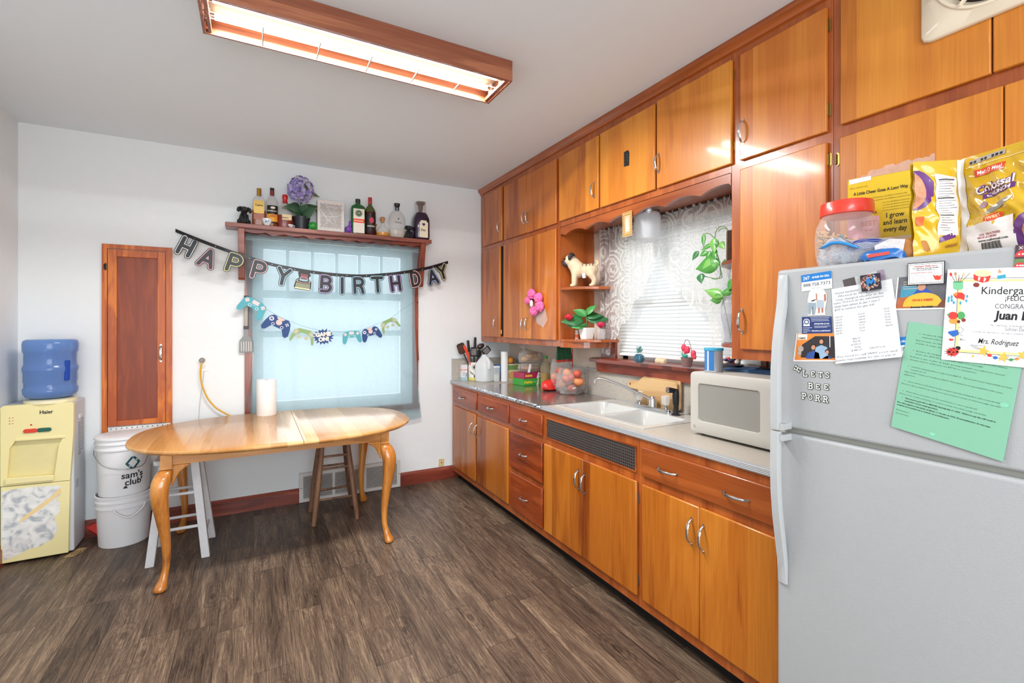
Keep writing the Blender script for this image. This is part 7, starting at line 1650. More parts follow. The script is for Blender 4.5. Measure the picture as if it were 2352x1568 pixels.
b = MB().disc(W_*.16, H_*.45, W_*.075).disc(W_*.14, H_*.28, W_*.05); s.put('grey_decoration', b, mat('A89C94', .4, var=.4, vs=80), .0015)
s.put('white_stripe', R_(MB(), W_*.855, W_*.87, H_*.5, H_*.9), M_paper, .0012)
# birthday snapshot
s = Sheet('birthday_snapshot', 'snapshot of a smiling child behind a round yellow table, dated January 10, 2025', 'photo', [(2062, 637.4), (2179, 626), (2177, 709.5), (2054.3, 712)], mat('E8E6E0', .3), .0012)
W_, H_ = s.W, s.H
s.put('dark_scene', R_(MB(), W_*.03, W_, H_*.05, H_), mat('5A5A60', .4, var=.5, vs=40)); s.put('teal_bench', R_(MB(), W_*.10, W_*.45, H_*.33, H_*.72), mat('3E86A0', .4, var=.2, vs=60), .0006)
b = MB(); [R_(b, W_*.14, W_*.45, H_*(.62+.07*i), H_*(.64+.07*i)) for i in range(4)]; s.put('bench_rail', b, mat('B0A898', .4), .0008)
s.put('brick_floor', MB().flat([(W_*.03, H_*.05), (W_*.34, H_*.05), (W_*.26, H_*.40), (W_*.05, H_*.36)]), mat('A85A34', .5, var=.3, vs=70), .0008); s.put('brown_chair', MB().flat([(W_*.8, H_*.05), (W_, H_*.05), (W_, H_*.34), (W_*.9, H_*.24)]), mat('6A4030', .5), .0018)
s.put('blue_jacket', MB().flat([(W_*.33, H_*.42), (W_*.45, H_*.62), (W_*.6, H_*.62), (W_*.75, H_*.42)]), mat('26489A', .5), .0010); s.put('hair', MB().disc(W_*.51, H_*.72, H_*.12), mat('2A1E1A', .5), .0011); s.put('face', MB().disc(W_*.51, H_*.66, H_*.10, ry=H_*.11), mat('B8846A', .5), .0013)
P = [(W_*(.54+.37*math.cos(a)), H_*(.09+.40*max(0, math.sin(a))**.8)) for a in [PI*i/20 for i in range(21)]]; s.put('yellow_table', MB().flat(P), mat('E6A838', .35), .0015)
s.txt(W_*.54, H_*.275, "CHUCK E CHEESE'S", H_*.085, mat('B83A2A', .5), dw=.0019, width=W_*.40, align='CENTER', bold=.0003); s.txt(W_*.54, H_*.075, 'January 10, 2025', H_*.07, M_ink, dw=.0021, width=W_*.42, align='CENTER', bold=.0003)
# bordered school magnet
s = Sheet('school_magnet', 'white middle-school phone list magnet with a double black border', 'magnet', [(2086.9, 604.9), (2172.4, 598.7), (2171, 651.7), (2085.9, 655.6)], mat('1E1E22', .35), .0045, th=.001)
W_, H_ = s.W, s.H; s.put('white_face', R_(MB(), W_*.022, W_*.978, H_*.035, H_*.965), M_paper, .0004); s.put('inner_border', R_(MB(), W_*.05, W_*.95, H_*.075, H_*.925), mat('1E1E22', .35), .0006); s.put('white_panel', R_(MB(), W_*.062, W_*.938, H_*.095, H_*.905), M_paper, .0008)
rd = mat('B02828', .5); s.txt(W_*.5, H_*.82, 'Washington Middle School', H_*.085, rd, width=W_*.62, align='CENTER', dw=.001, bold=.0002); s.txt(W_*.5, H_*.73, '314 S. Baird Street, Green Bay, WI 54301', H_*.06, width=W_*.70, align='CENTER', dw=.001, bold=.0002); s.txt(W_*.5, H_*.66, 'https://washington.gbaps.org', H_*.06, width=W_*.5, align='CENTER', dw=.001, bold=.0001)
s.txt(W_*.09, H_*.54, 'School Attendance/Absence numbers', H_*.06, rd, width=W_*.62, dw=.001, bold=.0001); b = MB()
for i, (x1, w_) in enumerate(((.78, 'Main office/Attendance principal: 920-448-2095'), (.52, 'Ext. 1 Attendance/Absence'), (.55, 'Ext. 2 Cardinals/Students'), (.44, 'Ext. 3 Counselors/Nurse'), (.62, 'Ext. 4 Student Services/Interv'), (.35, 'Ext. 5 Bookkeeper'))): s.txt(W_*(.09 if i == 0 else .13), H_*(.47-.058*i), w_, H_*.05, width=W_*x1, mb=b)
s.put('small_print', b, M_ink, .001); s.txt(W_*.09, H_*.14, 'School Hours: 7:25am - 2:45pm', H_*.055, rd, width=W_*.62, dw=.001)
x, y = W_*.82, H_*.30; s.put('red_bird_logo', MB().flat([(x+a*.62, y+c_*.62) for a, c_ in ((-.016, .012), (-.006, .006), (0, .009), (.004, .005), (.015, .009), (.010, 0), (.012, -.008), (.003, -.012), (-.008, -.009), (-.011, 0))]), mat('D8402E', .5), .001)
# green letter
cBL, cBR, cTL = F2(2049, 978), F2(2306, 1059), F2(2088, 738)
s = Sheet('green_letter', 'tilted mint-green typed letter half covered by the certificate', 'letter', [cTL, cTL+(cBR-cBL), cBR, cBL], mat('78AE92', .7, var=.02, vs=6), .0018, curl=.004, px=False)
W_, H_ = s.W, s.H; b = MB(); bo = MB(); dk = mat('2E4A40', .7)
for y, x, w_, wd in ((.905, .15, "On June 8, 2026 the gas bill was changed to include the budget", .78), (.878, .15, "payment plan agreed to in the lease agreement.", .6), (.842, .10, "El 8 de junio de 2026, la facturación del gas se cambió para incluir", .8), (.815, .10, "el plan de pago presupuestado acordado.", .55),
                    (.745, .12, "Because the budget payment plan does not cover all of the winter", .78), (.718, .12, "heat, the $77.00 per month was not enough.", .6), (.685, .07, "Debido a que el plan de pago presupuestado no cubre los meses", .82), (.658, .07, "elevados para la calefacción, los $77.00 no alcanzaron.", .6),
                    (.595, .10, "I paid the remaining balance on July 1st for $447.17.  This amount is your responsibility and must", .86), (.568, .10, "be paid to me now.", .15), (.540, .04, "Pague el saldo restante el 1 de julio por $447.17. Esta cantidad es tu responsabilidad y debe serme", .86), (.513, .04, "pagada ahora.", .11),
                    (.455, .09, "Moises told me on the phone he was coming to my home Friday July 3, 2026 to pay this balance.", .84), (.425, .03, "Moises me dijo por teléfono que vendría a mi casa el viernes 3 de julio de 2026 para pagar este saldo.", .88),
                    (.360, .09, "Moises did not come and he one has contacted me or come to pay this bill.", .64), (.330, .03, "Moises no vino, y nadie se ha puesto en contacto conmigo ni ha venido a pagar esta factura.", .78)): s.txt(W_*x, H_*y, w_, .0042, width=W_*wd, mb=b)
for y, x, w_, wd in ((.297, .09, "This must be paid ON or BEFORE Saturday July 11, 2026.  Failure to pay this will result in", .80), (.272, .09, "termination of your rental agreement.", .32), (.245, .02, "Esto debe pagarse a más tardar el sábado 11 de julio de 2026. El incumplimiento de este pago", .84), (.220, .02, "resultará en la rescisión de su contrato de arrendamiento.", .5)): s.txt(W_*x, H_*y, w_, .0044, width=W_*wd, mb=bo, bold=.00012)
for y, w_ in ((.172, "Sherry Linsmeier"), (.140, "920-619-0233")): s.txt(W_*.02, H_*y, w_, .0042, width=W_*.13, mb=b)
for y, x in ((.905, .125), (.745, .09), (.595, .07), (.455, .06), (.360, .06), (.297, .06)): b.disc(W_*x, H_*y, .0008, n=8)
s.put('typed_text', b, dk); s.put('bold_typed_text', bo, mat('16241E', .7))
b = MB().disc(W_*.93, H_*.45, .0075, ry=.005).disc(W_*.40, H_*.045, .006, ry=.004); s.put('water_spot', b, mat('7CC0A2', .7))
# certificate
cBL, cX, cTL = F2(2164, 825), F2(2352, 843.6), F2(2178.7, 619); d = (cX-cBL).normalized(); up = (cTL-cBL)
WC = .276; s = Sheet('kindergarten_certificate', 'white kindergarten certificate bordered with drums, paint brushes, a ladybug and gold stars', 'certificate', [cTL, cTL+d*WC, cBL+d*WC, cBL], mat('EAEAEA', .5, var=.01), .0045, px=False)
W_, H_ = s.W, s.H
k = 1/5.228
def cp(x, y):   # zoomed-crop pixel -> sheet metres
    q = F2(2040+x*k, 580+y*k)-cBL; U = d; Vv = up/up.length; det = U.x*Vv.y-U.y*Vv.x
    return ((q.x*Vv.y-q.y*Vv.x)/det, (U.x*q.y-U.y*q.x)/det)
def cpoly(name, pts, m, dw=.0006): s.put(name, MB().flat([cp(*p) for p in pts]), m, dw)
def cdisc(name, x, y, rx, ry, m, dw=.0006):
    s.put(name, MB().flat([cp(x+rx*math.cos(2*PI*i/18), y+ry*math.sin(2*PI*i/18)) for i in range(18)]), m, dw)
yl = mat('ECD890', .5); red_, grn_, blu_, org_, gold_ = mat('CC3A32', .5), mat('4E9A5A', .5), mat('2A62B0', .5), mat('E49444', .5), mat('E2AE4A', .5)
cpoly('border_band', [(860, 320), (1700, 318), (1700, 345), (905, 350), (850, 1160), (1700, 1210), (1700, 1240), (812, 1190)], yl, .0004)
s.put('border_line', MB().stroke([cp(1700, 300), cp(855, 310), cp(805, 1192), cp(1700, 1250)], .0004), M_ink, .0005)
cpoly('paper_inside', [(905, 350), (1700, 345), (1700, 1210), (850, 1160)], mat('EAEAEA', .5, var=.01), .00045)
# brushes in a green pot
for (x0, y0, x1, y1) in ((815, 350, 765, 260), (835, 350, 820, 255), (875, 350, 915, 255), (890, 350, 990, 250), (860, 345, 860, 270)):
    s.put('brush', MB().stroke([cp(x0, y0), cp(x1, y1)], .0006), mat('8A6A4A', .5), .0007)
for x, y, m in ((765, 262, red_), (820, 255, mat('B08860', .5)), (918, 262, mat('D8B890', .5))): cdisc('brush_tip', x, y, 16, 22, m, .0009)
cpoly('paint_pot', [(790, 350), (912, 352), (912, 430), (890, 445), (815, 445), (795, 425)], mat('72B88A', .5), .0009); cdisc('pot_rim', 852, 352, 61, 9, mat('4E8A66', .5), .0011)
# drum, glue bottle
cpoly('drum_side', [(1035, 265), (1070, 250), (1245, 280), (1215, 350), (1140, 362), (1040, 330)], red_, .0007); cdisc('drum_head', 1150, 250, 105, 42, mat('E6CFA4', .5), .0009)
for q in ([(1095, 290), (1120, 300), (1105, 340), (1090, 335)], [(1165, 300), (1190, 310), (1175, 345), (1155, 350)]): cpoly('drum_lace', q, M_paper, .0009)
cdisc('drumstick_ball', 1070, 388, 38, 28, mat('7A3A2A', .5), .0009)
cpoly('glue_bottle', [(1320, 258), (1420, 250), (1425, 330), (1325, 335)], mat('D8DCE0', .5), .0007); cpoly('glue_label', [(1322, 278), (1422, 262), (1424, 305), (1328, 320)], mat('3A98B4', .5), .0009); cpoly('glue_tip', [(1330, 245), (1345, 195), (1378, 240)], mat('D88A5A', .5), .0009)
# umbrella and drops
cpoly('umbrella', [(790, 500), (830, 478), (900, 480), (935, 510), (925, 575), (880, 555), (820, 545)], red_, .0009); cpoly('umbrella_panel', [(790, 500), (850, 478), (830, 520)], org_, .0011)
for x, y in ((740, 545), (775, 530), (735, 580), (775, 570), (960, 525), (950, 578), (880, 605), (800, 600)): cdisc('raindrop', x, y, 13, 20, mat('3E9AB4', .5), .0009)
# apple, orange, lime, nuts
cdisc('orange_slice', 795, 818, 55, 38, org_, .0007); cdisc('apple', 790, 755, 58, 45, red_, .0009); cdisc('lime_slice', 888, 755, 48, 48, grn_, .0009); cdisc('cherry', 858, 828, 20, 20, mat('6A2A22', .5), .0011); cdisc('cherry', 918, 810, 27, 22, mat('8A3428', .5), .0011); cpoly('apple_leaf', [(715, 745), (735, 730), (755, 742), (735, 758)], grn_, .0011)
cpoly('blue_paint_bottle', [(735, 945), (850, 925), (860, 985), (790, 1010), (730, 965)], blu_, .0009); cpoly('red_mitten', [(738, 1030), (800, 1035), (790, 1055), (750, 1058)], red_, .0009)
s.put('yarn_curl', MB().stroke([cp(*q) for q in ((845, 905), (885, 895), (915, 920), (900, 950), (860, 960), (885, 985), (912, 1002))], .0003), M_ink, .0009)
# ladybug
cdisc('ladybug_body', 785, 1190, 75, 50, red_, .0009); cdisc('ladybug_head', 850, 1145, 32, 24, M_ink, .0008)
for x, y, r in ((745, 1190, 18), (795, 1195, 12), (840, 1190, 16), (775, 1220, 10), (800, 1150, 12), (770, 1168, 8)): cdisc('ladybug_spot', x, y, r, r*.8, M_ink, .0011)
b = MB()
for i in range(9): a = 1.2+i*.5; p0, p1 = cp(785+70*math.cos(a), 1190+45*math.sin(a)), cp(785+108*math.cos(a+.1), 1190+66*math.sin(a+.1)); b.stroke([p0, p1], .0004)
s.put('ladybug_leg', b, M_ink, .0007)
def star(x, y, r, m=gold_):
    P = [cp(x+(r if i % 2 == 0 else r*.45)*math.sin(2*PI*i/10+.3), y-(r if i % 2 == 0 else r*.45)*math.cos(2*PI*i/10+.3)) for i in range(10)]; s.put('gold_star', MB().flat(P), m, .0011)
star(1155, 1180, 75); star(1395, 1255, 72); star(1630, 1230, 70); star(1030, 1240, 25)
for x, y, m in ((1228, 1232, red_), (1298, 1260, blu_), (1488, 1285, grn_), (1558, 1275, org_)): cdisc('bead', x, y, 27, 19, m, .0009)
s.put('star_string', MB().stroke([cp(*q) for q in ((1100, 1165), (1040, 1135), (1005, 1110), (1025, 1105), (1100, 1150), (1228, 1232), (1298, 1260), (1395, 1270), (1488, 1285), (1620, 1260))], .0004), M_ink, .0008)
def ctext(x, y, string, hpx, x2=None, m=M_ink, bold=0, shear=0):
    a = cp(x, y); w_ = (cp(x2, y)[0]-a[0]) if x2 else None; s.txt(a[0], a[1], string, hpx*k/720, m, width=w_, bold=bold, shear=shear, dw=.0008)
ctext(1125, 460, 'Kindergarten', 92, 1885, bold=.0001); ctext(1412, 552, '¡FELICIDADES!', 58, 1975, bold=.0001); ctext(1290, 645, 'CONGRATULATIONS', 58, 2115, mat('4A4A50', .6)); ctext(1300, 755, 'Juan Luis', 100, 1900, bold=.0009, shear=.1)
gr = mat('77777C', .6); ctext(1235, 868, 'Ha completado el kindergarten en', 27, 1730, gr); ctext(1412, 918, 'Sullivan Elementary', 44, 1830, gr); ctext(1022, 945, 'y otorga este diploma por sus logros académicos y crecimiento', 25, 1890, gr)
ctext(1085, 1060, 'Mrs. Rodriguez', 66, 1580, bold=.0001, shear=.3); s.put('signature_line', MB().stroke([cp(970, 1075), cp(1750, 1098)], .0002), gr, .0008); ctext(1050, 1108, 'Signature', 22, 1170, gr); ctext(862, 1040, 'An~', 34, 945, shear=.4)
# mushroom card
s = Sheet('mushroom_card', 'dark card painted with red spotted mushrooms at the top right corner of the freezer door', 'card', [(2333, 563), (2420, 553), (2418, 648), (2329, 643)], mat('4A3A40', .4, var=.3, vs=30), .0022)
W_, H_ = s.W, s.H; s.put('green_ground', R_(MB(), 0, W_, H_*.25, H_*.6), mat('5E7A4A', .5, var=.5, vs=60), .0003)
for x, y, r in ((.2, .66, .2), (.55, .62, .18), (.15, .36, .16), (.25, .06, .24), (.7, .2, .2)):
    P = [(W_*(x+r*math.cos(a)), H_*(y+r*.9*math.sin(a))) for a in [PI*i/12 for i in range(13)] if H_*(y+r*.9*math.sin(a)) < H_]; P = [(max(0, min(W_, a)), b_) for a, b_ in P]; s.put('mushroom_cap', MB().flat(P), mat('C83A3E', .5), .0006)
    b = MB(); [b.disc(W_*(x+q*r), H_*(y+.35*r), .0018, n=8) for q in (-.4, .1, .5) if 0 < x+q*r < 1]; s.put('white_spot', b, M_paper, .0008)
s.txt(W_*.1, H_*.90, 'XOXO', H_*.12, mat('D8B8C0', .5), bold=.0003)
# magnetic letters
def maglet(ch, px, py, rot, label, sz=.0265):
    p = F2(px, py); M = MFR @ Matrix.Translation((p.x, p.y, .0003)) @ Matrix.Rotation(math.radians(rot), 4, 'Z'); t = thing('letter_magnet', label, 'magnet', tuple(MFR @ V((p.x, p.y, 0))), group='letter magnets on the freezer door')
    G = {'L': [[(-.22, .32), (-.22, -.32), (.25, -.32), (.25, -.2)], [(-.34, .32), (-.08, .32)]], 'E': [[(.26, .2), (.26, .32), (-.22, .32), (-.22, -.32), (.26, -.32), (.26, -.2)], [(-.22, 0), (.1, 0)]], 'T': [[(-.28, .2), (-.28, .32), (.28, .32), (.28, .2)], [(0, .32), (0, -.32)], [(-.12, -.32), (.12, -.32)]],
         'S': [[(.24, .18), (.18, .32), (-.16, .32), (-.24, .18), (-.14, .04), (.14, -.04), (.24, -.18), (.16, -.32), (-.18, -.32), (-.24, -.18)]], 'B': [[(-.3, .32), (.1, .32), (.22, .18), (.1, .02), (-.2, .02)], [(.1, .02), (.25, -.16), (.1, -.32), (-.3, -.32)], [(-.2, .32), (-.2, -.32)]],
         'P': [[(-.3, .32), (.12, .32), (.24, .16), (.12, 0), (-.18, 0)], [(-.18, .32), (-.18, -.32)], [(-.3, -.32), (-.05, -.32)]], 'O': [[(-.12, .32), (.12, .32), (.25, .16), (.25, -.16), (.12, -.32), (-.12, -.32), (-.25, -.16), (-.25, .16), (-.12, .32)]],
         'R': [[(-.3, .32), (.12, .32), (.24, .18), (.12, .02), (-.18, .02)], [(-.18, .32), (-.18, -.32)], [(-.3, -.32), (-.06, -.32)], [(.06, .02), (.2, -.32), (.32, -.32)]], 'H': [[(-.22, .32), (-.22, -.32)], [(.22, .32), (.22, -.32)], [(-.22, 0), (.22, 0)], [(-.32, .32), (-.12, .32)], [(.12, .32), (.32, .32)], [(-.32, -.32), (-.12, -.32)], [(.12, -.32), (.32, -.32)]]}[ch]
    M2 = M @ Matrix.Diagonal((sz*.86, sz, 1, 1)); a = MB(); c = MB()
    for g in G: a.stroke(g, .125, .0012, M2, th=.0012); c.stroke(g, .062, .0016, M2)
    a.build('outline', mat('26301E', .5, var=0), t, absolute=True, smooth=0); c.build('white_core', mat('DCDCD8', .5, var=0), t, absolute=True, smooth=0)
for w_ in ((('L', 1850.3, 857.4, 0, 'letter L magnet, first letter of LETS'), ('E', 1867.9, 858.4, 0, 'letter E magnet, second letter of LETS'), ('T', 1885.4, 860, 0, 'letter T magnet, third letter of LETS'), ('S', 1901, 861, 0, 'letter S magnet, last letter of LETS'),
           ('B', 1862.9, 886, 0, 'letter B magnet, first letter of BEE'), ('E', 1879.5, 887.6, 0, 'letter E magnet, middle letter of BEE'), ('E', 1898.7, 888.3, 0, 'letter E magnet, last letter of BEE'),
           ('P', 1848, 909, 0, 'letter P magnet, first letter of PORR'), ('O', 1862.2, 911.5, 0, 'letter O magnet, second letter of PORR'), ('R', 1878.8, 913.8, -2, 'letter R magnet, third letter of PORR'), ('R', 1896.7, 916.4, -2, 'letter R magnet, last letter of PORR'), ('H', 1832.4, 846.8, 62, 'tipped-over letter H magnet below the family photo'))): maglet(*w_, sz=.0215 if w_[0] in 'EOTS' else .0250)

# ================================================================ ON TOP OF THE REFRIGERATOR
FT = FTOP
t = thing('plastic_jar', 'big clear plastic jar with a bright red lid holding cereal pieces', 'jar', (1.645, .812, FT)); JM = None
MB().lathe([(.066, 0), (.076, .006), (.084, .05), (.086, .10), (.082, .135), (.070, .160), (.066, .172), (.066, .19)], n=40, caps=False).build('jar', film('clear_pet', 'E4D8D0', .16, .05, 1.0), t)
MB().lathe([(.068, .168), (.0715, .170), (.0715, .196), (.0705, .198), (.0705, .206), (.069, .209), (0, .210)], n=48).build('lid', mat('DC3A2A', .3, coat=.3), t)
rnd = random.Random(12); cols = [('D8B48A', MB()), ('C89A6A', MB()), ('E2A08A', MB()), ('4A9AA8', MB())]
for i in range(900):
    a = rnd.uniform(0, 2*PI); z = rnd.uniform(.008, .092+.03*math.cos(a-2.0)); r = rnd.uniform(.064, .078)*(1 if z > .03 else .92); q = cols[0 if rnd.random() < .55 else (1 if rnd.random() < .8 else (2 if rnd.random() < .6 else 3))][1]
    M = Matrix.Translation((r*math.cos(a), r*math.sin(a), z)) @ Matrix.Rotation(rnd.uniform(0, 6), 4, 'Z') @ Matrix.Rotation(rnd.uniform(0, 3), 4, 'X'); q.lathe([(.0028, -.002), (.0062, -.0015), (.0062, .0015), (.0028, .002)], M, 7, caps=False)
MB().lathe([(0, .006), (.064, .006), (.070, .05), (.068, .085), (0, .10)], n=16).build('cereal_fill', mat('C09468', .9, var=.5, vs=120), t, kind='stuff')
for h, q in cols: q.build('cereal', mat(h, .8, var=.1), t, smooth=60, kind='stuff')
# yellow cereal box
ang = math.radians(14.1); e = V((math.sin(ang), -math.cos(ang))); nrm = V((-math.cos(ang), -math.sin(ang))); O2 = V((1.72, .845)); BW, BH, BD = .215, .303, .06
MBX = Matrix(((e.x, 0, nrm.x, O2.x), (e.y, 0, nrm.y, O2.y), (0, 1, 0, FT), (0, 0, 0, 1)))
t = thing('cereal_box', 'yellow cereal box with torn top reading A Little Cheer Goes A Long Way', 'cereal box', (1.77, .75, FT))
M_ybox = mat('D9B822', .35, coat=.2, var=.02)
MB().box(0, BW, 0, BH, -BD, 0, MBX).build('carton', M_ybox, t, absolute=True, smooth=0)
P = [(.002, BH-.006)]; rnd = random.Random(4)
for i in range(34): x = BW*i/33; P.append((x, BH+(.0 if i < 9 else .012+.014*(i/33))+rnd.uniform(-.003, .006)))
P += [(BW, BH-.004)]
MB().prism(P, -.002, .0008, MBX).build('torn_flap', mat('C49A84', .8, var=.2, vs=60), t, absolute=True, smooth=0, label='torn brown cardboard flap'); MB().flat([(.004, BH-.018), (.062, BH-.014), (.062, BH-.001), (.004, BH-.003)], .0012, MBX).build('white_patch', M_paper, t, absolute=True, smooth=0)
MBG = MBX @ Matrix.Diagonal((.79, 1, 1, 1))
def bt(x, y, st, sz, w_=None, m=M_ink, bold=0, al='LEFT', name='lettering'): return text(st, sz, MBG @ Matrix.Translation((x, y, .0012)), m, t, name, align=al, width=w_, bold=bold)
bt(.02, BH-.052, 'A Little Cheer Goes A Long Way', .014, .176, bold=.0003); yy = mat('8A7420', .6)
bt(.006, BH-.032, 'SZKO 003 ROOLS', .008, .062, yy)
for i, (x0, w_) in enumerate(((.02, .172), (.012, .19), (.014, .07))): bt(x0, BH-.072-.009*i, 'At Cheerios, we believe that gestures can brighten someone\'s day' if i < 2 else 'happy and healthy self', .006, w_, mat('5A4C1A', .6))
for i in range(4): bt(.115, BH-.092-.0085*i, 'Cut out these daily affirmations and leave them in', .0055, .088, mat('5A4C1A', .6))
MB().flat(rrect(.03, .009, .002, .058, BH-.102), .0010, MBG).build('blue_tab', mat('A8D8E8', .5), t, absolute=True, smooth=0); bt(.046, BH-.102, 'DAILY', .008, .024, bold=.0002); bt(.025, BH-.119, 'affirmations', .016, .072)
MB().flat([(.0, .105), (.105, .105), (.105, .172), (.0, .172)], .0009, MBG).build('pink_panel', mat('E2A8BC', .4, var=.03), t, absolute=True, smooth=0); bt(.043, .150, 'BEST', .021, .052, mat('C42A3C', .5), .0006, name='red_lettering'); bt(.058, .130, 'enough', .009, .026, mat('C42A3C', .5), .0002)
bt(.155, .168, 'I grow', .022, .056, bold=.0002, al='CENTER'); bt(.155, .146, 'and learn', .022, .074, bold=.0002, al='CENTER'); bt(.155, .124, 'every day', .022, .072, bold=.0002, al='CENTER')
MB().flat([(.107, .0), (BW-.001, .0), (BW-.001, .1), (.107, .1)], .0009, MBG).build('cream_panel', mat('DCC4A8', .5, var=.06, vs=200), t, absolute=True, smooth=0); MB().flat([(.0, .0), (.105, .0), (.105, .102), (.0, .102)], .0009, MBG).build('gold_panel', mat('DCA83C', .4), t, absolute=True, smooth=0)
bt(.155, .055, 'I MAKE', .012, .034, bold=.0002, al='CENTER'); b = MB(); [b.stroke([(.155+r*math.cos(a), .068+r*math.sin(a)) for a in [PI*i/10 for i in range(11)]], .0004, .0012, MBG) for r in (.006, .009, .012, .015)]; b.build('rainbow', mat('A88A6A', .6), t, absolute=True, smooth=0)
# big yellow cereal bag
PL = [V((1.515, .589)), V((1.600, .522)), V((1.511, .236))]
L0 = (PL[1]-PL[0]).length; L1_ = (PL[2]-PL[1]).length; BHT = .250
def SB(x, y, off=0):
    x = max(-.001, min(L0+L1_, x)); 
    if x < L0: p = PL[0].lerp(PL[1], x/L0)
    else: p = PL[1].lerp(PL[2], (x-L0)/L1_)
    # blend direction for normal
    d0 = (PL[1]-PL[0]).normalized(); d1 = (PL[2]-PL[1]).normalized(); k = min(1, max(0, (x-L0)/.03+.5)); dd = (d0*(1-k)+d1*k).normalized(); nn = V((dd.y, -dd.x)); nn = nn if nn.x < 0 else -nn
    env = math.sin(PI*min(1, max(0, y/BHT)))**.7
    bul = env*(.010*math.sin(PI*min(1, max(0, (x)/L0)))+(.030*math.sin(PI*max(0, (x-L0))/L1_) if x > L0 else 0))
    wr = env*(.0035*math.sin(x*95+y*40)+.0028*math.sin(x*41-y*77+1)+.0022*math.sin(y*130+x*30)+.0016*math.sin(x*210+y*160))
    soft = -.012*math.exp(-((x-L0)/.012)**2)*.0
    q = p+nn*(bul+wr+off+soft); return V((q.x, q.y, FT+.001+y))
cb_ = thing('cereal_bag', 'large crinkled yellow plastic bag of cereal lettered MALT O MEAL, at the right', 'cereal bag', (1.58, .42, FT))
M_ybag = mat('CDA31A', .22, coat=.6, var=.05, vs=8)
def grid(f, nx, ny, x0, x1, y0, y1): 
    b = MB(); b.v = [tuple(f(x0+(x1-x0)*i/nx, y0+(y1-y0)*j/ny)) for j in range(ny+1) for i in range(nx+1)]; b.f = [(j*(nx+1)+i, j*(nx+1)+i+1, (j+1)*(nx+1)+i+1, (j+1)*(nx+1)+i) for j in range(ny) for i in range(nx)]; return b
b = grid(lambda x, y: SB(x, y), 110, 60, 0, L0+L1_, 0, BHT)
b2 = grid(lambda x, y: SB(x, y, -.012-.05*math.sin(PI*min(1, y/BHT+.15))**.6*math.sin(PI*min(1, max(0, x/(L0+L1_))))), 30, 16, 0, L0+L1_, 0, BHT); b.add(b2.v, [f[::-1] for f in b2.f]); b.build('bag', M_ybag, cb_, absolute=True, smooth=180)
def onb(name, mb, m, off=.0012, label=None): 
    mb.v = [tuple(SB(x, y, off+z)) for x, y, z in mb.v]; return mb.build(name, m, cb_, absolute=True, smooth=180, label=label)
def gpatch(x0, x1, y0, y1, nx=10, ny=12, f=None):
    b = MB(); b.v = []
    for j in range(ny+1):
        for i in range(nx+1):
            u, v = i/nx, j/ny; x, y = x0+(x1-x0)*u, y0+(y1-y0)*v
            if f: x, y = f(x, y, u, v)
            b.v.append((x, y, 0))
    b.f = [(j*(nx+1)+i, j*(nx+1)+i+1, (j+1)*(nx+1)+i+1, (j+1)*(nx+1)+i) for j in range(ny) for i in range(nx)]; return b
def gdisc(cx, cy, rx, ry, rot=0, x0=-9, x1=9, n=18, k=5):
    b = MB(); b.v = [(cx, cy, 0)]
    for j in range(1, k+1):
        for i in range(n): a = 2*PI*i/n; u, v = rx*j/k*math.cos(a), ry*j/k*math.sin(a); b.v.append((min(x1, max(x0, cx+u*math.cos(rot)-v*math.sin(rot))), cy+u*math.sin(rot)+v*math.cos(rot), 0))
    b.f = [(0, 1+i, 1+(i+1) % n) for i in range(n)]+[(1+(j-1)*n+i, 1+j*n+i, 1+j*n+(i+1) % n, 1+(j-1)*n+(i+1) % n) for j in range(1, k) for i in range(n)]; return b
M_pur = mat('5E2A72', .3, coat=.4); M_wb = mat('E2DCD8', .35, coat=.3)
onb('white_seam', gpatch(L0-.003, L0+.016, .004, BHT-.002, 4, 30, lambda x, y, u, v: (x+.006*math.sin(v*5), y)), M_wb)
onb('purple_swoosh', gdisc(.006, .175, .038, .052, 0, .001, .05), M_pur, .0014); onb('cereal_picture', gdisc(.002, .172, .022, .045, 0, .001, .05), mat('C88A68', .5, var=.6, vs=55), .0020)
onb('nutrition_panel', gpatch(.046, L0-.010, .055, .215, 8, 16, lambda x, y, u, v: (x+.004*(1-v), y-.012*u*v)), M_wb, .0015, label='white nutrition facts panel')
b = MB(); [b.add(*(lambda q: (q.v, q.f))(gpatch(.052+.004*(1-(i/22)), L0-.017-.006*(i % 3), .068+i*.0062, .0695+i*.0062, 5, 1))) for i in range(22)]; onb('nutrition_text', b, mat('8A8488', .6), .0022)
b = MB(); [b.add(*(lambda q: (q.v, q.f))(gpatch(.052, L0-.018, y, y+.0022, 5, 1))) for y in (.150, .196, .105)]; onb('nutrition_rule', b, M_ink, .0026)
def btxt(x, y, st, sz, w_=None, m=M_ink, bold=0, shear=0, rot=0, off=.0022, name='lettering', al='CENTER'):
    b = MB(); text(st, sz, None, None, mb=b, align=al, width=w_, bold=bold, shear=shear); c_, s_ = math.cos(rot), math.sin(rot); xs = [v[0] for v in b.v]; mx = (max(xs)+min(xs))/2 if al == 'CENTER' else 0
    b.v = [(x+(p[0]-mx)*c_-p[1]*s_, y+(p[0]-mx)*s_+p[1]*c_, 0) for p in b.v]; return onb(name, b, m, off)
x0 = L0+.030
onb('red_logo_panel', gpatch(x0+.006, x0+.078, .192, .209, 10, 3), mat('D63A26', .35, coat=.3), .0016); btxt(x0+.043, .2005, 'Malt O Meal', .0125, .060, mat('F4E8E0', .5), .0003)
btxt(x0+.060, .158, 'Colossal', .026, .082, M_pur, .0022, .2, .16, .0020); btxt(x0+.060, .158, 'Colossal', .026, .082, mat('F0E4D8', .4), .0006, .2, .16, .0026, 'white_lettering')
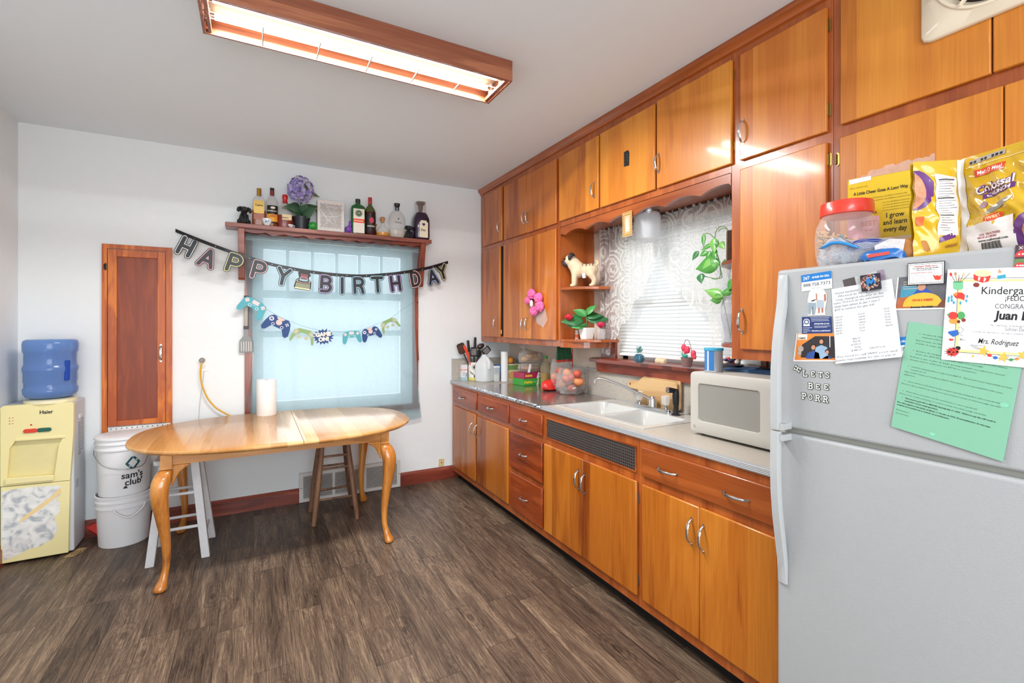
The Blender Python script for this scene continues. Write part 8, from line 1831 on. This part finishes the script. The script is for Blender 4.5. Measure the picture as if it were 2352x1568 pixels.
onb('purple_ribbon', gpatch(x0+.032, x0+.102, .130, .142, 10, 2, lambda x, y, u, v: (x, y+.012*u)), M_pur, .0016); btxt(x0+.067, .142, 'CRUNCH', .011, .056, mat('F0E4D8', .4), .0004, .1, .16)
onb('spoon_picture', gdisc(x0+.07, .108, .034, .007, .45), mat('9A948A', .3, metal=.5), .0016); onb('cereal_ball', gdisc(x0+.036, .116, .008, .008), mat('9A7A88', .5, var=.4, vs=60), .0018)
onb('red_flash', gdisc(x0+.055, .083, .022, .008, .2), mat('D8502E', .4), .0018); btxt(x0+.055, .083, 'SWEET', .009, .030, mat('F4D8A0', .5), .0002, 0, .2, .0024)
onb('white_panel', gpatch(L0+.020, L0+.125, .003, .070, 12, 10, lambda x, y, u, v: (x, y+(.012*u if v > .9 else 0))), M_wb, .0018)
btxt(L0+.072, .046, 'SCAN FOR ACTIVITIES', .007, .05, mat('A03A5A', .5), .0002, off=.0026); btxt(L0+.066, .039, 'RECIPES & MORE', .006, .044, mat('A03A5A', .5), .0002, off=.0026); btxt(L0+.078, .031, 'www.maltomeal.com', .008, .066, M_ink, .0002, off=.0026)
b = MB(); [b.add(*(lambda q: (q.v, q.f))(gpatch(L0+.052+i*.0026, L0+.0532+i*.0026+(.0006 if i % 3 == 0 else 0), .004, .026, 1, 4))) for i in range(17)]; o = onb('barcode', b, M_ink, .0028); o['kind'] = 'stuff'
onb('purple_swoosh', gdisc(L0+.150, .035, .030, .045, 0, L0+.12, L0+.29), M_pur, .0014); onb('cereal_picture', gdisc(L0+.162, .030, .022, .032, 0, L0+.13, L0+.29), mat('C88A58', .5, var=.6, vs=55), .0022)
btxt(.085, .028, 'GREAT', .010, .034, mat('9A5A28', .5), .0002, 0, .2); onb('purple_band', gpatch(.055, L0-.012, .036, .050, 8, 3, lambda x, y, u, v: (x, y+.014*u)), M_pur, .0016)
onb('orange_mark', gpatch(.006, .020, .082, .105, 3, 4), mat('D8602E', .4), .0016)
onb('date_patch', gpatch(x0-.006, x0+.07, .226, .238, 8, 2, lambda x, y, u, v: (x, y+.004*u)), mat('A89C94', .5, var=.2), .0016); b = MB(); [b.add(*(lambda q: (q.v, q.f))(gpatch(x0-.004+i*.008, x0+.001+i*.008, .228+.004*(i/9), .234+.004*(i/9), 2, 2))) for i in range(9) if i not in (2, 5)]; onb('date_blocks', b, M_ink, .0024)
onb('zip_line', gpatch(L0+.018, L0+L1_-.01, .2195, .2212, 30, 1), mat('F0E0B0', .4), .0016)
# crumpled packages in front of the jar and box
cp2 = thing('bread_wrapper', 'crumpled clear plastic bread bag with navy wave print lying in front of the cereal box', 'bag', (1.555, .70, FT), math.radians(-75))
bag(cp2, [(.02, 0, 0), (.075, .006, 0), (.088, .03, 0), (.075, .055, .0), (.045, .066, .0), (.0, .07, .0)], film('crinkled_film', 'C8CCD4', .3, .08, 1.0, bump=.8, bscale=50), 'wrapper', seed=21, sc_=(1.05, .40), wob=.006)
b = MB().sph((-.01, -.012, .052), .045, sc=(1.1, .35, .45), n=20, k=12); b.build('navy_print', mat('1E2E74', .3, coat=.4, var=.3, vs=60), cp2, smooth=180)
b = MB(); M = Matrix.Translation((0, -.030, .0))
for i in range(6): b.stroke([(-.05+.013*k_, .045+.005*i-.014*((k_-3)/4)**2*1+.0018*math.sin(k_*1.8+i)) for k_ in range(7)], .0006, 0, Matrix.Translation((0, -.0305+.0015*i, 0)) @ frame('B', (0, 0, 0)))
b.build('wave_line', mat('8A94C4', .5), cp2, smooth=0)
t = thing('tortilla_pack', 'tan tortilla package in a clear wrapper tucked between the cereal box and the yellow bag', 'food package', (1.545, .625, FT))
MB().lathe([(0, .0), (.055, .0), (.062, .02), (.058, .045), (.04, .055), (0, .058)], Matrix.Diagonal((.45, 1, 1, 1)), 24).build('tortillas', mat('B4783E', .6, var=.25, vs=20), t, smooth=180)
MB().prism([(-.05, .01), (.015, .02), (.02, .052), (-.015, .058), (-.05, .045)], 0, .001, Matrix.Translation((-.032, 0, .0)) @ frame('R', (0, 0, 0))).build('care_label', mat('C8C4C4', .5, var=.3, vs=120), t, smooth=0)
t = thing('blue_package', 'shiny blue snack wrapper with a red stripe, front edge of the refrigerator top', 'package', (1.515, .655, FT), math.radians(-84))
bag(t, [(.02, 0, 0), (.05, .004, 0), (.052, .018, 0), (.04, .03, 0), (.0, .034, 0)], mat('1E62A8', .25, coat=.6, var=.25, vs=40), 'wrapper', seed=3, sc_=(1.0, .42), wob=.003)
MB().prism([(-.03, .010), (.02, .014), (.02, .022), (-.03, .019)], .0225, .0235, frame('B', (0, 0, 0))).build('red_stripe', mat('D84A40', .4), t, smooth=0)
t = thing('clear_wrapper', 'crinkled clear wrapper with bright blue tape leaning on the cereal jar', 'bag', (1.53, .765, FT), math.radians(-80))
bag(t, [(.02, 0, 0), (.055, .006, 0), (.062, .03, 0), (.05, .06, -.005), (.02, .078, -.02), (.0, .082, -.02)], film('crinkled_film_pale', 'D4DCE8', .3, .08, 1.0, bump=.9, bscale=60), 'wrapper', seed=31, sc_=(1.0, .42), wob=.007)
MB().tube(smooth_path([(-.05, -.02, .055), (-.02, -.026, .066), (.01, -.027, .062), (.045, -.026, .045)]), [.006, .008, .009, .010, .010, .010, .010, .010, .010, .010, .010, .010, .010, .010, .010, .009, .008, .007, .006], 8, flat=.5).build('blue_tape', mat('2A86C8', .25, coat=.5), t, smooth=180)
